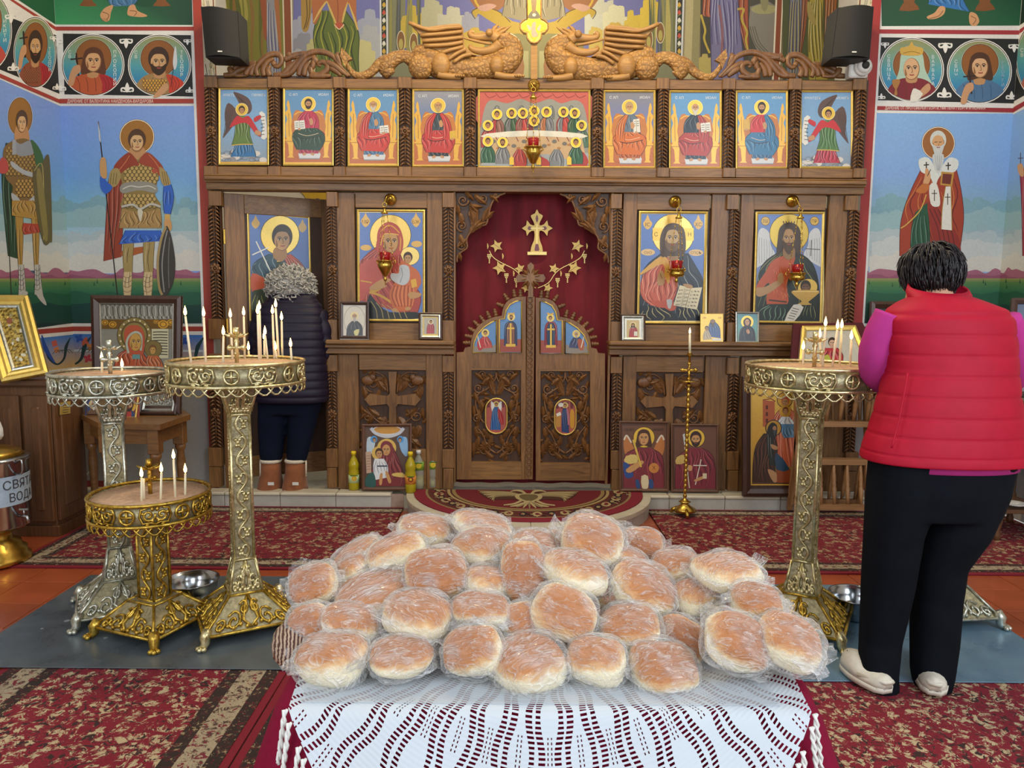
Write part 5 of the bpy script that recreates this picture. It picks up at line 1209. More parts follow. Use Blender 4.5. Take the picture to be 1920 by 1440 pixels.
def p_christ(P):
    P.o, P.k = (1120, 340), .25
    P.rect(318, 232, 822, 1055, ('#e8d8a0', .3)); P.gradpoly([(330, 245), (805, 245), (792, 1045), (316, 1045)], [BLUE, BLUE, '#5877b8', '#5877b8'])
    P.ell(568, 400, 159, 155, '#4a3a1c'); P.ell(568, 400, 155, 151, ('#e0c06a', .6)); P.rect(525, 250, 618, 330, ('#c89a3c', .5)); P.rect(415, 350, 490, 445, ('#d8b050', .5)); P.rect(650, 350, 722, 445, ('#d8b050', .5))
    P.text('С', 440, 412, 30, '#3a2a18', center=True); P.text('Н', 692, 412, 30, '#3a2a18', center=True)
    for x, t in ((377, 'IC'), (757, 'ХС')): P.poly([(x, 248), (x+14, 285), (x+35, 320), (x, 362), (x-35, 320), (x-14, 285)], '#d8b060', 3); P.text(t, x, 338, 28, '#4a2c18', center=True)
    P.ell(380, 532, 52, 25, '#d8b880'); P.ell(740, 535, 54, 25, '#d8b880'); P.text('ОУО', 380, 545, 20, '#7a4a2c', center=True); P.text('СПСЪ', 740, 546, 20, '#7a4a2c', center=True)
    P.robe([(480, 540), (360, 640), (330, 760), (316, 930), (316, 1045)], [(680, 540), (740, 640), (790, 740), (795, 900), (790, 1045)], '#24303c', 8, w=6, dark='#10161c', light='#9aa4a0')
    P.robe([(490, 570), (390, 650), (330, 740), (330, 860), (400, 930)], [(610, 570), (600, 700), (600, 800), (570, 900), (560, 960)], '#c0604a', 8, w=6, dark='#7a2a20', light='#e8a890')
    P.poly([(480, 560), (540, 620), (540, 760), (515, 740), (490, 620), (330, 700), (340, 670)], '#d0a04a', 3); P.line([(520, 590), (515, 720)], 26, '#c8963c', 0)
    P.poly([(400, 900), (540, 900), (590, 930), (570, 970), (480, 960)], '#b8543f', 3); P.poly([(520, 890), (560, 890), (550, 950), (530, 950)], '#b0b4b4', 2)
    P.robe([(330, 930), (316, 1000), (316, 1045)], [(500, 950), (580, 1000), (600, 1045)], '#1c2630', 5, w=6, light='#c0b880')
    P.robe([(600, 960), (610, 1000), (620, 1045)], [(760, 900), (785, 980), (788, 1045)], '#1c2630', 5, w=6, light='#c0b880')
    P.poly([(535, 470), (605, 470), (620, 560), (570, 600), (520, 560)], '#9a7a50', 3)
    P.poly([(505, 340), (570, 312), (640, 345), (662, 430), (655, 540), (600, 560), (525, 560), (478, 560), (470, 430)], '#4a3420', 4)
    P.face(562, 430, 112, '#b99a6a', '#4a3420', ('#6a5030', .60), 'none', .08, '#80623c', 1.5); P.poly([(505, 440), (520, 350), (565, 340), (620, 350), (622, 440), (600, 375), (562, 362), (525, 378)], '#4a3420', 4)
    P.poly([(460, 690), (475, 670), (495, 680), (505, 720), (500, 770), (455, 780), (450, 730)], '#b08a5c', 3); P.line([(470, 690), (485, 730)], 5, '#6a4a2c', 0)
    P.poly([(618, 778), (700, 800), (785, 795), (745, 962), (570, 930), (590, 860)], '#d8cfae', 0); P.line([(700, 800), (660, 945)], 4, '#8a7a50', 0)
    for k in range(5): P.text('нже ѿвас', 612-6*k, 822+27*k, 15, '#3a3020', 80); P.text('в тѣлъ', 704-7*k, 832+27*k, 15, '#3a3020', 62)
    P.poly([(640, 770), (700, 775), (715, 800), (670, 800)], '#b08a5c', 3)
def p_john(P):
    P.o, P.k = (1120, 340), .25
    P.rect(1185, 232, 1700, 1060, ('#e0d090', .3)); P.gradpoly([(1205, 248), (1685, 248), (1665, 1050), (1180, 1050)], [BLUE, BLUE, '#7c86a0', '#7c86a0'])
    for g in (0, 1):
        f = (lambda x: x) if g == 0 else (lambda x: 2880-x)
        P.poly([(f(1240), 350), (f(1205), 400), (f(1195), 620), (f(1210), 640), (f(1330), 560), (f(1300), 480), (f(1290), 390)], '#c4c8cc', 4)
        for k in range(6): P.line([(f(1215+18*k), 420+6*k), (f(1212+20*k), 520), (f(1216+18*k), 620-12*k)], 3, '#80868c')
    P.ell(1438, 390, 148, 146, '#4a3a1c'); P.ell(1438, 390, 144, 142, ('#bfa24c', .6))
    for x in (1260, 1628): P.ell(x, 298, 34, 34, '#6a4a1c'); P.ell(x, 298, 30, 30, '#d0ac50'); P.text('ІѠ' if x < 1400 else 'ПР', x, 310, 24, '#5a3418', center=True)
    P.line([(1605, 440), (1600, 560)], 5, '#3a2a20', 0); P.line([(1560, 505), (1670, 512)], 5, '#3a2a20', 0)
    P.robe([(1360, 530), (1240, 620), (1200, 760), (1190, 900), (1180, 1050)], [(1500, 530), (1600, 600), (1650, 720), (1665, 880), (1660, 1050)], '#1c2822', 8, w=6, dark='#0c120e', light='#8a8c50')
    P.poly([(1390, 560), (1480, 560), (1460, 650), (1420, 780), (1425, 920), (1270, 920), (1290, 760), (1200, 840), (1195, 780), (1260, 680), (1310, 600)], '#b0502c', 4)
    r = random.Random(2)
    for k in range(26): x, y = 1300+120*r.random(), 620+260*r.random(); P.line([(x, y), (x+6, y+14), (x+2, y+24)], 2.5, r.choice(['#7a2c14', '#d88a50']))
    P.poly([(1190, 800), (1260, 790), (1370, 735), (1390, 760), (1300, 830), (1220, 865), (1190, 850)], '#a8845a', 3); P.poly([(1355, 700), (1385, 685), (1395, 720), (1392, 760), (1370, 765), (1352, 740)], '#a8845a', 3)
    P.line([(1285, 890), (1420, 905)], 12, '#4a2c18', 0)
    P.robe([(1290, 920), (1220, 960), (1190, 1050)], [(1430, 920), (1430, 1000), (1440, 1050)], '#1a2a24', 6, w=6, light='#7a9a80'); P.robe([(1560, 900), (1540, 980), (1530, 1050)], [(1640, 900), (1655, 980), (1655, 1050)], '#1c2820', 4, w=5, light='#8a8c60')
    P.poly([(1370, 345), (1436, 308), (1510, 345), (1530, 460), (1510, 560), (1470, 520), (1400, 520), (1345, 560), (1352, 440)], '#3a2818', 4)
    for k in range(5): P.line([(1400+18*k, 330), (1396+20*k, 305), (1390+22*k, 300)], 6, '#3a2818')
    P.poly([(1400, 490), (1470, 490), (1480, 560), (1436, 590), (1392, 560)], '#8a6a44', 3)
    P.face(1434, 430, 100, '#a8855a', '#3a2818', ('#4a3420', .78), 'none', .05, '#70522f', 1.55); P.poly([(1386, 440), (1392, 350), (1436, 335), (1480, 350), (1486, 440), (1462, 370), (1434, 358), (1406, 370)], '#3a2818', 4)
    P.ell(1575, 800, 75, 65, ('#cfae58', .5), -.5); P.face(1560, 800, 60, '#6a4a30', '#2a1a10', ('#22140c', .7), 'short'); P.poly([(1460, 820), (1660, 820), (1610, 880), (1580, 905), (1600, 925), (1500, 925), (1530, 900), (1490, 870)], '#c09a48', 3); P.line([(1468, 826), (1655, 826)], 6, '#e0c880', 0)
    P.poly([(1470, 925), (1545, 945), (1470, 1055), (1400, 1050)], '#cfccc0', 2)
    for k in range(5): P.line([(1462-9*k, 950+18*k), (1512-10*k, 962+18*k)], 5, '#4a4438', 0)
BIG = 'large gilt-edged icons in the screen'
icon('icon', 'large icon of Mary in red veil holding the child, behind a hanging red lamp', [(669.5, 393), (797, 393.5), (797, 603), (671, 602)], PI, .016, .012, GOLDF, p_mary, group=BIG)
icon('icon', 'large icon of Christ with open book, right of the royal doors', [(1198, 396), (1327, 397), (1320, 607.5), (1194, 606.5)], PI, .016, .012, GOLDF, p_christ, group=BIG)
icon('icon', 'large icon of winged bearded prophet in orange with a head in a bowl', [(1417, 397), (1546, 397.5), (1540, 607), (1411, 605)], PI, .016, .012, GOLDF, p_john, group=BIG)
# ---------------------------------------------------------------- open deacon's door with its icon
hx = UY(424, 600, YI).x; zt, zb = UY(424, 358, YI).z-.01, UY(424, 900, YI).z+.005
ang = radians(24); du = Vector((cos(ang), sin(ang), 0)); dn = Vector((sin(ang), -cos(ang), 0)); h0 = Vector((hx, YI+.03, zb)); wdt = .84
dd = thing('altar_side_door', 'open carved wooden side door with saint icon behind the kneeling woman in the dark jacket'.replace('kneeling ', ''), 'door', h0)
def dbox(name, u0, u1, z0, z1, off, th, mat, par=dd, bev=.003):
    m = Matrix((du, -dn, Vector((0, 0, 1)))).transposed().to_4x4(); m.translation = h0+dn*off
    mb = MB().box(((u0+u1)/2, th/2, (z0+z1)/2), (u1-u0, th, z1-z0), m, bev); return mb.build(name, mat, par)
hd = zt-zb
dbox('stile', 0, .14, 0, hd, 0, .04, WD); dbox('stile', wdt-.14, wdt, 0, hd, 0, .04, WD)
dbox('door_rail', .14, wdt-.14, hd-.14, hd, -.003, .034, WDX); dbox('door_rail', .14, wdt-.14, 0, .16, -.003, .034, WDX); dbox('door_rail', .14, wdt-.14, .98, 1.12, -.003, .034, WDX)
dbox('door_panel', .13, wdt-.13, .1, hd-.1, -.018, .012, WDARK)
for z in (.35, 1.1, 1.75): dbox('hinge', -.012, .004, z, z+.11, .006, .012, GOLDB)
m = MB()
dpl = Plane(h0+dn*.0, dn)
pd = Plane(h0-dn*.012, dn)
def p_stephen(P):
    P.o, P.k = (380, 340), .25
    P.gradpoly([(335, 222), (803, 262), (820, 980), (352, 1045)], [('#e8d8a0', .3)]*4); P.gradpoly([(348, 240), (790, 278), (806, 960), (366, 1025)], [BLUE, BLUE, '#4a6494', '#4a6494'])
    P.ell(580, 405, 148, 150, '#4a3a1c'); P.ell(580, 405, 143, 145, ('#d8b860', .6))
    for x, y in ((397, 310), (748, 340)): P.poly([(x, y-55), (x+12, y-28), (x+32, y+8), (x, y+45), (x-32, y+8), (x-12, y-28)], '#d8b060', 3)
    P.robe([(500, 545), (390, 610), (368, 720), (370, 1000)], [(640, 545), (740, 620), (800, 720), (805, 950)], '#2c4a5c', 8, w=6, light='#8aa0a8'); P.robe([(600, 560), (640, 640), (650, 720)], [(660, 545), (745, 620), (790, 720)], '#b0482c', 4, w=6)
    P.poly([(370, 690), (480, 740), (500, 800), (372, 830)], '#b8502c', 3); P.robe([(380, 820), (370, 900), (366, 1010)], [(560, 780), (600, 880), (620, 980)], '#2c3a1c', 6, w=6, light='#a0a048')
    P.poly([(555, 600), (600, 595), (600, 700), (550, 700)], '#2a3a24', 2); P.line([(556, 600), (600, 595)], 8, '#d0a850', 0)
    P.poly([(540, 500), (620, 500), (630, 570), (585, 600), (530, 570)], '#9a744a', 3)
    P.face(596, 440, 118, '#b98f5e', '#32200f', None, 'short', .2, '#7d5a34', 1.4)
    P.line([(400, 450), (520, 700)], 9, '#dcdcd8', 0); P.line([(372, 552), (494, 496)], 9, '#dcdcd8', 0)
icon('icon', 'icon of a young saint with white cross, set in the door', [(463, 395.5), (581, 406), (585, 585), (468, 602)], pd, .014, .008, GOLDF, p_stephen, parent=dd)
# ---------------------------------------------------------------- royal doors
YD = YI+.015
def royal(g):
    f = (lambda x: x) if g == 0 else (lambda x: 1990.5-x); yo = lambda y: y+g*2.0; sg = 1 if g == 0 else -1
    o = thing('royal_door', ('carved royal door leaf with angel medallion, on the side of the open door' if g == 0 else 'carved royal door leaf with medallion of a woman at a lectern'), 'door', UY(f(920), 899, YD), 'carved royal doors')
    arch = [(986, 556), (968, 557), (955, 562), (946, 572), (942, 584), (941, 592), (928, 594), (912, 600), (898, 610), (889, 622), (884, 636), (882, 650), (872, 652), (869, 660), (856, 661)]
    A = [(986, 556)]+[tuple(p) for p in cr(arch[1:6], 4)]+[tuple(p) for p in cr(arch[6:12], 4)]+arch[12:]
    def hole_board(pts, nm, mat, th=.04, d=0.0): MB().prism([UY(f(a), yo(b), YD-d) for a, b in pts], (0, th, 0)).build(nm, mat, o)
    hole_board(A+[(856, 690), (986, 690)], 'crest_board', WD)
    hole_board([(856, 690), (884, 690), (884, 899), (856, 899)], 'stile', WD); hole_board([(977, 690), (986, 690), (986, 899), (977, 899)], 'stile', WD)
    hole_board([(884, 690), (977, 690), (977, 694), (884, 694)], 'door_rail', WDX, .036, -.002); hole_board([(884, 866), (977, 866), (977, 899), (884, 899)], 'door_rail', WDX, .036, -.002)
    MB().prism([UY(f(a), yo(b), YD+.03) for a, b in ((882, 692), (979, 692), (979, 868), (882, 868))], (0, .01, 0)).build('panel_back', WDARK, o)
    # turned finials along the crest
    fin = [(976, 556, -.05), (965, 556, -.15), (952, 562, -.6), (943, 574, -1.2), (930, 592, -.25), (918, 596, -.4), (907, 603, -.6), (897, 611, -.8), (889, 621, -1.05), (884, 632, -1.35), (881, 643, -1.55)]
    for (x, y, a) in fin:
        p = UY(f(x), yo(y), YD+.02); mt = Matrix.Translation(p) @ Matrix.Rotation(a*sg, 4, 'Y')
        MB().lathe([(.0, -.006), (.018, -.004), (.019, .008), (.011, .014), (.017, .022), (.018, .03), (.010, .036), (.014, .042), (.012, .05), (.0, .056)], 8, mtx=mt).build('finial', WDK, o)
    # carved scroll panel
    m = MB(); Yp = YD+.03
    for h in (0, 1):
        q = (lambda x: f(x)) if h == 0 else (lambda x: f(1861-x)); s2 = sg if h == 0 else -sg
        vine(m, [(q(930), 800), (q(905), 790), (q(892), 760), (q(896), 740), (q(915), 728), (q(928), 712), (q(930), 698)], .009, .006, Yp, 6, 4, .012)
        vine(m, [(q(930), 850), (q(915), 838), (q(905), 815), (q(893), 800)], .009, .006, Yp, 6, 4, .012)
        for (x, y, r, a, t) in ((897, 728, 10, 0, 1.5), (894, 785, 9, 0, -1.4), (908, 842, 13, -pi/2, 1.6), (905, 702, 9, pi/2, 1.3)): curl(m, q(x), yo(y), r, a if s2 > 0 else pi-a, t*s2, Yp, .0065, .014)
        for k in range(9):
            t = 2*pi*k/9; leaf(m, q(908), yo(838), t, 11, 6, Yp, 0, .014)
        for (x, y, a, L, w, b) in ((928, 740, -2.2, 32, 11, .5), (926, 735, -1.9, 36, 10, .3), (900, 750, 1.2, 26, 10, .5), (890, 735, 1.4, 24, 9, -.3), (900, 770, 1.9, 26, 10, -.5), (905, 720, -.8, 28, 10, .4), (888, 760, 1.5, 26, 8, .1), (890, 800, 1.2, 26, 9, .4), (905, 805, .7, 28, 10, .5), (898, 818, 1.9, 28, 9, -.4), (924, 858, -2.6, 34, 9, .6), (922, 815, 1.7, 26, 9, .3), (890, 700, .5, 24, 8, .5), (915, 700, .9, 22, 8, .2), (888, 830, 1.6, 28, 8, .0)):
            leaf(m, q(x), yo(y), a if s2 > 0 else pi-a, L, w, Yp, b*s2, .01)
    rr = random.Random(g+11)
    for k in range(60):
        x, y = 887+88*rr.random(), 698+164*rr.random()
        if ((x-930.5)/25)**2+((y-780)/38)**2 > 1: leaf(m, f(x), yo(y), rr.random()*2*pi, 13+7*rr.random(), 7, Yp, .8*(rr.random()-.5), .002)
    qd = m.build('scrollwork', WDK, o); qd['kind'] = 'stuff'
    # oval medallion
    mc = (930.5, 780)
    def stad(rx, ry, n=10):
        pts = []
        for k in range(n+1): t = pi+pi*k/n; pts.append((mc[0]+rx*cos(t), mc[1]-ry+rx*sin(t)))
        for k in range(n+1): t = pi*k/n; pts.append((mc[0]+rx*cos(t), mc[1]+ry+rx*sin(t)))
        return pts
    mo = thing('medallion', None, None); mo.parent = o; mo.matrix_parent_inverse = Matrix.Translation(-o.location)
    MB().tube([UY(f(a), yo(b), YD-.006) for a, b in stad(20, 13)], .006, 6, False, True).build('rim', GOLDF, mo)
    P = Paint(PY(YD), (0, 0), 1); 
    P.raw([(f(a), yo(b)) for a, b in stad(20, 13)], '#a8564c'); X = lambda a: f(930.5+a*(1 if g == 0 else -1)) if g == 0 else 1059.5+a
    for k in range(4): P.rect(X(-17+9*k), yo(752), X(-12+9*k), yo(764), '#6a2c34')
    P.halo(X(0), yo(758), 5.5, ('#d8b860', .4), '#f4e4b8', .5)
    if g == 0:
        P.poly([(X(-10), 752), (X(-3), 760), (X(-8), 772)], '#d8d8d0', 2); P.poly([(X(10), 752), (X(3), 760), (X(9), 772)], '#d8d8d0', 2)
        P.robe([(X(-3), 763), (X(-8), 774), (X(-11), 806)], [(X(3), 763), (X(7), 774), (X(8), 806)], '#2f5f9a', 5, w=.9); P.robe([(X(3), 764), (X(3), 780), (X(8), 796)], [(X(7), 768), (X(13), 782), (X(13), 796)], '#b02c2c', 2, w=.8)
    else:
        P.robe([(X(-3), 765), (X(-6), 776), (X(-6), 810)], [(X(3), 765), (X(6), 776), (X(7), 812)], '#243f70', 4, w=.9); P.robe([(X(2), 764), (X(4), 780), (X(5), 796)], [(X(5), 766), (X(9), 780), (X(9), 798)], '#c06a78', 2, w=.8)
        P.poly([(X(-18), 780), (X(-8), 776), (X(-8), 800), (X(-18), 802)], '#b8843c', 0); P.poly([(X(-17), 776), (X(-9), 772), (X(-7), 778), (X(-15), 781)], '#e0dccc', 0); P.poly([(X(10), 770), (X(17), 772), (X(17), 800), (X(10), 800)], '#c8922c', 3); P.ell(X(-8), yo(757), 5, 4, '#dcd8d0')
    P.face(X(0), yo(759), 4.4, '#b98a60', '#4a2c18'); P.build('painting', ICON, mo)
    # crest icons
    for (nm, pts, sub) in (('a', [(887, 661), (889, 642), (896, 626), (908, 613), (922, 604), (931, 600), (931, 661)], 0), ('b', [(936.5, 661), (936.5, 599), (946, 598), (949, 582), (956, 571), (967, 565), (978, 563), (978, 661)], 1)):
        io = thing('crest_icon', None, None); io.parent = o; io.matrix_parent_inverse = Matrix.Translation(-o.location)
        W_ = [(f(a), yo(b)) for a, b in pts]; MB().tube([UY(a, b, YD-.004) for a, b in W_], .0058, 5, False, True).build('rim', GOLDF, io)
        P = Paint(PY(YD), (0, 0), 1, .001); P.raw(W_, '#5f8cc0'); cx = 909 if sub == 0 else 957.5; X = lambda a: f(cx+a)
        if sub == 0:
            P.rect(*sorted((X(-20), X(20)))[:1], yo(651), sorted((X(-20), X(20)))[1], yo(660), '#8f867c'); P.poly([(X(-20), 660), (X(-18), 648), (X(-10), 652), (X(0), 646), (X(12), 650), (X(20), 645), (X(20), 660)], '#8f867c', 2)
            c = '#c0504a' if g == 0 else '#3f4a70'; P.robe([(X(-3), 630), (X(-12), 642), (X(-12), 654)], [(X(4), 630), (X(12), 642), (X(14), 652)], c, 4, w=1.2); P.poly([(X(-14), 640), (X(-2), 636), (X(-4), 654), (X(-12), 656)], '#b05a3c' if g else '#b8343c', 3)
            P.halo(X(1), yo(624), 7, ('#e0c468', .4), '#fff0c8', .5); P.face(X(1), yo(625), 5.5, '#b98a60', '#3a2416' if g == 0 else '#a8a49a', None if g == 0 else ('#a8a49a', .9)); P.line([(X(-14), 628), (X(-8), 652)], 2, '#d8ccb4', 0)
        else:
            P.rect(*sorted((X(-20), X(20)))[:1], yo(636), sorted((X(-20), X(20)))[1], yo(660), '#9a4a3c')
            P.robe([(X(-3), 602), (X(-11), 612), (X(-12), 648)], [(X(3), 602), (X(11), 612), (X(12), 648)], '#2c3a5c' if g == 0 else '#8a2430', 3, w=1.1); P.robe([(X(-4), 606), (X(-7), 618), (X(-7), 648)], [(X(4), 606), (X(7), 618), (X(7), 648)], '#8a5a48' if g == 0 else '#1f3a5c', 2, w=.9)
            P.rect(*sorted((X(-1.6), X(1.6)))[:1], yo(606), sorted((X(-1.6), X(1.6)))[1], yo(648), '#e0b848'); P.rect(*sorted((X(-7), X(7)))[:1], yo(614), sorted((X(-7), X(7)))[1], yo(617), '#e0b848'); P.rect(*sorted((X(-9), X(9)))[:1], yo(645), sorted((X(-9), X(9)))[1], yo(650), '#e0b848')
            P.halo(X(1), yo(594), 7, ('#e0c468', .4), '#fff0c8', .5); P.face(X(1), yo(595), 5.2, '#b98a60', '#4a2c18', ('#3a2416', .7) if g == 0 else None); P.poly([(X(-4), 590), (X(-5), 586), (X(1), 588), (X(7), 586), (X(6), 590)], '#d8a838', 2)
        P.build('painting', ICON, io)
    return o
d0 = royal(0); d1 = royal(1)
# central cover strip with beads and rayed cross
st = thing('door_centre_post', 'beaded centre post topped by a rayed wooden cross between the royal doors', 'door post', UY(993, 899, YD))
bxm(986.5, 556, 1001, 899, YD-.012, .035, .003).build('strip', WD, st)
for k in range(30):
    y = 562+11.2*k; p = UY(992.5-(y-720)*.006+.4, y, YD-.014)
    MB().tube([p+Vector((.017*cos(2*pi*q/8), 0, .02*sin(2*pi*q/8))) for q in range(8)], .006, 5, False, True).build('bead', WDK, st)
c = (995, 521); m = MB()
def cpx(pts, nm, mat, Y, th): MB().prism([UY(c[0]+a, c[1]+b, Y) for a, b in pts], (0, th, 0)).build(nm, mat, st)
cpx([(-5, 36), (5, 36), (4, 6), (24, 8), (28, 0), (24, -7), (5, -5), (6, -24), (0, -29), (-6, -24), (-5, -5), (-24, -7), (-28, 0), (-24, 8), (-4, 6)], 'cross', WD, YD-.022, .02)
for k in range(12):
    t = pi/12+2*pi*k/12
    m = MB(); leaf(m, c[0]+4*cos(t), c[1]+4*sin(t), t, 19, 8, YD-.006, 0, .004); m.build('ray', WDK, st)
# ================================================================= carved crest of the screen
def scalemat():
    t = NT('scaly_carved_walnut'); v = t.coord('Object'); vo = t.n('ShaderNodeTexVoronoi', feature='DISTANCE_TO_EDGE'); vo.inputs['Scale'].default_value = 32; t.l(v, vo.inputs['Vector'])
    n = t.noise(t.coord('Object', (2, 14, 14)), 3, 6); e = t.ramp(vo.outputs['Distance'], [(.0, (.55,)*3), (.12, (1,)*3)])
    t.l(t.mix(1, t.ramp(n.outputs[0], [(.3, lin('#82582a')), (.7, lin('#bb8c4c'))]), e, 'MULTIPLY'), t.b.inputs['Base Color']); t.b.inputs['Roughness'].default_value = .5
    t.bump(vo.outputs['Distance'], .6, .02); return t.m
SCALE = scalemat(); YT = YI+.045
def dragon(g):
    f = (lambda x, y: (680+x/5.647, y/5.647-1.0)) if g == 0 else (lambda x, y: (2001.5-680-x/5.647, y/5.647+1.5))
    U = lambda x, y, d=0.0: UY(*f(x, y), YT-d); k = .00071
    o = thing('carved_dragon', ('carved wooden winged dragon facing the left loudspeaker on top of the screen' if g == 0 else 'carved wooden winged dragon facing the right loudspeaker on top of the screen'), 'carving', U(1000, 842), 'pair of carved dragons')
    def T(pts, rad, nm, mat, d=0.0, flat=.62, n=10, sm=4, mb=None):
        m = mb or MB(); Q = cr([(p[0], p[1], r) for p, r in zip(pts, rad)], sm); m.tube([U(q[0], q[1], d) for q in Q], [q[2]*k for q in Q], n, True, False, flat, (0, 1, 0))
        return m if mb else m.build(nm, mat, o)
    T([(560, 660), (640, 600), (820, 700), (1000, 720), (1250, 720), (1450, 690), (1560, 600), (1570, 500), (1480, 440), (1400, 420)], [60, 130, 130, 115, 115, 140, 130, 110, 95, 70], 'body', SCALE, .0, .55, 12)
    m = MB(); W = [(480, 235), (560, 280), (700, 290), (880, 265), (1020, 255), (1066, 300), (1066, 400), (1080, 500), (1200, 590), (1060, 580), (960, 670), (900, 640), (830, 560), (720, 500), (640, 490), (610, 370)]
    m.prism([U(x, y, .035) for x, y in W], (0, .03, 0)); 
    for R in (((1050, 290), (900, 300), (700, 320), (490, 245)), ((1055, 340), (880, 360), (610, 380)), ((1060, 400), (880, 420), (630, 440)), ((1060, 450), (900, 480), (650, 490)), ((1065, 500), (950, 530), (830, 565)), ((1090, 530), (1000, 570), (900, 640)), ((1150, 580), (1060, 600), (960, 668))): T(R, [20]*len(R), '', None, .05, .8, 6, 3, m)
    m.build('wing', WDRAG, o)
    m = MB(); T([(1430, 420), (1380, 385), (1280, 395), (1180, 395), (1135, 365), (1150, 338), (1175, 355)], [60, 60, 42, 34, 26, 18, 12], '', None, .02, .7, 8, 4, m)
    T([(1450, 470), (1370, 530), (1260, 548), (1170, 530), (1135, 500), (1160, 488)], [60, 45, 38, 30, 20, 12], '', None, .02, .7, 8, 4, m); T([(1360, 470), (1240, 450), (1120, 420), (1040, 400)], [14, 16, 12, 5], '', None, .03, .7, 6, 3, m)
    m.ell(U(1340, 350, .05), (.026, .02, .026), 10, 6)
    for q in (((1380, 370), (1440, 320), (1510, 290)), ((1400, 390), (1480, 340), (1570, 280)), ((1370, 360), (1400, 300), (1440, 262)), ((1430, 400), (1520, 370), (1560, 350))): T(q, [26, 22, 5], '', None, .02, .7, 6, 4, m)
    m.build('head', WDRAG, o)
    for nm, e, r, ft in (('hind_leg', (830, 690), (95, 120), ((800, 790), (880, 810), (1040, 822))), ('foreleg', (1420, 700), (75, 95), ((1400, 790), (1500, 815), (1670, 822)))):
        m = MB(); m.ell(U(*e, .04), (r[0]*k, .045, r[1]*k), 14, 8); T(ft, [40, 34, 30], '', None, .05, .8, 8, 4, m)
        for c in range(4): T([(ft[2][0]-50+c*24, 800), (ft[2][0]-40+c*26, 822)], [16, 11], '', None, .07, 1, 6, 0, m)
        m.build(nm, WDRAG, o)
    m = MB(); m.ell(U(615, 715, .03), (125*k, .055, 125*k), 16, 8); T(spiral(615, 715, 110, .5, 1.3, 20, 20), [30]*21, '', None, .06, .7, 6, 0, m); m.build('coil', SCALE, o)
    m = MB(); T([(520, 640), (440, 600), (330, 630), (250, 720), (300, 800)], [70, 60, 75, 85, 60], '', None, .0, .6, 8, 4, m); T([(260, 650), (180, 680), (90, 770), (-20, 810), (-100, 780), (-165, 690), (-205, 590)], [70, 55, 45, 38, 30, 20, 10], '', None, .0, .6, 8, 4, m)
    m.prism([U(x, y, .02) for x, y in ((-225, 505), (-110, 625), (-160, 650), (-185, 720), (-240, 600))], (0, .03, 0)); m.build('tail', SCALE, o)
def crest_scroll(g):
    f = (lambda x, y: (380+x/6, y/6-.5)) if g == 0 else (lambda x, y: (2005-380-x/6, y/6+1.0)); U = lambda x, y, d=0.0: UY(*f(x, y), YT-d)
    o = thing('crest_scroll', ('carved wooden acanthus scroll below the left loudspeaker' if g == 0 else 'carved wooden acanthus scroll between the dragon tail and the white camera'), 'carving', U(900, 858), 'acanthus scrolls on the screen')
    def rib(pts, r0, r1, nm, d=0.0):
        m = MB(); Q = cr(pts, 5); n = len(Q); m.tube([U(q[0], q[1], d) for q in Q], [(r0+(r1-r0)*i/(n-1))*.00067*(.6+.5*sin(pi*min(1, i/n+.1))) for i in range(n)], 8, True, False, .7, (0, 1, 0)); m.build(nm, WDK, o)
    R = [[(240, 850), (340, 840), (390, 800), (480, 770), (500, 800), (440, 840)], [(300, 760), (320, 800), (380, 850), (500, 850)], [(350, 780), (420, 720), (520, 720), (600, 700)], [(620, 860), (600, 780), (660, 690), (760, 620), (860, 620), (890, 690), (850, 750), (800, 740), (800, 700)], [(690, 860), (680, 780), (730, 700), (800, 660)], [(760, 860), (730, 800), (760, 740)],
         [(540, 855), (560, 780), (640, 700)], [(480, 850), (520, 770), (600, 720)], [(800, 850), (900, 840), (960, 780), (1020, 720), (1100, 650)], [(860, 855), (980, 830), (1060, 740), (1130, 650), (1240, 590), (1360, 590), (1470, 640), (1530, 720), (1600, 800), (1660, 860)], [(920, 680), (1000, 640), (1110, 610), (1230, 590)], [(950, 610), (1000, 640), (1100, 640)], [(1080, 855), (1100, 760), (1160, 680), (1270, 630)], [(1140, 858), (1150, 780), (1200, 700)],
         [(1250, 680), (1240, 740), (1210, 800)], [(1240, 640), (1270, 690), (1250, 720)], [(1210, 760), (1230, 830), (1310, 850), (1390, 800), (1400, 730), (1340, 700), (1300, 730), (1330, 750)], [(1390, 700), (1480, 740), (1560, 800), (1640, 860)], [(1430, 760), (1500, 800), (1560, 856)], [(1500, 610), (1520, 660), (1560, 740)], [(1200, 855), (1330, 858), (1440, 855)]]
    for r in R: rib(r, 34, 26, 'acanthus_lobe', .01*R_.random())
    MB().ell(U(1518, 612), (.016, .014, .016), 8, 6).build('bud', WDK, o); MB().ell(U(800, 720), (.022, .018, .022), 8, 6).build('bud', WDK, o)
for g in (0, 1): dragon(g); crest_scroll(g)
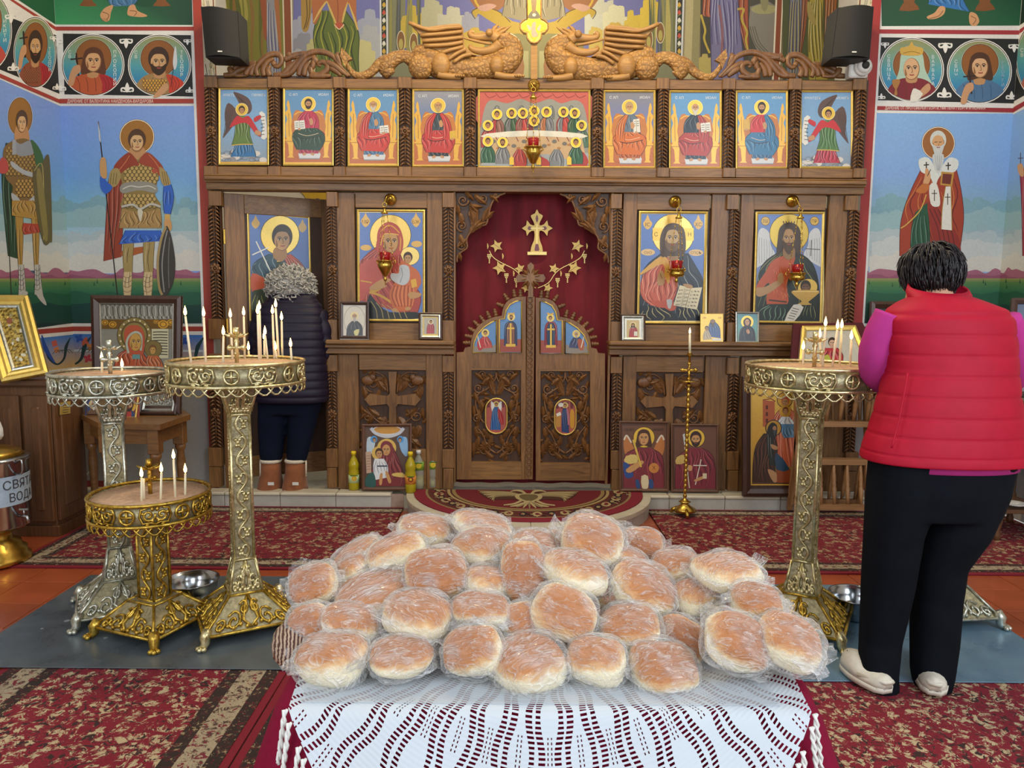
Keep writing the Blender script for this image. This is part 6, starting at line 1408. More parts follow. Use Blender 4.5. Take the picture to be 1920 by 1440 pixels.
# gilt cross on its pole above the middle
gc = thing('altar_cross', 'gleaming gilt crucifix on a carved pole between the two dragons', 'cross', UY(1000, 147, YT)); cp = lambda pts, d: [UY(1001.5+a, b, YT-d) for a, b in pts]
MB().prism(cp([(-6, 80), (6, 80), (6, 148), (-6, 148)], .02), (0, .04, 0)).build('pole', WDRAG, gc)
tre = [(-13, 36), (-13, -70), (13, -70), (13, 36), (20, 38), (26, 44), (26, 54), (20, 61), (14, 62), (13, 72), (7, 79), (0, 81), (-7, 79), (-13, 72), (-14, 62), (-20, 61), (-26, 54), (-26, 44), (-20, 38)]
MB().prism(cp(tre, .03), (0, .04, 0)).build('cross_board', GOLDF, gc); MB().tube(cp(tre, .032), .006, 6, False, True).build('rim', WDRAG, gc)
MB().prism(cp([(-75, -120), (75, -120), (75, -70), (-75, -70)], .03), (0, .04, 0)).build('cross_arm', GOLDF, gc)
P = Paint(PY(YT-.032), (0, 0), 1, .001); P.raw([(989, -68), (1014, -68), (1014, 40), (1024, 46), (1023, 56), (1012, 60), (1001.5, 77), (991, 60), (980, 56), (979, 46), (989, 40)], ('#f0c838', .5))
P.poly([(990, 34), (997, 20), (1006, 20), (1013, 34)], '#6c6452', 3); P.poly([(995, -40), (1007, -40), (1005, 18), (997, 18)], '#8a6a44', 3); P.ell(1001.5, 28, 3.4, 3, '#d8d0b8'); P.poly([(998, 44), (1005, 42), (1004, 56), (1009, 66), (1000, 70), (996, 62)], '#b8a894', 3); P.poly([(988, 46), (996, 52), (992, 58)], '#c8b4a0', 3); P.poly([(1014, 46), (1007, 54), (1012, 58)], '#c8b4a0', 3)
P.build('painting', ICON, gc)
# ================================================================= loudspeakers and camera
BLK = M('black_speaker_plastic', '#211f1d', .6, 0, .06, 60); GRL = M('speaker_grille', '#1b1917', .7, 0, .2, 400, .2); WPL = M('white_plastic', '#dcdad4', .4)
for (q, lb) in (([(377, 13), (445, 22), (450, 108), (386, 106)], 'black loudspeaker hung above the left end of the icon screen'), ([(1572, 15), (1638, 13), (1630, 109), (1560, 108)], 'black loudspeaker hung above the white camera')):
    Yn = YW-.22; c4 = [UY(x, y, Yn) for x, y in q]; o = thing('loudspeaker', lb, 'loudspeaker', sum(c4, Vector())/4+Vector((0, .2, -.15)), 'pair of wall loudspeakers')
    m = MB(); ring = [[], [], [], []]
    n = 12; T0, T1_, B1, B0 = c4; vs = []
    for j in range(5):
        for i in range(n+1):
            u = i/n; p = T0.lerp(T1_, u).lerp(B0.lerp(B1, u), j/4); vs.append(p+Vector((0, -.045*sin(pi*u), 0)))
    MB().add(vs, [(j*(n+1)+i, j*(n+1)+i+1, (j+1)*(n+1)+i+1, (j+1)*(n+1)+i) for j in range(4) for i in range(n)], True).build('grille', GRL, o)
    poly = [T0, T1_, B1, B0]; cen = sum(poly, Vector())/4; MB().prism([cen+(p-cen)*1.03+Vector((0, .004, 0)) for p in poly], (0, .17, 0)).build('cabinet', BLK, o)
    MB().box(T0.lerp(B0, .93).lerp(T1_.lerp(B1, .93), .5)+Vector((0, -.048, 0)), (.03, .004, .008)).build('badge', WPL, o); MB().box(cen+Vector((0, .2, -.02)), (.06, .06, .12)).build('wall_bracket', BLK, o)
o = thing('security_camera', 'small white dome camera on a square mount under the loudspeaker', 'camera', UY(1611, 148, YW-.1))
cY = YW-.10; bxm(1593, 113, 1629, 145, cY, .08, .01).build('mount_box', WPL, o)
for (r, d, mt, nm) in ((.062, .03, WPL, 'dome_base'), (.05, .05, WPL, 'dome'), (.032, .062, BLK, 'lens_ring')):
    MB().lathe([(0, -d), (r*.7, -d), (r, -d*.6), (r, 0)], 20, mtx=Matrix.Translation(UY(1617, 126, cY)) @ Matrix.Rotation(-pi/2, 4, 'X') @ Matrix.Scale(-1, 4, (0, 0, 1)) @ Matrix.Scale(-1, 4, (0, 0, 1))).build(nm, mt, o)
# ================================================================= hanging oil lamps
RG = M('red_glass', '#b8101c', .08, 0, .05, 10, 0, Transmission_Weight=.5, Alpha=.85); FL = bpy.data.materials.new('flame'); FL.use_nodes = True
_e = FL.node_tree.nodes['Principled BSDF']; _e.inputs['Base Color'].default_value = (1, .6, .2, 1); _e.inputs['Emission Color'].default_value = (1, .56, .16, 1); _e.inputs['Emission Strength'].default_value = 14
def oil_lamp(ro, ring, cup, bot, Yl, lb, rr=.035):
    k = (Yl)/1380.0; R = lambda p: UY(*p, YI-.03); L = lambda x, y: UY(x, y, Yl)
    o = thing('oil_lamp', lb, 'oil lamp', L(*bot), 'hanging brass oil lamps')
    mt = Matrix.Translation(UY(*ro, YI+.0)) @ Matrix.Rotation(pi/2, 4, 'X'); MB().lathe([(rr*1.25, 0), (rr*1.2, .012), (rr*.8, .016), (rr*.55, .03), (rr*.2, .04), (0, .042)], 18, mtx=mt).build('wall_rosette', GOLDB, o)
    cx, cy = cup; MB().tube(cr([UY(*ro, YI-.05), UY(ro[0]+6*(1 if ring[0] > ro[0] else -1), ro[1]-6, Yl+.02), L(ring[0], ring[1]-4)], 5), .004, 6).build('hook', GOLDB, o)
    c = L(*ring); MB().tube([c+Vector((.016*cos(2*pi*q/12), 0, .016*sin(2*pi*q/12))) for q in range(12)], .0035, 5, False, True).build('ring', GOLDB, o)
    c = L(ring[0], ring[1]+12); MB().lathe([(.024, -.018), (.026, -.012), (.012, .0), (.01, .014), (0, .02)], 14, c).build('bell_cap', GOLDB, o)
    cc = L(*cup)
    for q in range(3):
        t = 2*pi*q/3+.5; a = c+Vector((.018*cos(t), .018*sin(t), -.014)); b = cc+Vector((.062*cos(t), .062*sin(t), -.03)); m = MB()
        for j in range(9): m.ell(a.lerp(b, (j+.5)/9)+Vector((0, 0, -.02*sin(pi*j/9)*0)), (.0042, .0042, .009), 6, 4)
        m.tube([a, b], .0014, 4); m.build('chain', GOLDB, o)
    MB().lathe([(.022, -.035), (.036, -.02), (.042, .03), (.039, .03), (.033, -.015), (0, -.03)], 18, cc).build('glass_cup', RG, o)
    h = (cc-L(*bot)).z; z0 = -.03
    MB().lathe([(0, -h), (.004, -h+.012), (.002, -h+.03), (.012, -h+.04), (.012, -h+.055), (.007, -h+.065), (.02, -h+.075), (.048, z0-.05), (.056, z0-.03), (.046, z0-.014), (.058, z0-.006), (.066, z0), (.05, z0+.002), (0, z0-.01)], 20, cc).build('brass_bowl', GOLDB, o)
    for q in range(3): t = 2*pi*q/3+.5; p = cc+Vector((.06*cos(t), .06*sin(t), z0-.02)); MB().tube([p, p+Vector((.02*cos(t), .02*sin(t), .012)), p+Vector((.012*cos(t), .012*sin(t), .03))], .005, 5).build('chain_arm', GOLDB, o)
    MB().lathe([(0, .0), (.004, .005), (.003, .014), (0, .02)], 6, cc+Vector((0, 0, .01))).build('flame', FL, o)
oil_lamp((732, 374), (721, 384), (722, 481), (723, 536), YI-.14, 'brass oil lamp with red glass hanging before the icon of Mary')
oil_lamp((1266, 378), (1273, 393), (1269, 497), (1271, 539), YI-.14, 'brass oil lamp with red glass hanging before the icon of Christ')
oil_lamp((1486, 377), (1501, 393), (1495, 504), (1496, 546), YI-.14, 'brass oil lamp with red glass hanging before the winged prophet icon')
oil_lamp((1001, 160), (1000, 168), (1000, 268), (998, 326), YI-.16, 'brass oil lamp with red glass hanging before the Last Supper icon')
# ================================================================= rug with double eagle
ez = ST_H+.006; rug = thing('eagle_rug', 'half-round dark red rug with a beige double-headed eagle before the royal doors', 'rug', (pcx, PCY-.2, ST_H))
pts = [Vector((pcx-pr*.955*cos(pi*i/36), PCY+.03-pry*.93*sin(pi*i/36), ST_H+.001)) for i in range(37)]
MB().prism(pts, (0, 0, .006)).build('rug_base', C_EDGE, rug)
P = Paint(Plane((0, 0, ST_H+.007), (0, 0, 1))); RP = lambda u, v: proj((pcx-pr*u, PCY+.03-pry*v, ST_H+.007))
def half(k, n=30): return [RP(k*cos(pi*i/n), k*.975*sin(pi*i/n)) for i in range(n+1)]
RUGM = C_BORD2
P.raw(half(.86), '#8f7750'); P.raw(half(.84), '#5a2420'); 
for k in range(22):
    t = pi*(k+.5)/22; a = .755; x, y = RP(a*cos(t), a*.975*sin(t)); s = 1.0
    P.ell(x, y, 9 if k % 2 else 7, 4.2, '#b09a6c' if k % 2 else '#1c1820'); P.ell(x, y, 4, 2, '#6a1c24' if k % 2 else '#a08a5c')
P.raw(half(.68), '#a8905f'); P.raw(half(.655), '#4a241f'); P.raw(half(.64), '#94794c'); P.raw(half(.61), '#6c1822')
r = random.Random(9)
for k in range(70):
    t = pi*r.random(); a = .70+.12*r.random(); x, y = RP(a*cos(t), a*.975*sin(t)); P.line([(x, y), (x+4, y+1.6*r.random()-.8), (x+8, y+2)], 1.0, r.choice(['#b8a478', '#8a2430', '#2a1a18']))
B1 = '#b5a274'
for g in (-1, 1):
    X = lambda a, b: RP(-g*a, b)
    P.poly([X(.02, .10), X(.12, .08), X(.30, .02), X(.40, .10), X(.36, .24), X(.28, .34), X(.14, .32), X(.03, .36)], '#4a2a20', 2)
    for k in range(9): a = k/8; P.line([X(.06, .2), X(.16+.10*a, .10+.12*a), X(.42-.14*a, .05+.34*a)], [2.2, 3.4, 1.2], B1 if k % 2 else '#8c7c58')
    P.line([X(.02, .18), X(.05, .06), X(.10, .03), X(.15, .07)], [5, 4, 3, 1], B1); P.line([X(.06, .36), X(.12, .46), X(.2, .5)], [4, 3, 2], B1)
P.poly([RP(-.09, .15), RP(.09, .15), RP(.1, .3), RP(0, .42), RP(-.1, .3)], B1, 3); P.poly([RP(-.06, .17), RP(.06, .17), RP(.07, .28), RP(0, .38), RP(-.07, .28)], '#6a5a3a', 3)
for k in range(-3, 4): P.line([RP(0, .38), RP(.03*k, .5), RP(.05*k, .6-.02*abs(k))], [3, 4, 1.5], B1 if k % 2 else '#8c7c58')
P.build('rug_pattern', FRESCO, rug)
# ================================================================= small icons on the ledge and icons standing on the step
DKF = wood('dark_frame_wood', '#2c1a14', '#4a2f24', 'Z', .35); SILV = M('silver_frame', '#b4b4ac', .3, .85, .15, 60, .1); BRF = wood('carved_brown_frame', '#4a2c1c', '#6c4730', 'Z', .5)
def embossed(name, c1, c2, sc=90):
    t = NT(name); v = t.coord('Object'); vo = t.n('ShaderNodeTexVoronoi', feature='SMOOTH_F1'); vo.inputs['Scale'].default_value = sc; t.l(v, vo.inputs['Vector']); n = t.noise(v, sc*.7, 4, .6, 2)
    f = t.math('MULTIPLY', vo.outputs['Distance'], n.outputs[0]); t.l(t.ramp(f, [(.05, lin(c1)), (.35, lin(c2))]), t.b.inputs['Base Color']); t.b.inputs['Metallic'].default_value = .8; t.b.inputs['Roughness'].default_value = .32; t.bump(f, .8, .02); return t.m
RIZA = embossed('embossed_silver', '#4c4a42', '#c4c4bc'); RIZG = embossed('embossed_gold', '#6a4e1c', '#d8b860', 60)
def bust(P, bg, halo, body, hair, beard, y0=50, w=26, body2=None, skin='#b98a60', h=130):
    P.rect(0, 0, 100, h, bg); P.halo(50, y0, w*.95, halo, '#fff0c8', 1.2)
    P.robe([(36, y0+24), (16, y0+44), (10, h-4)], [(64, y0+24), (84, y0+44), (90, h-4)], body, 6, w=1.6)
    if body2: P.poly([(40, y0+24), (60, y0+24), (58, h-6), (42, h-6)], body2, 2)
    P.face(50, y0+2, w, skin, hair, beard)
def pm1(P):
    P.o = (P.o[0], P.o[1]); P.rect(0, 0, 100, 130, '#a8a29a'); P.rect(12, 12, 88, 118, '#c9c2b4'); P.ring(50, 64, 36, 50, 2, '#9a948a')
    P.robe([(42, 66), (26, 84), (22, 116)], [(60, 66), (76, 84), (78, 116)], '#2c2c30', 4, w=1.4); P.halo(50, 48, 14, '#d8c890', '#efe6cc', .8); P.face(50, 50, 14, '#b08a60', '#a8a49c', ('#a8a49c', 1.1), 'bald'); P.poly([(48, 100), (66, 94), (62, 114), (52, 116)], '#c8c080', 2)
def pm2(P): P.rect(0, 0, 100, 115, ('#cfae5a', .6)); P.rect(22, 22, 78, 92, '#b0aa9c'); P.robe([(44, 44), (36, 60), (34, 90)], [(58, 44), (66, 60), (66, 90)], '#b04a50', 4, w=1.4); P.halo(52, 40, 10, '#e0d0a0', '#ffffff', .8); P.face(52, 41, 10, '#b98a60')
def pm3(P): P.rect(0, 0, 100, 115, ('#c8c4b4', .6)); P.rect(24, 24, 76, 94, '#c4ae78'); P.robe([(44, 52), (36, 66), (34, 93)], [(60, 52), (68, 66), (68, 93)], '#a8342c', 3, w=1.3); P.rect(54, 70, 68, 88, '#d8d4c4'); P.halo(50, 44, 12, '#d8c068', '#ffffff', .8); P.face(50, 46, 11, '#b08a5c', '#3a2416', ('#3a2416', .6), 'long')
def pm4(P):
    P.rect(0, 0, 100, 125, ('#d0a848', .4)); P.robe([(46, 34), (36, 56), (34, 100)], [(62, 34), (84, 60), (88, 108)], '#3f5a8c', 5, w=2); P.robe([(20, 74), (12, 96), (14, 116)], [(36, 74), (46, 96), (48, 112)], '#b8a888', 3, w=1.6); P.face(54, 36, 18, '#8a6a48', '#4a3a2c', ('#54483a', 1.0), 'bald'); P.face(28, 66, 13, '#a07a50', '#4a3a2c'); P.rect(52, 108, 92, 118, '#d8d4c8'); P.text('СВ', 12, 22, 7, '#a03a2c'); P.text('СИ', 78, 22, 7, '#a03a2c')
def pm5(P): P.grad(0, 0, 100, 132, [(0, '#3f7a88'), (60, '#5f9a9a'), (132, '#6a8a70')]); P.halo(50, 42, 26, ('#e0b850', .4), '#f8e8b0', 1.2); P.robe([(40, 58), (20, 78), (14, 124)], [(60, 58), (80, 78), (86, 124)], '#16181e', 4, w=1.6); P.poly([(36, 56), (34, 36), (50, 24), (66, 36), (64, 56), (50, 66)], '#2c1a1c', 3); P.face(50, 44, 20, '#c89a70', '#2c1a1c', None, 'none'); P.poly([(46, 78), (56, 74), (60, 90), (50, 92)], '#c89a70', 3); P.line([(52, 70), (52, 96)], 2, '#8a2424', 0)
PS = Plane((0, YI-.075, UY(1000, 640, YI-.09).z), (0, -1, .14))
LG = 'small icons standing on the ledge'
icon('icon', 'small icon of a grey-bearded monk in a dark wood frame on the ledge', rq(637.5, 566, 692, 635, .5), PS, .022, .012, DKF, pm1, group=LG)
icon('icon', 'small icon with silver and gold inner frame on the ledge left of the curtain', rq(785, 586, 829, 637, .5), PS, .014, .012, DKF, pm2, group=LG, subframes=((.014, .016, .010, SILV, 'inner_frame'),))
icon('icon', 'small silver-framed icon of a bearded figure on the ledge right of the curtain', rq(1163.5, 589, 1210, 641, .5), PS, .012, .012, DKF, pm3, group=LG, subframes=((.012, .018, .010, SILV, 'inner_frame'),))
icon('icon', 'frameless gold-ground icon of an old bearded figure holding a child, on the ledge', rq(1313, 588, 1356, 642, .5), PS, .003, .002, GOLDF, pm4, group=LG)
icon('icon', 'small icon of a dark-robed woman with teal ground in silver frame on the ledge', rq(1379, 585, 1423, 643, .5), PS, .012, .01, SILV, pm5, group=LG)
def lean(px, py, tilt=.12, z=ST_H+.012):
    b = UZ(px, py, z); return Plane(b, (0, -1, tilt))
def pf1(P):
    P.o, P.k = (380, 640), .25; P.rect(1225, 635, 1550, 1090, '#5a4234'); P.ell(1384, 670, 118, 40, '#d8d8dc'); P.ell(1384, 664, 100, 30, '#c8923c'); P.line([(1262, 650), (1300, 690), (1384, 714), (1470, 690), (1508, 650)], 24, '#c4c8d0')
    for g in (-1, 1): P.poly([(1384+g*150, 730), (1384+g*105, 720), (1384+g*90, 760), (1384+g*110, 830), (1384+g*150, 860)], '#8ab4dc' if g > 0 else '#b8ccd8', 4); P.ell(1384+g*100, 735, 26, 26, ('#4f9ad8', .1)); P.face(1384+g*96, 742, 22, '#c09870', '#5a3a24')
    P.ell(1380, 800, 72, 70, '#d8b458'); P.ell(1318, 838, 50, 50, '#d8b458'); P.robe([(1340, 780), (1330, 860), (1270, 960), (1230, 1085)], [(1420, 780), (1460, 860), (1500, 960), (1530, 1085)], '#7c2c30', 8, w=7, dark='#4a161c', light='#a85a58')
    P.poly([(1335, 800), (1350, 755), (1390, 748), (1425, 780), (1425, 850), (1395, 900), (1380, 860)], '#7c2c34', 4); P.face(1378, 815, 62, '#c8955c', '#7c2c34', None, 'none', -.1); P.face(1325, 845, 46, '#c8955c', '#4a2c18', None, 'short', .2)
    P.robe([(1290, 880), (1280, 940), (1290, 1040)], [(1360, 880), (1390, 940), (1390, 1020)], '#e0e2e4', 5, w=6, dark='#a0a4ac'); P.line([(1310, 935), (1385, 935)], 10, '#3a4456', 0); P.poly([(1330, 1000), (1350, 990), (1345, 1070), (1325, 1070)], '#c8955c', 3); P.poly([(1370, 980), (1390, 980), (1415, 1050), (1395, 1060)], '#c8955c', 3)
    P.poly([(1425, 990), (1500, 985), (1520, 1020), (1430, 1010)], '#d8b860', 2); P.poly([(1225, 1020), (1280, 980), (1300, 1085), (1225, 1085)], '#2c5a54', 3); P.poly([(1222, 830), (1262, 825), (1266, 985), (1230, 990)], '#c0a088', 0)
    for k in range(6): P.line([(1230, 860+20*k), (1258, 857+20*k)], 3, '#6a4a3a', 0)
STG = 'icons standing on the stone step'
icon('icon', 'painted carved icon of mother and child between the oil bottles on the step', [(678.5, 795), (772.5, 794), (771.5, 919), (679, 919)], lean(725, 919, .10), .022, .016, BRF, pf1, group=STG, boardmat=BRF)
def pf2(P):
    P.o, P.k = (1120, 640), .25; P.rect(175, 615, 525, 1125, '#5c3a28'); P.rect(190, 632, 512, 1105, '#6a4630'); P.ell(350, 720, 82, 80, '#3a2416'); P.ell(350, 720, 78, 76, '#e0b83c')
    for g in (-1, 1): P.poly([(350+g*130, 705), (350+g*150, 730), (350+g*152, 800), (350+g*130, 860), (350+g*70, 830), (350+g*95, 760)], '#b8743a', 4); P.line([(350+g*95, 760), (350+g*130, 706), (350+g*150, 740)], 12, '#d8ccb8')
    P.robe([(300, 800), (210, 850), (196, 960), (195, 1100)], [(400, 800), (480, 850), (500, 960), (500, 1100)], '#7c2a34', 8, w=7, dark='#4a141c', light='#a84a50')
    P.poly([(215, 860), (290, 850), (300, 910), (205, 915)], '#d8c070', 2); P.poly([(195, 910), (240, 930), (270, 1010), (210, 1020)], '#2c4a8c', 4); P.poly([(215, 960), (320, 895), (345, 915), (250, 985)], '#c8955c', 3); P.poly([(262, 740), (275, 735), (335, 940), (322, 945)], '#d8b848', 0)
    P.ell(424, 950, 38, 38, '#c8823c'); P.text('Х', 424, 962, 28, '#4a2416', center=True); P.poly([(285, 1040), (310, 1040), (322, 1098), (295, 1100)], '#2c4a7c', 3); P.poly([(385, 1040), (415, 1040), (420, 1098), (390, 1098)], '#2c4a7c', 3); P.poly([(330, 1010), (380, 1010), (380, 1100), (335, 1100)], '#d8c8a0', 2)
    P.face(348, 728, 76, '#c8955c', '#4a2a1a', None, 'long', 0); P.text('СВ АРХ', 205, 672, 20, '#2a1810', 70); P.text('МИХАИЛ', 415, 672, 20, '#2a1810', 80)
def pf3(P):
    P.o, P.k = (1120, 640), .25; P.rect(560, 625, 905, 1125, '#5a3826'); P.rect(580, 645, 890, 1110, '#6a4430'); P.ell(740, 725, 68, 70, '#3a2416'); P.ell(740, 725, 64, 66, '#e0b83c')
    P.robe([(690, 800), (610, 860), (585, 960), (582, 1105)], [(790, 800), (860, 850), (885, 950), (885, 1105)], '#7c2430', 9, w=7, dark='#48121a', light='#a4484c'); P.poly([(595, 870), (650, 850), (660, 910), (590, 920)], '#cfae60', 2); P.poly([(640, 700), (655, 690), (668, 790), (655, 800)], '#c8ccc8', 0); P.line([(655, 790), (690, 1100)], 7, '#cfc8a8', 0)
    P.line([(778, 885), (735, 1075)], 7, '#e0d8c8', 0); P.line([(720, 930), (820, 932)], 7, '#e0d8c8', 0); P.poly([(725, 1040), (790, 1010), (815, 1020), (745, 1050)], '#c8955c', 3); P.poly([(680, 930), (710, 935), (705, 970), (682, 965)], '#c8955c', 3); P.rect(790, 990, 820, 1030, '#d8c8a0')
    P.face(738, 738, 66, '#c8955c', '#3a2014', ('#32190f', .58), 'short')
icon('icon', 'carved icon of a winged archangel with sword standing on the step', [(1160.5, 789), (1255, 790), (1254, 921), (1161, 921)], lean(1207, 921, .10), .018, .014, BRF, pf2, group=STG, boardmat=BRF)
icon('icon', 'carved icon of a bearded martyr in crimson holding a cross behind the candlestick', [(1257.5, 794), (1348, 795), (1347, 923), (1258, 922)], lean(1302, 922, .10), .018, .014, BRF, pf3, group=STG, boardmat=BRF)
def pf4(P):
    P.o, P.k = (1120, 640), .25; P.rect(1150, 350, 1500, 1080, '#c89c3c'); P.grad(1160, 360, 1500, 1070, [(360, ('#d8b050', .4)), (800, ('#c89838', .4)), (1070, '#4a2a1c')])
    P.poly([(1240, 440), (1330, 450), (1330, 640), (1240, 640)], '#a8542c', 0); P.line([(1240, 440), (1300, 430), (1335, 450)], 8, '#7a3018', 0)
    for k in range(3): P.rect(1262, 480+50*k, 1280, 510+50*k, '#5a2014')
    P.ell(1405, 440, 60, 60, '#3a2414'); P.ell(1405, 440, 54, 54, ('#c89838', .4)); P.robe([(1380, 500), (1330, 560), (1310, 660), (1340, 900)], [(1440, 500), (1490, 560), (1500, 700), (1500, 960)], '#b85a38', 7, w=7, dark='#7a2c1c', light='#e09a78'); P.face(1408, 455, 44, '#b08458', '#b04a30', None, 'short')
    P.ell(1408, 525, 44, 44, ('#c89838', .4)); P.robe([(1380, 565), (1350, 610), (1370, 640)], [(1440, 565), (1475, 610), (1470, 640)], '#cfd4d8', 3, w=5); P.robe([(1370, 620), (1380, 680), (1400, 725)], [(1475, 620), (1490, 680), (1470, 720)], '#4f7a9c', 4, w=6); P.face(1410, 525, 34, '#b08458', '#6a3a20')
    P.ell(1320, 650, 62, 62, '#3a2414'); P.ell(1320, 650, 55, 55, ('#b88a34', .4)); P.robe([(1250, 690), (1190, 780), (1170, 900), (1165, 1055)], [(1320, 690), (1350, 800), (1330, 920), (1340, 1055)], '#3a2014', 7, w=7, dark='#1c0e08', light='#6a4028'); P.robe([(1270, 680), (1275, 800), (1290, 920)], [(1310, 680), (1320, 800), (1330, 940)], '#1c2420', 2, w=5); P.poly([(1280, 640), (1310, 608), (1345, 630), (1345, 690), (1320, 740), (1275, 690)], '#1a1c1c', 3); P.face(1328, 655, 30, '#a87a50', '#1a1c1c', ('#3a3c40', 1.3), 'none', .4)
    P.poly([(1300, 770), (1350, 790), (1345, 812), (1310, 805)], '#a87a50', 3); P.poly([(1275, 960), (1340, 985), (1345, 1050), (1315, 1050)], '#b08458', 3); P.rect(1345, 960, 1490, 1060, '#8a4220'); P.poly([(1340, 830), (1440, 960), (1340, 960)], '#24425a', 2)
icon('icon', 'tall gold-ground icon of enthroned mother with kneeling monk in thick black frame', [(1391, 706), (1505, 706), (1505, 930), (1391.5, 930)], lean(1440, 930, .06), .055, .03, DKF, pf4, group=STG, boardmat=DKF)
# ================================================================= oil bottles
def glassy(name, c, alpha=.55, rough=.06):
    t = NT(name); tr = t.n('ShaderNodeBsdfTransparent'); tr.inputs[0].default_value = (*lin(c), 1); mx = t.n('ShaderNodeMixShader'); t.b.inputs['Base Color'].default_value = (*lin(c), 1); t.b.inputs['Roughness'].default_value = rough; n = t.noise(t.coord('Object'), 30, 2)
    t.l(t.math('ADD', t.math('MULTIPLY', n.outputs[0], .1), alpha-.05), mx.inputs[0]); t.l(tr.outputs[0], mx.inputs[1]); t.l(t.b.outputs[0], mx.inputs[2]); t.l(mx.outputs[0], t.out.inputs['Surface']); MATS[name] = t.m; return t.m
OIL = glassy('yellow_oil', '#c8b428', .7); PET = glassy('clear_bottle', '#e6eadf', .28)
def bottle(px, py, pt, lb, cap, oil, lab, labc, labz):
    b = UZ(px, py, ST_H+.001); h = UY(px, pt, b.y).z-b.z; o = thing('oil_bottle', lb, 'bottle', b, 'bottles of cooking oil on the step'); r = .040
    pr_ = [(r*.8, 0), (r, .008), (r, h*.22), (r*.9, h*.26), (r, h*.3), (r, h*.48), (r*.88, h*.55), (r, h*.6), (r*.98, h*.68), (r*.6, h*.8), (r*.36, h*.86), (r*.36, h*.9), (r*.36, h*.92)]
    MB().lathe(pr_, 18, b).build('bottle_body', PET if oil < .5 else OIL, o)
    if oil < .9: MB().lathe([(r*.72, .004), (r*.9, .012), (r*.9, h*oil*.95), (0, h*oil)], 16, b).build('oil', OIL, o)
    MB().lathe([(r*.46, h*.91), (r*.48, h*.985), (r*.4, h), (0, h)], 14, b).build('cap', cap, o)
    MB().lathe([(r*1.02, h*labz), (r*1.025, h*(labz+.2))], 18, b).build('label_sleeve', lab, o)
    P = Paint(Plane(b+Vector((0, -r*1.05, 0)), (0, -1, 0))); y0 = proj(b+Vector((0, 0, h*(labz+.16))))[1]; P.ell(px, y0+5, 5, 5, labc); P.ell(px, y0+5, 2.5, 2.5, '#d8c030'); P.rect(px-7, y0-1, px+7, y0+.8, '#2c6a2c'); P.build('label_print', ICON, o)
YC_ = M('yellow_cap', '#e8c81c', .4); WC_ = M('white_cap', '#dcdcd8', .4); LW = M('paper_label_pale', '#c8dca0', .5); LO = M('paper_label_orange', '#d88a34', .5); LG_ = M('paper_label_green', '#86a838', .5)
bottle(664, 918, 846, 'full yellow oil bottle nearest the boots, in front', YC_, .95, LW, '#d8a03c', .2); bottle(660, 910, 841, 'full yellow oil bottle mostly hidden behind another at the boots', YC_, .95, LW, '#d8a03c', .2)
bottle(770, 923, 847, 'yellow oil bottle with orange label at the edge of the platform', YC_, .95, LO, '#8a2c1c', .22); bottle(785, 916, 844, 'nearly empty clear bottle with white cap behind the orange-label bottle', WC_, .35, LG_, '#e0c030', .5); bottle(812, 913, 843, 'clear bottle with green label and white cap beside the royal doors', WC_, .2, LG_, '#e0c030', .5)
# ================================================================= steel bowls
STEEL = M('polished_steel', '#b0b4b8', .18, 1.0, .05, 8)
for (x0, x1, yt, yb_, lb) in ((312, 408, 1084, 1138, 'steel mixing bowl behind the low gilt candle stand'), (1556, 1652, 1095, 1166, 'steel mixing bowl on the steel sheet behind the woman')):
    b = UZ((x0+x1)/2, yb_-8, FZ); r = (UY(x1, yt, b.y).x-UY(x0, yt, b.y).x)/2; h = r*.95
    tag(MB().lathe([(0, 0), (r*.55, .0), (r*.8, h*.25), (r*.95, h*.6), (r, h), (r*1.05, h+.002), (r*1.04, h-.004), (r*.97, h-.006), (r*.92, h*.6), (r*.76, h*.27), (r*.5, .006), (0, .006)], 32, b).build('steel_bowl', STEEL), lb, 'bowl', 'steel bowls')
# ================================================================= left corner: cabinet, urn, corner table
CAB = wood('cabinet_wood', '#4a2c1a', '#7c5636', 'Z', .4); CABX = wood('cabinet_wood_top', '#4a2e20', '#6e4c34', 'X', .35)
cf = UZ(110, 1006, 0); cx1 = cf.x; cx0 = XL+.02; cy0, cy1 = cf.y, cf.y+.34; cz = UY(100, 712, cy0).z
cab = thing('wooden_cabinet', 'dark wooden cabinet with raised panels and brass plate against the frescoed side wall', 'cabinet', ((cx0+cx1)/2, (cy0+cy1)/2, .0))
cm = lambda nm, c, d, m=CAB, bev=.003: MB().box(c, d, None, bev).build(nm, m, cab)
cm('carcass', ((cx0+cx1)/2, (cy0+cy1)/2, cz/2+.01), (cx1-cx0-.02, cy1-cy0-.02, cz-.03)); cm('top_board', ((cx0+cx1)/2+.01, (cy0+cy1)/2, cz-.02), (cx1-cx0+.05, cy1-cy0+.06, .05), CABX, .012); cm('plinth', ((cx0+cx1)/2, (cy0+cy1)/2, .035), (cx1-cx0+.02, cy1-cy0+.02, .07))
for i in (0, 1):
    a, b = cx0+(cx1-cx0)*(.06+.48*i), cx0+(cx1-cx0)*(.48+.48*i); o = thing('door', None, None); o.parent = cab; o.matrix_parent_inverse = Matrix.Translation(-cab.location)
    MB().box(((a+b)/2, cy0, cz/2), (b-a, .03, cz-.2), None, .004).build('door_frame', CAB, o); MB().box(((a+b)/2, cy0-.014, cz/2), (b-a-.1, .02, cz-.34), None, .012).build('raised_panel', CAB, o)
cm('side_frame', (cx1+.002, (cy0+cy1)/2, cz/2), (.02, cy1-cy0-.03, cz-.2)); cm('side_panel', (cx1+.008, (cy0+cy1)/2, cz/2), (.02, cy1-cy0-.14, cz-.36), CAB, .012)
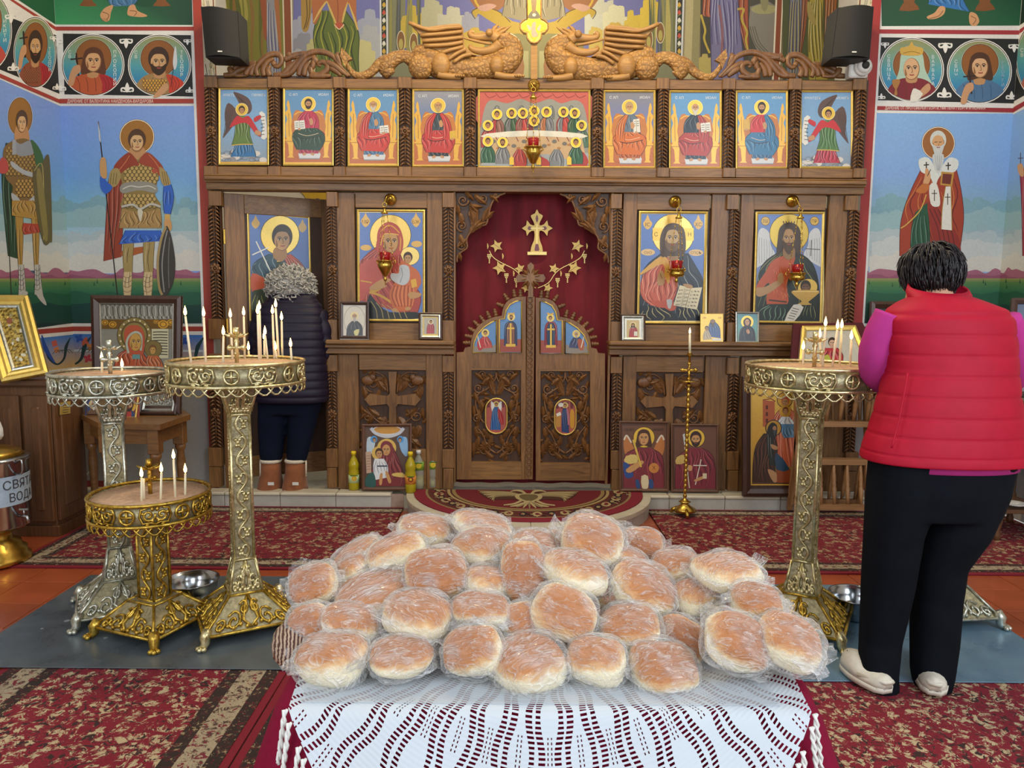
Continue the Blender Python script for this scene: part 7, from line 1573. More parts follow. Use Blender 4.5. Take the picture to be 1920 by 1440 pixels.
pp = Plane((cx1+.02, 0, 0), (1, 0, 0)); MB().prism([pp.hit(x, y) for x, y in ((112, 755), (131, 752), (131, 775), (112, 778))], (.004, 0, 0)).build('brass_plate', GOLDF, cab)
P = Paint(pp, lift=.005); [P.line([(116, 760+4.5*k), (127, 759+4.5*k)], 1, '#4a3a1c', 0) for k in range(4)]; P.build('plate_engraving', ICON, cab)
# gold-framed icon leaning on the cabinet
pn = Plane(UZ(50, 711, cz+.012), (.25, -1, .55))
def pga(P):
    P.o, P.k = (0, 0), 1
    for k in range(60): x, y = 12+R_.random()*50, 590+R_.random()*90; P.ell(x+(y-590)*.12, y, 2+3*R_.random(), 2+2*R_.random(), (R_.choice(['#e0dcc8', '#a89a68', '#8a7a48', '#c8b060']), .6), R_.random()*3)
    P.ell(18, 602, 5, 6, '#8a5034')
q4 = [(-42, 556), (54, 556.5), (92, 701), (5, 718)]; o = icon('icon', 'ornate silver-gilt relief icon in broad gold frame leaning on the dark cabinet', q4, pn, .035, .03, GOLDF, pga, boardmat=RIZG, subframes=((.035, .03, .02, GOLDF, 'inner_frame'), (.065, .02, .012, SILV, 'sight_edge')))
# holy water urn
ub = UZ(-12, 1052, 0.012); urn = thing('water_urn', 'steel holy water urn with brass foot, lid and lettered label at the cabinet', 'urn', ub)
ks = ub.y/1340; r = 66*ks; z = lambda y: UY(0, y, ub.y-r*.5).z; z0, z1 = z(998), z(872)
MB().lathe([(r*.9, 0), (r*.95, .01), (r*.93, .03), (r*.84, .045), (r*.84, .07), (r*.72, .085), (r*.7, .11), (r*.5, .13), (r*.46, z0-.01), (r*.7, z0)], 36, (ub.x, ub.y, ub.z)).build('brass_foot', GOLDB, urn)
MB().lathe([(r*.9, z0), (r, z0+.02), (r, z1), (r*1.05, z1+.01), (r*1.05, z1+.025), (r*.9, z1+.03), (0, z1+.03)], 40, (ub.x, ub.y, 0)).build('steel_drum', STEEL, urn)
MB().lathe([(r*.92, z1+.03), (r*.8, z1+.06), (r*.4, z1+.085), (r*.12, z1+.09), (r*.12, z1+.11), (0, z1+.12)], 30, (ub.x, ub.y, 0)).build('brass_lid', GOLDB, urn)
for (a) in (-.5, .5): t = -pi/2+1.3 if a > 0 else -pi/2-1.3; p = Vector((ub.x+r*cos(t), ub.y+r*sin(t), z1)); MB().tube(cr([p, p+Vector((.05*cos(t), .05*sin(t), .02)), p+Vector((.05*cos(t), .05*sin(t), -.05)), p+Vector((0, 0, -.06))], 5), .006, 6).build('handle', STEEL, urn)
zt_, zb_ = z(895), z(950); LBL = M('label_blue_white', '#a4b8cc', .4); n = 16; vs = [(ub.x+r*1.008*cos(-pi/2-.5+2.75*i/n), ub.y+r*1.008*sin(-pi/2-.5+2.75*i/n), zz) for zz in (zb_, zt_) for i in range(n+1)]
MB().add(vs, [(i, i+1, n+2+i, n+1+i) for i in range(n)], True).build('label_band', LBL, urn)
def curved_text(txt, zc, h, a0, a1, nm):
    vs, fs, tw = text_polys(txt); me = MB(); me.add([(ub.x+r*1.016*cos(-pi/2+a0+(a1-a0)*x/tw), ub.y+r*1.016*sin(-pi/2+a0+(a1-a0)*x/tw), zc+y*h/.72) for x, y in vs], fs); me.build(nm, M('label_lettering', '#3e3a3c', .5), urn)
curved_text('СВЯТА', z(919), .05, .95, 2.05, 'lettering'); curved_text('ВОДА', z(943), .05, 1.1, 1.95, 'lettering')
tpz = z(972); tx = ub+Vector((r*cos(-.25), r*sin(-.25), tpz-ub.z)); dv = Vector((cos(-.25), sin(-.25), 0)); m = MB(); m.tube([tx-dv*.01, tx+dv*.06, tx+dv*.07+Vector((0, 0, -.035))], .009, 8); m.tube([tx+dv*.04, tx+dv*.04+Vector((0, 0, .04))], .006, 6); m.bar(tx+dv*.04+Vector((-.025, 0, .042)), tx+dv*.04+Vector((.025, 0, .042)), .01); m.build('tap', STEEL, urn)
bag = MB(); bag.ell((ub.x+.02, ub.y, z1+.19), (.075, .04, .09), 10, 8, None, lambda p: Vector((p.x*(1.15-.25*p.z), p.y, max(-.8, p.z)+.1*sin(5*p.x)))); tag(bag.build('paper_bag', M('white_crumpled_paper', '#dad8d4', .8, 0, .1, 30, .4)), 'crumpled white paper bag on the lid of the steel urn', 'bag')
# corner table with turned legs
TBW = wood('table_oak', '#5c3c20', '#94693c', 'X', .35); zT = .745
ct_ = UZ(252, 780, zT); 
tb = thing('corner_table', 'small brown corner table with turned legs and canted top holding icons', 'table', (ct_.x, ct_.y, 0))
top = [UZ(x, y, zT) for x, y in ((150, 776), (184, 793), (300, 796), (357, 777), (340, 766), (168, 764))]; MB().prism(top, (0, 0, -.035)).build('table_top', TBW, tb)
cen = sum(top, Vector())/6; ap = [cen+(p-cen)*.86+Vector((0, 0, -.035)) for p in top]; MB().prism(ap, (0, 0, -.10)).build('apron', TBW, tb)
for i in (0, 1, 2, 3):
    p = cen+(top[i]-cen)*.80; g = (p.x, p.y, 0); MB().lathe([(.022, .003), (.026, .03), (.018, .06), (.024, .3), (.03, .42), (.022, .5), (.034, .52), (.034, .55)], 12, g).build('leg', TBW, tb)
    MB().box((p.x, p.y, zT-.117), (.07, .07, .16), None, .004).build('leg_block', TBW, tb)
def psil(P):
    P.o, P.k = (170, 540), .1198
    P.rect(165, 225, 1320, 1900, ('#8a8a80', .6))
    for y0, y1, n in ((230, 280, 34), (285, 440, 26), (445, 480, 34)):
        for k in range(n): x = 170+1150*k/n; P.line([(x, y0), (x+14*sin(k*1.7), (y0+y1)/2), (x+10, y1)], 11, ('#c8c8c0', .7) if k % 2 else ('#3c3a34', .3), 3)
    P.rect(180, 490, 1310, 640, ('#6a4c18', .5)); 
    for (x, y, rr) in ((230, 540, 50), (350, 570, 60), (1030, 530, 40), (1140, 570, 80), (1260, 540, 60)): P.ell(x, y, rr, rr*.8, ('#c8962c', .6)); P.ring(x, y, rr*.6, rr*.5, 12, '#5a3a0c')
    P.ell(690, 740, 275, 285, '#4a3c1c'); P.ell(690, 740, 262, 272, ('#8a7a44', .6)); P.ring(690, 740, 200, 210, 26, ('#5a4c28', .4))
    for k in range(16): t = 2*pi*k/16; P.ell(690+232*cos(t), 740+242*sin(t), 14, 14, ('#e0d8b8', .7))
    P.rect(960, 640, 1225, 1100, ('#c0bc9c', .4))
    for k in range(9): P.line([(980, 690+44*k), (1100, 686+44*k), (1210, 690+44*k)], 16, '#3c382c', 0)
    P.robe([(560, 970), (430, 1050), (370, 1240)], [(800, 980), (870, 1080), (1000, 1240)], '#a84a24', 7, w=14, dark='#5a1c10'); P.poly([(530, 760), (560, 620), (680, 580), (800, 620), (850, 760), (840, 1000), (760, 1080), (600, 1040), (560, 900)], '#a8482a', 4); P.line([(600, 1020), (570, 860), (620, 740), (720, 690), (800, 760), (790, 980)], 34, ('#a8b0a0', .3)); P.face(710, 850, 190, '#b88e42', '#a8482a', None, 'none', .3, '#7a5a24', 1.5); P.rect(660, 1040, 780, 1110, '#5a8a8a')
    P.ell(985, 955, 140, 140, '#4a3c1c'); P.ell(985, 955, 130, 130, ('#7a6a3c', .6)); P.robe([(900, 1060), (880, 1130), (900, 1240)], [(1060, 1060), (1110, 1140), (1150, 1240)], '#b05a2c', 4, w=12); P.face(980, 975, 90, '#b88e42', '#6a4420', None, 'short', -.1)
yb_ = ct_.y+.07; icon('icon', 'large icon of mother and child in embossed silver with glossy black frame', [(173, 553.5), (342, 555), (340, 776), (178, 774)], Plane((0, yb_+.0, zT), (0, -1, .05)), .05, .03, DKF, psil, boardmat=RIZA, subframes=((.05, .012, .02, SILV, 'sight_edge'),))
def psm(P): bust(P, '#8a3a30', ('#d8a83c', .4), '#243a6a', '#3a2416', ('#2c1a10', .6), 55, 34, '#a8342c', h=140)
def psm2(P): bust(P, '#3a4a7a', '#cfae60', '#6a4a3a', '#cfc8b8', ('#cfc8b8', .8), 50, 30, h=120)
icon('icon', 'small gold-framed icon of a bearded saint on the corner table', [(222, 738), (262, 738), (256, 785), (224, 785)], Plane(UZ(240, 781, zT+.002), (0, -1, .25)), .012, .01, GOLDF, psm, group='icons on the corner table')
icon('icon', 'small icon with two figures at the cabinet end of the corner table', [(160, 742), (192, 742), (191, 778), (163, 778)], Plane(UZ(176, 778, zT+.002), (0, -1, .2)), .006, .008, DKF, psm2, group='icons on the corner table')
icon('icon', 'silver relief icon in stepped frame leaning on the corner table', [(272, 697), (345, 697), (331, 778), (258, 778)], Plane(UZ(300, 778, zT+.002), (.0, -1, .3)), .022, .02, DKF, None, boardmat=RIZA, group='icons on the corner table', subframes=((.022, .02, .015, SILV, 'inner_frame'),))
# ================================================================= right side: folding lectern, framed icon, stand
LWD = wood('lectern_light_wood', '#6e4a2c', '#a67c50', 'Z', .4); LWX = wood('lectern_light_wood_cross', '#6e4a2c', '#a67c50', 'X', .4)
lb0 = UZ(1560, 972, 0.014); ly = lb0.y; xl, xr = UY(1500, 900, ly).x, UY(1632, 900, ly).x
lec = thing('folding_lectern', 'light wood folding lectern with turned spindles behind the candle stand', 'lectern', (lb0.x, ly+.15, .014)); Zp = lambda y: UY(1560, y, ly).z
def spindle(a, b, nm='spindle'):
    a, b = Vector(a), Vector(b); d = b-a; mt = Matrix.Translation(a) @ d.to_track_quat('Z', 'Y').to_matrix().to_4x4(); L = d.length; MB().lathe([(.010, 0), (.013, L*.2), (.017, L*.4), (.012, L*.46), (.016, L*.5), (.012, L*.54), (.016, L*.62), (.012, L*.8), (.009, L)], 10, mtx=mt).build(nm, LWD, lec)
zt_, zm, zl = Zp(690), Zp(870), .03; d1 = .17
for x in (xl, xr): MB().bar((x, ly+.0, zl), (x, ly+d1, zt_), .035, .03).build('leg', LWD, lec); MB().bar((x, ly+d1, zl), (x, ly-.02, zt_), .035, .03).build('leg', LWD, lec)
for (t, nm) in ((.06, 'rail'), (.36, 'rail'), (.62, 'rail'), (.95, 'rail')):
    for f_ in (0, 1): y = ly+d1*t if f_ == 0 else ly+d1-(d1+.02)*t; zz = zl+(zt_-zl)*t; MB().bar((xl, y, zz), (xr, y, zz), .028, .04).build(nm, LWX, lec)
for k in range(5):
    x = xl+(xr-xl)*(k+.7)/5.2
    for f_ in (0, 1):
        P0 = lambda t: (x+.02*f_, ly+d1*t if f_ == 0 else ly+d1-(d1+.02)*t, zl+(zt_-zl)*t)
        spindle(P0(.07), P0(.35)); spindle(P0(.63), P0(.94))
pl_ = Plane((0, ly-.02, zt_), (0, -1, .75)); PLUSH = M('maroon_velvet', '#4a1018', .9, 0, .15, 80)
c4 = [pl_.hit(x, y) for x, y in ((1488, 606), (1618, 604), (1660, 694), (1482, 696))]; MB().prism([p-pl_.n*.03 for p in c4], pl_.n*.025).build('slanted_desk', PLUSH, lec)
def plec(P): P.o, P.k = (1440, 340), .25; P.poly([(380, 1330), (420, 1200), (560, 1170), (640, 1250), (690, 1360)], '#b8b4a8', 3); P.robe([(430, 1250), (412, 1300), (405, 1350)], [(520, 1250), (560, 1300), (560, 1350)], '#a8242c', 3, w=8); P.poly([(415, 1320), (450, 1300), (470, 1350), (415, 1352)], '#a8a83c', 3); P.face(480, 1215, 46, '#c8a088', '#2c1a14', None, 'short')
icon('icon', 'icon of a figure in red with carved gold frame on the slanted lectern', [(1503, 613), (1603, 612), (1634, 688), (1496, 690)], Plane(pl_.p+pl_.n*.012, pl_.n), .035, .02, GOLDF, plec, boardmat=M('pale_icon_ground', '#b4aea0', .5))
icon('icon', 'dark-framed icon on the wall side, mostly hidden by the woman in the red vest', [(1632, 565), (1720, 566), (1712, 700), (1628, 698)], Plane((0, YW-.09, 1.0), (0, -1, .08)), .05, .03, DKF, lambda P: bust(P, '#2c3a34', ('#a8843c', .4), '#3a2a24', '#2c1a10', None, h=150), boardmat=DKF)
sb_ = UZ(1868, 1012, 0.014); sy = sb_.y; sx0, sx1 = sb_.x, XR-.12; sd = thing('side_stand', 'wooden side stand with turned legs beside the woman in the red vest', 'stand', ((sx0+sx1)/2, sy+.2, .014)); zs = UY(1880, 760, sy).z
for x in (sx0, sx1):
    for y in (sy, sy+.4): MB().lathe([(.02, 0), (.024, .03), (.016, .06), (.028, .12), (.028, .2), (.02, .22), (.026, .4), (.02, .6), (.03, zs-.1), (.03, zs)], 12, (x, y, .014)).build('leg', CAB, sd)
MB().box(((sx0+sx1)/2, sy+.2, zs+.02), (sx1-sx0+.12, .52, .035), None, .008).build('stand_top', CABX, sd); MB().box(((sx0+sx1)/2, sy+.2, zs-.06), (sx1-sx0, .42, .1)).build('apron', CAB, sd); MB().box(((sx0+sx1)/2, sy+.2, .2), (sx1-sx0, .42, .025), None, .004).build('shelf', CABX, sd)
tag(MB().lathe([(0, 0), (.04, 0), (.075, .014), (.072, .016), (.04, .004), (0, .004)], 24, (sx0+.14, sy+.06, .2265)).build('plate', WPL), 'white plate on the low shelf of the side stand', 'plate')
pq = Plane((0, sy+.1, zs), (-.35, -1, .3)); icon('icon', 'icon with blue cloth and gold halo on the side stand at the picture edge', [(1896, 560), (1975, 560), (1985, 745), (1880, 745)], pq, .03, .02, DKF, lambda P: bust(P, '#2a3a5c', ('#c8a050', .4), '#5a2c34', '#5a3a24', None, 110, 40, h=230), boardmat=DKF)
# ================================================================= candle stands
def cast(name, c, dk, rough=.3):
    t = NT(name); v = t.coord('Object'); n = t.noise(v, 45, 4); t.l(t.ramp(n.outputs[0], [(.3, lin(dk)), (.6, lin(c))]), t.b.inputs['Base Color']); t.b.inputs['Metallic'].default_value = .85; t.b.inputs['Roughness'].default_value = rough; t.bump(n.outputs[0], .25, .006); return t.m
SIL = cast('cast_silver', '#d8d9ca', '#9a9b8c'); CHA = cast('cast_pale_gold', '#eadfb0', '#b09c60'); GLD = cast('cast_gold', '#dcb850', '#94742a'); CORE = M('dark_recess_metal', '#a89e7c', .42, .6, .35, 60, .3)
SAND = M('candle_sand', '#c8a484', .95, 0, .22, 60, .5)
def stand(label, b, R, Ht, mat, rot=0.0, wc=.045, base_w=.235, mat2=None):
    mat2 = mat2 or mat; o = thing('candle_stand', label, 'candle stand', b, 'ornate church candle stands'); o.rotation_euler = (0, 0, rot); Z = Ht-b.z; p = lambda mb, nm, m=mat, st=0: (lambda q: (q.__setitem__('kind', 'stuff') if st else None, q)[1])(mb.part(nm, m, o))
    p(MB().lathe([(R*.5, Z-.10), (R-.012, Z-.10), (R-.012, Z-.012), (R-.016, Z-.012), (R-.018, Z-.022), (0, Z-.022)], 48), 'tray_drum', CORE); p(MB().lathe([(R-.016, Z-.03), (R-.016, Z-.014), (R*.4, Z-.010), (0, Z-.012)], 40), 'sand', SAND)
    cir = lambda r, z, n=48: [(r*cos(2*pi*k/n), r*sin(2*pi*k/n), z) for k in range(n)]
    for z in (Z-.004, Z-.094): p(MB().tube(cir(R-.004, z), .0075, 6, False, True), 'rope_rim')
    m = MB(); n = 14; cyl = lambda a, z: Vector(((R-.006)*cos(a), (R-.006)*sin(a), Z-.05+z))
    for k in range(n):
        a = 2*pi*k/n; da = 2*pi/n; hw = da*.5*R
        if k % 2 == 0:
            m.tube([cyl(a+.03/R*cos(2*pi*q/12), .03*sin(2*pi*q/12)) for q in range(12)], .006, 5, False, True); m.tube([cyl(a, -.022), cyl(a, .022)], .0065, 4); m.tube([cyl(a-.022/R, 0), cyl(a+.022/R, 0)], .0065, 4)
        else:
            for g in (-1, 1):
                m.tube([cyl(a+g*(x)/R, y) for x, y in spiral(.026, .004, .028, pi*.9, 1.4, .005, 14)], .006, 4); m.tube([cyl(a+g*x/R, y) for x, y in ((0, -.034), (.02, -.026), (.05, -.03), (.062, .0), (.055, .03), (.03, .036))], .0055, 4); m.ell(cyl(a+g*.03/R, -.034), (.013, .006, .006), 6, 4); m.ell(cyl(a+g*.01/R, .03), (.01, .006, .01), 6, 4)
                m.ell(cyl(a+g*.048/R, .012), (.008, .008, .008), 6, 4); m.ell(cyl(a+g*.012/R, -.02), (.007, .007, .009), 6, 4)
    p(m, 'band_scrollwork', mat, 1)
    m = MB(); nf = 34
    for k in range(nf):
        a = 2*pi*k/nf; m.tube([((R-.004)*cos(a+t*2*pi/nf*1.5), (R-.004)*sin(a+t*2*pi/nf*1.5), Z-.098-.034*sin(pi*t)) for t in (0, .2, .4, .6, .8, 1)], .0045, 4)
    p(m, 'scalloped_fringe', mat, 1)
    zb, zs = .05, (.17 if Z > .8 else .15); zf = zs+(.15 if Z > .8 else .0); zc = Z-.24 if Z > .8 else Z-.10
    def frus(h0, z0, h1, z1): return [[(sx*h0, sy*h0, z0) for sx, sy in ((-1, -1), (1, -1), (1, 1), (-1, 1))], [(sx*h1, sy*h1, z1) for sx, sy in ((-1, -1), (1, -1), (1, 1), (-1, 1))]]
    def face_xy(h0, z0, h1, z1, u, v, q):
        h = h0+(h1-h0)*v; x, y, z = u*h, -h-.003, z0+(z1-z0)*v; c, s_ = cos(q*pi/2), sin(q*pi/2); return Vector((x*c-y*s_, x*s_+y*c, z))
    secs = [(base_w*.92, zb, wc*1.75, zs, 'skirt'), (wc*1.7, zs, wc*1.05, zf, 'foot_frustum'), (wc, zf, wc*.95, zc, 'column'), (wc*.95, zc, wc*1.9, Z-.10, 'capital')]
    for (h0, z0, h1, z1, nm) in secs:
        if z1-z0 < .03: continue
        p(MB().loft(frus(h0*.97, z0, h1*.97, z1), False), nm+'_core', CORE); m = MB()
        for q in range(4):
            m.tube([face_xy(h0, z0, h1, z1, 1, 0, q), face_xy(h0, z0, h1, z1, 1, 1, q)], .007, 5); m.tube([face_xy(h0, z0, h1, z1, -1, 0, q), face_xy(h0, z0, h1, z1, 1, 0, q)], .008, 5); m.tube([face_xy(h0, z0, h1, z1, -1, 1, q), face_xy(h0, z0, h1, z1, 1, 1, q)], .006, 5)
        p(m, nm+'_frame', mat2 if nm == 'skirt' else mat, 1); m = MB(); L = z1-z0
        for q in range(4):
            S = lambda u, v: face_xy(h0, z0, h1, z1, u, v, q)
            if nm == 'column':
                nw = max(2, int(L/.075)); m.tube([S(.55*sin(pi*nw*k/60), k/60) for k in range(61)], .0058, 4)
                for w in range(nw):
                    v = (w+.5)/nw; sg = 1 if w % 2 == 0 else -1; sp = [S(sg*(.1+.35*cos(t)), v+.028/L*sin(t)*.9) for t in [2*pi*k/10 for k in range(10)]]; m.tube(sp, .005, 4, False, True)
                    for (du, dv) in ((0, 0), (.22, .012), (-.22, .012), (.12, -.014), (-.12, -.014)): m.ell(S(-sg*.35+du, v+dv/L), (.009, .009, .009), 6, 4)
            else:
                for g in (-1, 1):
                    for (cu, cv, rr) in ((.45, .3, .26), (.2, .62, .2), (.78, .22, .16)): m.tube([S(g*(cu+rr*.9*x), cv+rr*1.1*y) for x, y in spiral(0, 0, 1, .5, 1.4, .15, 14)], .0066, 4)
                    m.tube([S(0, .08), S(g*.2, .3), S(g*.15, .7), S(0, .95)], .0075, 4)
                    for e in range(5): m.ell(S(g*(.1+.16*e), .12+.07*(e % 2)), (.01, .01, .01), 6, 4)
        p(m, nm+'_vine', mat2 if nm == 'skirt' else mat, 1)
    for q in range(4):
        a = pi/4+q*pi/2; r = base_w*1.30; dx, dy = cos(a), sin(a); m = MB()
        m.tube([(dx*r*.93, dy*r*.93, zb+.03), (dx*r*1.0, dy*r*1.0, zb), (dx*r*1.0, dy*r*1.0, .025), (dx*r*1.06, dy*r*1.06, .012)], [.02, .024, .02, .016], 8)
        for t in (-.35, 0, .35): m.ell((dx*r*1.07+.016*cos(a+t*3), dy*r*1.07+.016*sin(a+t*3), .011), (.013, .013, .011), 8, 5)
        p(m, 'paw_foot', mat)
    # cross with socket
    p(MB().tube([(0, 0, Z-.012), (0, 0, Z+.14)], .009, 8), 'cross_stem'); m = MB()
    for (x, z) in ((.028, .055), (-.028, .055), (0, .082), (0, .028)): m.tube([(0, 0, Z+.055), (x, 0, Z+z)], .008, 6); m.ell((x, 0, Z+z), (.013, .009, .013), 8, 5)
    p(m, 'cross'); m = MB()
    for k in range(6): t = 2*pi*k/6; m.tube([(.005*cos(t), .005*sin(t), Z+.10), (.035*cos(t), .035*sin(t), Z+.108), (.052*cos(t), .052*sin(t), Z+.118)], [.008, .014, .004], 6, True, False, .4)
    p(m, 'drip_dish'); p(MB().lathe([(.012, Z+.11), (.013, Z+.145), (.009, Z+.145), (.008, Z+.12), (0, Z+.12)], 12), 'socket'); return o
def sb(px, py): return UZ(px, py, FZ)
def rad(w, y, px, b): return (UY(px+w/2, y, b.y).x-UY(px-w/2, y, b.y).x)/2
bA, bB, bC, bD, bE = sb(226, 1142), sb(470, 1168), sb(291, 1178), sb(1512, 1172), sb(1756, 1150)
zA, zB, zC_, zD = UY(208, 696, bA.y).z, UY(444, 675, bB.y).z, UY(283, 921, bC.y).z, UY(1526, 683, bD.y).z
bA.x = UY(208, 720, bA.y).x; bB.x = UY(445, 700, bB.y).x; bC.x = UY(283, 950, bC.y).x; bD.x = UY(1526, 700, bD.y).x
stand('tall silver candle stand standing nearest the corner table', bA, rad(205, 700, 208, bA), zA, SIL, .50, .04, .20)
stand('tall pale gold candle stand crowded with lit candles', bB, rad(246, 680, 445, bB), zB, CHA, .50, .041, .21, GLD)
stand('low gilt candle stand in front of the tall silver one', bC, rad(212, 930, 283, bC), zC_, GLD, 1.2, .044, .19)
stand('tall pale gold candle stand beside the woman in the red vest', bD, rad(247, 690, 1526, bD), zD, CHA, -.52, .041, .21, GLD)
stand('silver candle stand hidden behind the legs of the woman in the red vest', bE, .25, UY(1756, 700, bE.y).z, SIL, .1, .046, .20)
# ---- candles
WAX = M('beeswax_white', '#efe2c4', .5, 0, .04, 40, 0, Subsurface_Weight=.2); WICK = M('wick', '#2a1a10', .9)
def candle(bp, tp, Z, lb, lit=True, grp=None, Yfix=None, r=.0055):
    a = UZ(*bp, Z) if Yfix is None else UY(*bp, Yfix); t = UY(*tp, a.y); a = a-Vector((0, 0, .012 if Yfix is None else 0)); o = thing('candle', lb, 'candle', a, grp); MB().tube([a, a.lerp(t, .5), t], [r, r, r*.9], 8).build('wax_stick', WAX, o)
    d = (t-a).normalized(); MB().tube([t, t+d*.006], .001, 4).build('wick', WICK, o)
    if lit: MB().lathe([(0, .0), (.0062, .008), (.0076, .017), (.0045, .031), (0, .046)], 8, t+d*.002).build('flame', FL, o)
OR = ['first', 'second', 'third', 'fourth', 'fifth', 'sixth', 'seventh', 'eighth', 'ninth', 'tenth', 'eleventh', 'twelfth', 'thirteenth', 'fourteenth', 'fifteenth', 'sixteenth']
CB = sorted([((359, 680), (347.5, 593)), ((386, 680), (382, 595)), ((418, 680), (419, 630)), ((436, 674), (432, 597)), ((459, 672), (457, 593)), ((467, 671), (466, 658)), ((489, 674), (486.5, 582)), ((486, 675), (483, 590)), ((502, 673), (497, 629)), ((496, 671), (495.5, 638)), ((514.5, 672), (511, 590)), ((523, 672), (517, 578)), ((520, 672), (516.5, 658)), ((529.5, 671), (528, 602)), ((547, 674), (545, 652))])
for i, (b, t) in enumerate(CB): candle(b, t, zB-.012, 'thin lit candle, %s from the left on the crowded pale gold stand' % OR[i], True, 'candles on the crowded stand')
for i, (b, t) in enumerate((((191, 699), (191, 678)), ((228, 697), (229, 690)))): candle(b, t, zA-.012, ('short lit candle left of the cross on the tall silver stand', 'burnt-down lit candle right of the cross on the tall silver stand')[i], True, 'candles on the silver stand')
for i, (b, t) in enumerate((((265.5, 940), (265.5, 896)), ((270, 936), (269, 897)), ((301, 937), (302.5, 887)), ((329, 932), (325.5, 862)), ((347, 928), (347.5, 888)))): candle(b, t, zC_-.012, ('lit candle at the left end of the low gilt stand', 'unlit candle touching another on the low gilt stand', 'lit candle just right of the cross on the low gilt stand', 'tallest lit candle on the low gilt stand', 'lit candle nearest the right rim of the low gilt stand')[i], i != 1, 'candles on the low gilt stand')
for i, (b, t) in enumerate(sorted([((1506, 684), (1506, 657)), ((1540, 682), (1537, 634)), ((1542, 688), (1547.5, 613)), ((1560, 688), (1570, 618)), ((1574, 687), (1578, 617)), ((1594, 688), (1596, 638)), ((1611, 689), (1619, 648)), ((1624.5, 687), (1625.5, 642))])): candle(b, t, zD-.012, 'thin lit candle, %s from the left on the stand beside the red vest' % OR[i], True, 'candles on the stand beside the woman')
# ---- tall brass candlestick
bb = UZ(1283, 966, .0145); cs = thing('brass_candlestick', 'tall slender brass candlestick with cross on the runner carpet', 'candlestick', bb); h = lambda y: UY(1287, y, bb.y).z-bb.z
m = MB(); pr_ = [(.075, .03), (.07, .05), (.035, .075), (.025, .09), (.045, .10), (.03, .105), (.014, .12)]; zz = .12
while zz < h(722): pr_ += [(.009, zz+.008), (.016, zz+.02), (.010, zz+.032)]; zz += .036
MB().lathe([(0, .03)]+pr_+[(.008, h(720)), (.008, h(668)), (.026, h(666)), (.012, h(662)), (.02, h(661)), (0, h(661))], 16, bb).build('stem', GOLDB, cs)
for q in range(3): t = -pi/2+q*2*pi/3; MB().tube([bb+Vector((.05*cos(t), .05*sin(t), .045)), bb+Vector((.09*cos(t), .09*sin(t), .03)), bb+Vector((.10*cos(t), .10*sin(t), .010))], [.018, .014, .010], 8).build('foot', GOLDB, cs)
MB().lathe([(.008, h(717)), (.065, h(715)), (.068, h(714)), (.008, h(714))], 20, bb).build('drip_pan', GOLDB, cs); c = bb+Vector((0, 0, h(694))); m = MB()
for (x, z) in ((.045, 0), (-.045, 0), (0, .045), (0, -.06)): m.tube([c, c+Vector((x, 0, z))], .009, 6); m.ell(c+Vector((x, 0, z)), (.014, .009, .014), 8, 5); m.ell(c+Vector((x*1.2, 0, z*1.2)), (.008, .007, .008), 6, 4)
m.build('cross', GOLDB, cs); cq = proj(bb+Vector((0, 0, h(661))))[0]; candle((cq, 661), (cq, 627), 0, 'single white lit candle on top of the tall brass candlestick', True, None, bb.y, .009)
# ================================================================= bread table
RED_C = M('crimson_tablecloth', '#7c0a2e', .85, 0, .08, 90, .08, Specular_IOR_Level=.2)
tx0, tx1, ty0, ty1, tz = -.447, .600, 1.335, 1.98, .75; tcx, tcy = (tx0+tx1)/2, (ty0+ty1)/2
tbl = thing('bread_table', 'low rectangular table under the crimson cloth carrying the bread', 'table', (tcx, tcy, 0.014)); MB().box((tcx, tcy, tz-.03), (tx1-tx0-.08, ty1-ty0-.08, .03), None, .004).build('table_top', CABX, tbl)
for x in (tx0+.06, tx1-.06):
    for y in (ty0+.06, ty1-.06): MB().box((x, y, (tz-.045+.014)/2), (.05, .05, tz-.045-.014)).build('leg', CAB, tbl)
def rrect(e, n=160, rc=.05):
    pts = []; w, d = (tx1-tx0)/2+e, (ty1-ty0)/2+e
    for k in range(n): t = 2*pi*k/n; c, s_ = cos(t), sin(t); q = 9.0; r = (abs(c/w)**q+abs(s_/d)**q)**(-1/q); pts.append((tcx+r*c, tcy+r*s_, t))
    return pts
m = MB(); rings = []
for (z, e, am) in ((tz-.0125, -.26, 0), (tz-.0125, -.01, 0), (tz-.014, .002, 0), (tz-.024, .010, 0), (tz-.06, .026, .004), (tz-.16, .055, .010), (tz-.32, .085, .02), (tz-.52, .10, .03), (.04, .11, .036)): rings.append([(x+am*cos(t)*sin(t*23+.6), y+am*sin(t)*sin(t*23+.6), z) for x, y, t in rrect(e)])
m.loft(rings, True, False); m.add(rings[0], [tuple(range(160))]); tag(m.build('crimson_tablecloth', RED_C), 'crimson cloth hanging to the floor over the bread table', 'tablecloth')
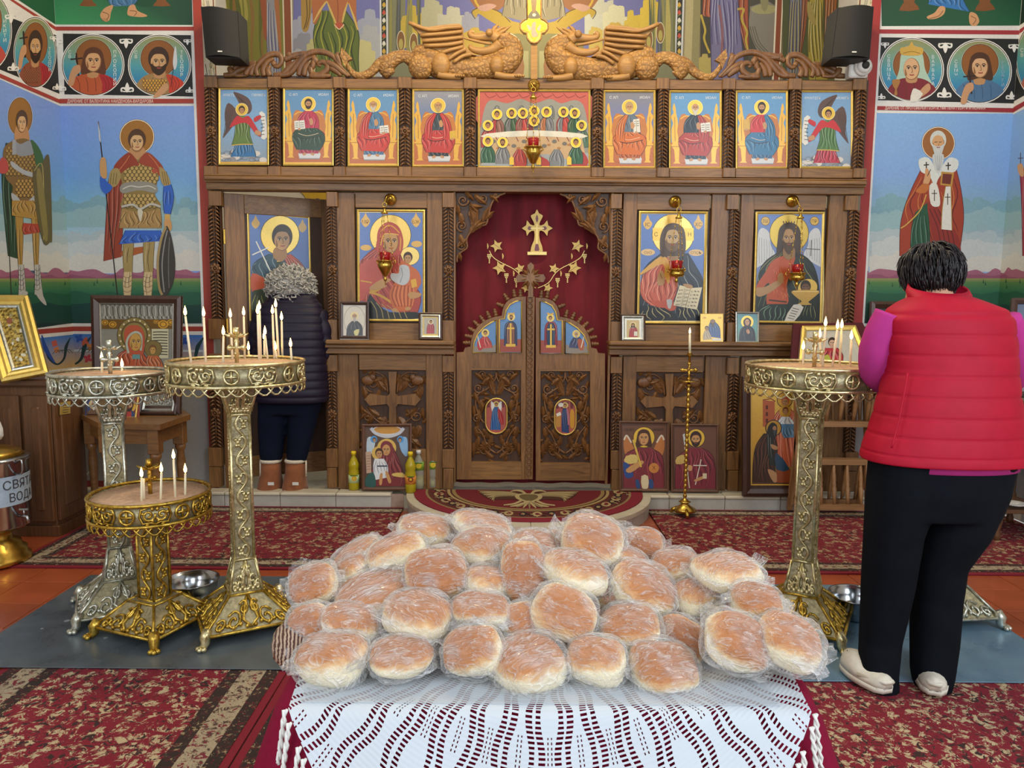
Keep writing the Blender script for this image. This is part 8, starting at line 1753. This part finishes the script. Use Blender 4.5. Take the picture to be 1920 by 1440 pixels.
def lacemat():
    t = NT('white_crochet_lace'); uv = t.n('ShaderNodeUVMap'); sp = t.n('ShaderNodeSeparateXYZ'); t.l(uv.outputs[0], sp.inputs[0]); x, y = sp.outputs[0], sp.outputs[1]
    r = t.math('SQRT', t.math('ADD', t.math('MULTIPLY', x, x), t.math('MULTIPLY', y, y))); a = t.math('ARCTAN2', x, y); A = t.math('MULTIPLY', a, 8.8); f = t.math('FRACT', t.math('ADD', A, .5)); d = t.math('MINIMUM', f, t.math('SUBTRACT', 1.0, f)); par = t.math('MODULO', t.math('FLOOR', t.math('ADD', A, 40.5)), 2.0)
    w = t.math('ADD', .15, t.math('MULTIPLY', .10, t.math('SINE', t.math('ADD', t.math('MULTIPLY', r, 52.0), t.math('MULTIPLY', par, pi)))))
    strip = t.math('LESS_THAN', t.math('ABSOLUTE', t.math('SUBTRACT', d, w)), t.math('MULTIPLY', .058, t.math('DIVIDE', 1.0, t.math('ADD', r, .02)))); lad = t.math('GREATER_THAN', t.math('SINE', t.math('MULTIPLY', r, 860.0)), -.1)
    slit = t.math('MULTIPLY', t.math('LESS_THAN', t.math('ABSOLUTE', t.math('SUBTRACT', d, .44)), .02), t.math('GREATER_THAN', t.math('SINE', t.math('MULTIPLY', r, 40.0)), .45))
    hole = t.math('MULTIPLY', t.math('MAXIMUM', strip, slit), lad); tr = t.n('ShaderNodeBsdfTransparent'); mx = t.n('ShaderNodeMixShader'); t.b.inputs['Base Color'].default_value = (*lin('#c6ced6'), 1); t.b.inputs['Roughness'].default_value = .9
    t.bump(t.math('SINE', t.math('MULTIPLY', r, 760.0)), .25, .001); t.l(hole, mx.inputs[0]); t.l(t.b.outputs[0], mx.inputs[1]); t.l(tr.outputs[0], mx.inputs[2]); t.l(mx.outputs[0], t.out.inputs['Surface']); return t.m
LACE = lacemat(); lc = thing('lace_tablecloth', 'white crochet lace cloth with twisted fringe over the crimson cloth', 'tablecloth', (tcx, ty0, tz)); s0 = ty0-.022; cxl = .075; nu, nv = 60, 40; vs = []; uvs = []; zbot = .30
for j in range(nv+1):
    s_ = (tcy-s0)*(j/14) if j <= 14 else (tcy-s0)+(tz-zbot)*(j-14)/(nv-14); dr = max(0, s_-(tcy-s0)); kk = dr/(tz-zbot); ins = .010+.02*min(1, max(0, (s_-(tcy-s0)+.16)/.16))+.30*kk; xa, xb2 = tx0+ins, tx1-ins
    for i in range(nu+1):
        x = xa+(xb2-xa)*i/nu; y = tcy-s_ if dr <= 0 else s0-.026*min(1, dr*9)-.33*min(dr, .16)-.2*max(0, dr-.16)-.012*sin(x*26)*min(1, dr*5)-.004; z = tz-.0105-.016*max(0, (s_-(tcy-s0)+.02)/.02 if dr <= 0 and s_ > tcy-s0-.02 else 0)*0 if dr <= 0 else tz-.0105-dr
        vs.append((x, y, z)); uvs.append((x-cxl, s_+.10))
fs = [(j*(nu+1)+i, j*(nu+1)+i+1, (j+1)*(nu+1)+i+1, (j+1)*(nu+1)+i) for j in range(nv) for i in range(nu)]; me = MB().add(vs, fs, True).mesh('lace'); ul = me.uv_layers.new(name='UVMap')
for l in me.loops: ul.data[l.index].uv = uvs[l.vertex_index]
link('lace', me, LACE, lc); YARN = M('white_yarn', '#e2e2de', .9, 0, .06, 100)
for sd_ in (0, 1):
    for k in range(17):
        j = 14+int(k*1.5); v = Vector(vs[j*(nu+1)+(0 if sd_ == 0 else nu)]); L = .10; g = -1 if sd_ == 0 else 1; m = MB()
        for st_ in (0, 1): m.tube([(v.x+g*(.004+.012*q/10)+.0032*cos(q*1.5+st_*pi), v.y-.006-.012*q/10+.0032*sin(q*1.5+st_*pi), v.z-L*q/10) for q in range(11)], .0032, 5)
        m.build('twisted_tassel', YARN, lc)
FILM = glassy('clear_film', '#f4f6f8', .22, .12); tag(MB().box((.06, 1.53, tz-.0075), (.92, .40, .0025), None, .0008).build('clear_sheet', FILM), 'clear plastic sheet under the front loaves on the lace cloth', 'plastic sheet')
# ---- loaves in plastic bags
def breadmat():
    t = NT('bread_crust'); tc = t.n('ShaderNodeTexCoord'); sp = t.n('ShaderNodeSeparateXYZ'); t.l(tc.outputs['Object'], sp.inputs[0]); oi = t.n('ShaderNodeObjectInfo'); ad = t.n('ShaderNodeVectorMath', operation='ADD'); t.l(tc.outputs['Object'], ad.inputs[0]); t.l(oi.outputs['Location'], ad.inputs[1])
    n = t.noise(ad.outputs[0], 2.2, 5); n2 = t.noise(ad.outputs[0], 14, 4); z = t.math('ADD', sp.outputs[2], t.math('ADD', t.math('MULTIPLY', t.math('SUBTRACT', n.outputs[0], .5), .75), t.math('MULTIPLY', t.math('SUBTRACT', oi.outputs['Random'], .5), .35)))
    c = t.ramp(t.math('ADD', t.math('MULTIPLY', z, .5), .5), [(.0, lin('#dcb880')), (.2, lin('#f4e6c4')), (.60, lin('#f8ecca')), (.70, lin('#e4b880')), (.82, lin('#c27a34')), (1, lin('#aa6428'))]); t.l(c, t.b.inputs['Base Color']); t.b.inputs['Roughness'].default_value = .6; t.b.inputs['Subsurface Weight'].default_value = .05; t.bump(n2.outputs[0], .25, .04); return t.m
BREAD = breadmat()
def filmmat():
    t = NT('crinkled_bag_film'); oi = t.n('ShaderNodeObjectInfo'); tc = t.n('ShaderNodeTexCoord'); ad = t.n('ShaderNodeVectorMath', operation='ADD'); t.l(tc.outputs['Object'], ad.inputs[0]); t.l(oi.outputs['Location'], ad.inputs[1]); mp = t.n('ShaderNodeMapping'); mp.inputs['Scale'].default_value = (.8, 2.6, 1.0); t.l(ad.outputs[0], mp.inputs[0])
    n = t.noise(mp.outputs[0], 1.7, 1.6, .5, .9); rid = t.math('ABSOLUTE', t.math('SUBTRACT', n.outputs[0], .5)); crease = t.ramp(rid, [(.0, (1, 1, 1)), (.015, (.55,)*3), (.04, (.10,)*3), (.12, (0, 0, 0))]); n2 = t.noise(ad.outputs[0], 1.1, 1); lw = t.n('ShaderNodeLayerWeight'); lw.inputs[0].default_value = .35
    fac = t.math('ADD', t.math('ADD', .05, t.math('MULTIPLY', crease, .31)), t.math('ADD', t.math('MULTIPLY', t.math('MAXIMUM', t.math('SUBTRACT', n2.outputs[0], .5), 0.0), 1.1), t.math('MULTIPLY', lw.outputs['Facing'], .45)))
    t.b.inputs['Base Color'].default_value = (1, 1, 1, 1); t.b.inputs['Roughness'].default_value = .16; t.b.inputs['Specular IOR Level'].default_value = .9; t.bump(t.math('SUBTRACT', 1.0, t.math('MINIMUM', rid, .12)), .6, .45); tr = t.n('ShaderNodeBsdfTransparent'); mx = t.n('ShaderNodeMixShader'); t.l(fac, mx.inputs[0]); t.l(tr.outputs[0], mx.inputs[1]); t.l(t.b.outputs[0], mx.inputs[2]); t.l(mx.outputs[0], t.out.inputs['Surface']); return t.m
BAGM = filmmat()
def loaf_mesh(k):
    def fn(p):
        q = Vector(p); nn = noise.noise(q*1.3+Vector((k*7.1, 0, 0)))*.10; e = 2.6; r = (abs(q.x)**e+abs(q.y)**e+abs(q.z)**2.3)**(-1/e); q = q*r*(1+nn); q.z = q.z*.98 if q.z > 0 else max(q.z*.85, -.72); return q
    return MB().ell((0, 0, 0), (1, 1, 1), 28, 18, None, fn).mesh('loaf')
def bag_mesh(k):
    r = random.Random(k); ax = Vector((r.random()-.5, r.random()-.5, r.random()-.3)).normalized()
    def fn(p):
        q = Vector(p); e = 2.6; rr = (abs(q.x)**e+abs(q.y)**e+abs(q.z)**2.3)**(-1/e); w = 1.05+.16*abs(noise.noise(q*1.9+Vector((k*3.3, 1, 2))))+.12*max(0, noise.noise(q*1.3+Vector((0, k*5.1, 0))))+.05*abs(noise.noise(Vector((q.x*2, q.y*6, q.z*3))+Vector((1, k, 0)))); q = q*rr*w; q.z = max(q.z, -.80); return q
    m = MB().ell((0, 0, 0), (1, 1, 1), 56, 36, None, fn); t = r.choice((0, 2.4, pi, .7, -.5)); c, s_ = cos(t), sin(t); B = []
    for j in range(6):
        u = j/5; rad_ = .34*(1-u)+.16*u+.14*u*u; B.append([((1.0+.38*u)*c+rad_*(cos(a)*-s_)*(1+.3*sin(3*a+k)), (1.0+.38*u)*s_+rad_*cos(a)*c*(1+.3*sin(3*a+k)), .12+.42*u*u*(1 if k % 2 else -.5)+rad_*.6*sin(a)*(1+.4*cos(2*a))) for a in [2*pi*i/12 for i in range(12)]])
    m.loft(B, True, False)
    for f_ in range(3):
        t = r.random()*2*pi; c, s_ = cos(t), sin(t); z0 = r.random()*.9-.45; up = r.random()*.6-.1; V = []
        for i in range(6):
            for j in range(9): u = i/5; v = (j/8-.5)*2; rr_ = .92+.52*u; q = v*(.66-.36*u); nz = .10*noise.noise(Vector((u*3+k, v*3, f_))); V.append((rr_*c-q*s_, rr_*s_+q*c, z0+up*u+.16*sin(v*5+f_)*u*.5+nz))
        m.add(V, [(i*9+j, i*9+j+1, i*9+j+10, i*9+j+9) for i in range(5) for j in range(8)], True)
    return m.mesh('bag')
LM = [loaf_mesh(k) for k in range(5)]; BM = [bag_mesh(k) for k in range(7)]
ROWS = {1: (1.435, 'front row'), 2: (1.53, 'second row'), 3: (1.63, 'third row'), 4: (1.73, 'fourth row'), 5: (1.83, 'rear row')}
BR = [(624, 1238, 138, 92, 0, 1), (752, 1231, 118, 66, 3, 1), (888, 1222, 116, 92, -8, 1), (992, 1245, 142, 92, 5, 1), (1118, 1241, 114, 80, 2, 1), (1243, 1257, 130, 92, 6, 1), (1380, 1203, 130, 112, 22, 1), (1480, 1205, 122, 86, 16, 1),
 (580, 1172, 84, 78, -8, 2), (657, 1171, 112, 70, 14, 2), (785, 1158, 138, 86, 0, 2), (901, 1146, 108, 64, 8, 2), (977, 1166, 86, 84, 0, 2), (1056, 1150, 122, 108, 8, 2), (1180, 1181, 118, 82, 0, 2), (1275, 1203, 98, 100, 20, 2), (1418, 1130, 94, 66, 10, 2),
 (588, 1097, 92, 74, -12, 3), (706, 1113, 150, 66, -12, 3), (818, 1079, 116, 100, 6, 3), (917, 1097, 96, 64, 14, 3), (982, 1074, 84, 112, 0, 3), (1079, 1075, 124, 76, 8, 3), (1205, 1108, 128, 92, 26, 3), (1310, 1120, 98, 64, 4, 3), (1363, 1075, 126, 66, -2, 3), (1150, 1118, 70, 60, 0, 3),
 (662, 1078, 92, 62, -24, 4), (745, 1043, 112, 72, -26, 4), (906, 1028, 108, 68, 0, 4), (1110, 1017, 118, 86, 10, 4), (1177, 1052, 84, 52, 20, 4), (1266, 1062, 86, 58, -6, 4), (1002, 1030, 86, 62, 4, 4),
 (672, 1044, 100, 52, -22, 5), (798, 995, 98, 54, 4, 5), (905, 987, 108, 48, 4, 5), (1050, 1020, 64, 48, 0, 5), (1204, 1022, 76, 64, 6, 5)]
o = thing('bread_loaf', 'loaf in a brown-striped bag at the near left edge of the pile', 'bread', UY(556, 1208, 1.52), 'bagged loaves piled on the table'); o.scale = (.038, .055, .034); o.rotation_euler = (.2, .1, .3)
part('loaf', LM[0], BREAD, o); STR = NT('brown_striped_film'); _w = STR.n('ShaderNodeTexWave'); _w.inputs['Scale'].default_value = 1.6; _w.inputs['Distortion'].default_value = 3; STR.l(STR.coord('Object', (1, 1, 4)), _w.inputs['Vector']); STR.l(STR.ramp(_w.outputs['Fac'], [(.35, lin('#4a2c24')), (.65, lin('#b49a86'))]), STR.b.inputs['Base Color']); STR.b.inputs['Roughness'].default_value = .2; part('plastic_bag', MB().ell((0, 0, 0), (1.32, 1.25, 1.3), 30, 20, None, lambda p: p*(1+.14*abs(noise.noise(p*2.4)))).mesh('striped_bag'), STR.m, o)
cnt = {}; tot = {}
for r_ in sorted(BR, key=lambda q: (q[5], q[0])):
    (cx, cy, w, hh, ro, row) = r_; Y, rn = ROWS[row]; i = cnt.get(row, 0); cnt[row] = i+1; c = UY(cx, cy, Y); kx = Y/1318; a = w*kx/2*.99; hz = hh*kx/2*1.04; rr = random.Random(int(cx*3+cy))
    tilt = .25+.35*rr.random() if hh/w > .62 else .12; hz2 = min(hz, a*.72) if hh/w > .62 else hz*.92
    o = thing('bread_loaf', 'bagged white bread loaf, %s from the left in the %s of the pile' % (OR[i], rn), 'bread', c, 'bagged loaves piled on the table')
    if hh/w > .62: tilt = min(1.0, math.acos(max(.35, min(1, hz2/hz)))*1.05+.1)
    o.rotation_euler = Euler((tilt, radians(ro)+(rr.random()-.5)*.3, (rr.random()-.5)*1.1)); 
    dy = a*(.8+.15*rr.random())
    if hh > w*1.1: a, hz2 = hz*.72, a*.8; dy = hz; o.rotation_euler = Euler((1.1, 0, .2))
    o.scale = (a, dy, hz2); part('loaf', LM[rr.randint(0, 4)], BREAD, o); q = part('plastic_bag', BM[rr.randint(0, 6)], BAGM, o); q.rotation_euler = (0, 0, rr.choice((0, pi)))
# ================================================================= people
SKIN = M('skin', '#c8957a', .5, 0, .06, 20, 0, Subsurface_Weight=.15)
def cloth(name, c, var=.1, bump=.15, rough=.75, sc=14): return M(name, c, rough, 0, var, sc, bump, Sheen_Weight=.15)
def rp(L, Rr, y, Yc, d, n=36, e=2.3, off=0.0, sh=0.0):
    """ring seen between photo columns L and Rr at row y, centred on depth Yc, half depth d"""
    a, b = UY(L, y, Yc), UY(Rr, y, Yc); c = (a+b)/2; w = abs(b.x-a.x)/2+off; d += off; o = []
    for k in range(n):
        t = 2*pi*k/n; cc, s_ = cos(t), sin(t); r = (abs(cc)**e+abs(s_)**e)**(-1/e); o.append((c.x+w*cc*r, c.y+d*s_*r, c.z+sh*s_*d))
    return o
def interp(tab, y):
    for i in range(len(tab)-1):
        if tab[i][0] <= y <= tab[i+1][0]:
            t = (y-tab[i][0])/(tab[i+1][0]-tab[i][0]); t = t*t*(3-2*t) if False else t; return [a+(b-a)*t for a, b in zip(tab[i], tab[i+1])]
    return list(tab[-1] if y > tab[-1][0] else tab[0])
def quilted(tab, seams, bulge, per=8):
    ys = []
    for a, b in zip(seams[:-1], seams[1:]): ys += [(a+(b-a)*k/per, k/per) for k in range(per)]
    ys.append((seams[-1], 0)); R = []
    for y, u in ys: t = interp(tab, y); R.append(rp(t[1], t[2], y, t[3], t[4], 40, 2.3, bulge*(sin(pi*u)**.28 if 0 < u < 1 else 0)))
    return R
def remesh(o, v, sm=6):
    m = o.modifiers.new('remesh', 'REMESH'); m.mode = 'VOXEL'; m.voxel_size = v; m.use_smooth_shade = True; s_ = o.modifiers.new('smooth', 'SMOOTH'); s_.iterations = sm; s_.factor = .5; return o
def hand(mb, w, d, up, k=1.0, th=1):
    """open curled hand from wrist w along d; fingers separate"""
    d = Vector(d).normalized(); up = Vector(up); s_ = d.cross(up).normalized(); up = s_.cross(d); w = Vector(w)
    mb.tube([w-d*.03*k, w+d*.02*k, w+d*.05*k, w+d*.085*k], [.024*k, .032*k, .036*k, .030*k], 10, True, False, .5, tuple(up))
    for i, L in enumerate((.062, .072, .068, .052)):
        b = w+d*.075*k+s_*(.024-.016*i)*k; mb.tube([b, b+d*L*.45*k+up*.004, b+d*L*.8*k-up*.010*k, b+d*L*k-up*.03*k], [.0095*k, .009*k, .0085*k, .007*k], 7)
    b = w+d*.02*k+s_*th*.028*k; mb.tube([b, b+d*.03*k+s_*th*.022*k-up*.006, b+d*.06*k+s_*th*.02*k-up*.02*k], [.0115*k, .010*k, .008*k], 7)
def head(mb, c, r, fwd, dn):
    """skull, jaw, nose, ears, lips round centre c looking along fwd"""
    f = Vector(fwd).normalized(); u = Vector((0, 0, 1)); s_ = f.cross(u).normalized(); u = s_.cross(f); m = Matrix((s_, f, u)).transposed().to_4x4(); m.translation = c
    mb.ell((0, -.01, .01), (r*.78, r*.98, r), 20, 14, m); mb.ell((0, r*.35, -r*.55), (r*.55, r*.55, r*.55), 14, 10, m); mb.tube([m @ Vector((0, r*.92, r*.05)), m @ Vector((0, r*1.12, -r*.28))], [.012, .017], 8); mb.ell((0, r*.85, -r*.58), (r*.25, .012, .012), 8, 5, m)
    for g in (-1, 1): mb.ell((g*r*.8, -r*.02, -r*.1), (.012, .026, .036), 10, 8, m); mb.ell((g*r*.3, r*.86, r*.0), (.016, .01, .008), 8, 5, m)
    return m
def hairdo(name, c, r, mat, par, n, L, curl=0.0, seed=3, low=-.2, w_=.009):
    m = MB(); m.ell(c, r, 24, 16, None, lambda p: p*(1+.06*noise.noise(p*3+Vector((seed, 0, 0))))); rr = random.Random(seed)
    for k in range(n):
        z = low+(1-low)*rr.random(); t = 2*pi*rr.random(); q = sqrt(max(0, 1-z*z)); d = Vector((q*cos(t), q*sin(t), z)); b = Vector((c[0]+d.x*r[0]*.97, c[1]+d.y*r[1]*.97, c[2]+d.z*r[2]*.97)); tg = Vector((rr.random()-.5, rr.random()-.5, rr.random()-.5)).normalized() if curl else (Vector((0, 0, -1))+d*d.z+Vector((.35*(rr.random()-.5), .35*(rr.random()-.5)-.25, 0))).normalized(); pts = [b]
        for q in range(1, 6): pts.append(b+tg*L*q/5+d*(.018*sin(q*1.1)+.006 if curl else .010*sin(q*.75)-.012*(q/5)**2)+Vector((curl*cos(q*2.1+k), curl*sin(q*2.1+k), curl*sin(q*1.7+k))))
        m.tube(pts, [w_*.8, w_, w_, w_*.8, w_*.5, w_*.2], 4)
    return m.build(name, mat, par)
# ---------------------------------------------------------------- woman in the red vest
YP = UZ(1690, 1296, .014).y+.07; pw = thing('person', 'person in red quilted vest and pink sleeves bending over the candle stand', 'person', UZ(1700, 1296, .014))
VEST = M('red_quilted_nylon', '#ac0a2c', .6, 0, .08, 14, .2, Specular_IOR_Level=.25); PINK = M('pink_jersey', '#b83888', .85, 0, .06, 14, .1, Specular_IOR_Level=.2); TRO = M('navy_black_trousers', '#0c1017', .9, 0, .15, 14, .1, Specular_IOR_Level=.15); HAIRB = M('black_hair', '#1a1418', .35, 0, .3, 60, .3); CLOG = M('cream_clog_rubber', '#dcd6c6', .55)
vt = [(555, 1712, 1812, YP+.14, .075), (566, 1690, 1842, YP+.13, .10), (580, 1670, 1878, YP+.12, .125), (600, 1660, 1891, YP+.11, .14), (640, 1664, 1894, YP+.10, .15), (690, 1668, 1896, YP+.085, .155), (740, 1656, 1899, YP+.065, .165), (790, 1643, 1906, YP+.05, .175), (843, 1624, 1918, YP+.035, .185), (862, 1621, 1922, YP+.03, .187)]
b = MB(); hc = UY(1744, 520, YP+.25); hm = head(b, hc, .115, (-.35, .9, -.55), 0)
b.loft([rp(l+8, r-8, y, Y, d-.012, 24) for (y, l, r, Y, d) in vt]); b.tube([UY(1762, 575, YP+.14), UY(1750, 535, YP+.20)], [.062, .056], 14)
legs = {'l': [(840, 1640, 1770, YP+.03), (920, 1632, 1752, YP+.02), (1000, 1626, 1724, YP+.02), (1100, 1620, 1708, YP+.03), (1200, 1615, 1686, YP+.02), (1262, 1612, 1680, YP-.02), (1292, 1616, 1682, YP-.035)], 'r': [(840, 1766, 1898, YP+.03), (920, 1756, 1880, YP+.04), (1000, 1730, 1846, YP+.05), (1060, 1716, 1806, YP+.06), (1120, 1714, 1798, YP+.06), (1200, 1712, 1792, YP+.03), (1262, 1712, 1784, YP-.01), (1294, 1718, 1778, YP-.03)]}
for q in legs.values(): b.loft([rp(l+6, r-6, y, Y, (r-l)*.0010, 16) for (y, l, r, Y) in q])
sl = [UY(1672, 590, YP+.12), UY(1648, 640, YP+.14), UY(1645, 695, YP+.20), UY(1662, 718, YP+.36), UY(1650, 700, YP+.46)]; sr = [UY(1880, 600, YP+.12), UY(1898, 650, YP+.14), UY(1898, 700, YP+.20), UY(1860, 722, YP+.36), UY(1820, 712, YP+.44)]
for q in (sl, sr): b.tube(cr([tuple(p) for p in q], 4), [.05]*9+[.042]*4+[.032]*4, 12); hand(b, q[-1], q[-1]-q[-2], (0, 0, 1), 1.0, 1 if q is sl else -1)
remesh(b.build('body', SKIN, pw), .008, 4)
m = MB().loft(quilted(vt, [555, 590, 627, 664, 701, 739, 776, 812, 845, 862], .0048, 12), True, False); m.build('quilted_vest', VEST, pw)
for L in ((1700, 0), (1880, 1)):
    pts = []
    for y in range(700, 850, 10): t = interp(vt, y); u = .16 if L[1] == 0 else .93; x = t[1]+(t[2]-t[1])*u; w = (t[2]-t[1])/2; cx_ = (t[1]+t[2])/2; dd_ = t[4]*(1-abs((x-cx_)/w)**2.3)**(1/2.3); pts.append(UY(x, y, t[3]-dd_-.008))
    MB().tube(pts, .004, 5).build('vest_seam', VEST, pw)
MB().loft([rp(1706, 1816, 559, YP+.135, .078, 28), rp(1702, 1818, 550, YP+.15, .082, 28, 2.2, 0, .25), rp(1706, 1812, 538, YP+.165, .080, 28, 2.2, 0, .35), rp(1710, 1808, 540, YP+.168, .072, 28, 2.2, 0, .35), rp(1712, 1806, 552, YP+.15, .066, 28)], True, False).build('collar', VEST, pw)
MB().loft([rp(1640, 1902, 852, YP+.03, .165, 32), rp(1640, 1899, 874, YP+.03, .166, 32), rp(1646, 1893, 874, YP+.03, .158, 32), rp(1646, 1893, 852, YP+.03, .158, 32)], True, False).build('shirt_hem', PINK, pw)
for q in (sl, sr): MB().tube(cr([tuple(p) for p in q], 5), [.064]*6+[.068]*5+[.064]*5+[.050]*5, 16).build('pink_sleeve', PINK, pw)
t_ = MB(); t_.loft([rp(1650, 1892, 835, YP+.03, .15, 30), rp(1640, 1894, 865, YP+.03, .16, 30), rp(1634, 1886, 920, YP+.03, .16, 30), rp(1630, 1870, 965, YP+.03, .14, 30)])
for q in legs.values(): t_.loft([rp(l, r, y, Y, (r-l)*.00115, 20) for (y, l, r, Y) in q])
remesh(t_.build('trousers', TRO, pw), .009, 8)
hairdo('short_black_hair', UY(1744, 506, YP+.235), (.100, .12, .108), HAIRB, pw, 800, .085, 0, 5, -.5, .0042)
def clog(heel, toe, nm, w=.05):
    heel, toe = Vector(heel), Vector(toe); d = (toe-heel); L = d.length; d.normalize(); s_ = Vector((-d.y, d.x, 0)); R = []; S = []
    for i in range(13):
        t = i/12; ww = w*(.62+.55*sin(pi*min(1, t*.9+.08)))*(1 if t < .9 else (1-t)*7+.3)*(.55 if i == 0 else 1); hz = (.05 if t < .4 else .05+.03*sin((t-.4)/.6*pi))*(1 if t < .95 else .6); c = heel+d*L*t; zz = .014
        R.append([tuple(c+s_*ww*cos(a)+Vector((0, 0, zz+.018+max(0, hz*sin(a)) if sin(a) > 0 else zz+.018))) for a in [2*pi*k/16 for k in range(16)]]); S.append([tuple(c+s_*ww*1.07*cos(a)+Vector((0, 0, zz+.002+(.02 if sin(a) > 0 else 0)))) for a in [2*pi*k/16 for k in range(16)]])
    o = thing('clog', None, None); o.parent = pw; o.matrix_parent_inverse = Matrix.Translation(-pw.location); MB().loft(R).build('upper', CLOG, o); MB().loft(S).build('sole', CLOG, o); b1 = heel+d*L*.42
    MB().tube([b1+s_*g*w*1.05+Vector((0, 0, .05)) if abs(g) > .9 else heel-d*.004+s_*g*w*.6+Vector((0, 0, .062)) for g in (-1, -.5, .5, 1)], .009, 6).build('heel_strap', CLOG, o)
    for k in range(5): MB().lathe([(0, .0), (.004, .001), (0, .002)], 6, heel+d*L*(.62+.05*k)+s_*(.02*(-1)**k)+Vector((0, 0, .097))).build('vent_hole', TRO, o)
clog(UZ(1664, 1308, .014), UZ(1580, 1252, .014), 'l'); clog(UZ(1752, 1312, .014), UZ(1732, 1236, .014), 'r')
# ---------------------------------------------------------------- woman in the dark jacket
fz = ST_H+.001; YB = UZ(530, 916, fz).y+.02; pj = thing('person', 'grey-haired person in dark quilted jacket and brown boots at the open door', 'person', UZ(530, 918, fz))
JAC = M('navy_puffer_nylon', '#1c1629', .5, 0, .12, 14, .25, Specular_IOR_Level=.3); JEA = M('dark_navy_trousers', '#11172a', .9, 0, .12, 14, .1, Specular_IOR_Level=.15); GREY = M('grey_curls', '#b8b4ac', .6, 0, .2, 50, .3); SUE = cloth('brown_suede', '#8a5230', .12, .2, .9, 30); FLE = M('cream_fleece', '#d8cdb8', .95, 0, .1, 80, .5)
jt = [(558, 508, 590, YB+.03, .08), (570, 494, 600, YB+.02, .10), (585, 484, 606, YB+.01, .12), (620, 479, 609, YB, .14), (660, 477, 610, YB-.01, .145), (700, 477, 612, YB-.02, .155), (735, 478, 615, YB-.025, .16), (752, 480, 614, YB-.025, .158)]
b = MB(); hc = UY(546, 536, YB+.10); head(b, hc, .105, (.15, .9, -.5), 0); b.loft([rp(l+4, r-4, y, Y, d-.012, 24) for (y, l, r, Y, d) in jt]); b.tube([UY(548, 566, YB+.03), UY(546, 545, YB+.07)], [.055, .05], 12)
lg = {'l': [(735, 486, 545, YB), (790, 484, 538, YB), (850, 487, 530, YB), (870, 491, 526, YB)], 'r': [(735, 545, 603, YB), (790, 540, 594, YB), (850, 538, 578, YB), (870, 539, 572, YB)]}
for q in lg.values(): b.loft([rp(l+3, r-3, y, Y, (r-l)*.0016, 14) for (y, l, r, Y) in q])
ar = [UY(596, 585, YB+.02), UY(608, 630, YB+.02), UY(606, 672, YB+.06), UY(592, 662, YB+.15), UY(584, 645, YB+.20)]; al = [UY(492, 585, YB+.02), UY(482, 630, YB+.02), UY(484, 672, YB+.06), UY(498, 662, YB+.15), UY(506, 645, YB+.20)]
for q in (ar, al): b.tube(cr([tuple(p) for p in q], 4), [.045]*9+[.038]*4+[.03]*4, 10); hand(b, q[-1], q[-1]-q[-2], (0, 0, 1), .95, -1 if q is ar else 1)
remesh(b.build('body', SKIN, pj), .009, 4)
MB().loft(quilted(jt, [558, 566, 577, 592, 607, 622, 637, 652, 667, 682, 697, 712, 727, 742, 752], .007, 6), True, False).build('quilted_jacket', JAC, pj)
for q in (ar, al):
    Q = cr([tuple(p) for p in q], 12); n = len(Q); MB().tube(Q, [(.060 if i < n*.7 else .052)+.008*abs(sin(i*.52)) for i in range(n)], 14).build('jacket_sleeve', JAC, pj)
MB().loft([rp(504, 592, 562, YB+.02, .085, 26), rp(502, 592, 556, YB+.03, .085, 26, 2.2, .006), rp(506, 590, 551, YB+.035, .082, 26), rp(510, 586, 552, YB+.035, .07, 26), rp(508, 588, 558, YB+.03, .07, 26)], True, False).build('stand_collar', JAC, pj)
t_ = MB(); t_.loft([rp(486, 604, 728, YB, .13, 26), rp(484, 603, 760, YB, .13, 26), rp(486, 598, 775, YB, .12, 26)])
for q in lg.values(): t_.loft([rp(l, r, y, Y, (r-l)*.0018, 18) for (y, l, r, Y) in q])
remesh(t_.build('trousers', JEA, pj), .009, 8); hairdo('curly_grey_hair', UY(546, 538, YB+.07), (.158, .14, .135), GREY, pj, 700, .06, .011, 8, -.75, .006)
for (x0, x1, tx, tk) in ((489, 527, 484, 'l'), (535, 573, 562, 'r')):
    o = thing('boot', None, None); o.parent = pj; o.matrix_parent_inverse = Matrix.Translation(-pj.location); mx = (x0+x1)/2; B0 = UZ(mx, 918, fz); m = MB()
    m.loft([rp(x0+1, x1-1, 862, YB, .07, 20), rp(x0+1, x1-1, 885, YB, .07, 20), rp(x0-2, x1+1, 900, YB+.03, .11, 20), rp(x0-4, x1+2, 912, YB+.04, .13, 20), rp(x0-4, x1+2, 918, YB+.04, .13, 20)]); m.build('shaft', SUE, o)
    MB().loft([rp(x0-5, x1+3, 917, YB+.04, .137, 20), rp(x0-5, x1+3, 922, YB+.04, .137, 20)]).build('sole', SUE, o); MB().loft([rp(x0, x1, 860, YB, .074, 20), rp(x0-1, x1+1, 863, YB, .077, 20), rp(x0, x1, 866, YB, .074, 20)]).build('fleece_cuff', FLE, o)
    MB().tube([UY(x0-1 if tk == 'l' else x1+1, y, YB-.04) for y in (864, 880, 893)], .006, 5).build('fleece_seam', FLE, o); MB().box(UY(mx, 907, YB-.092), (.045, .006, .022)).build('heel_tag', WPL, o)
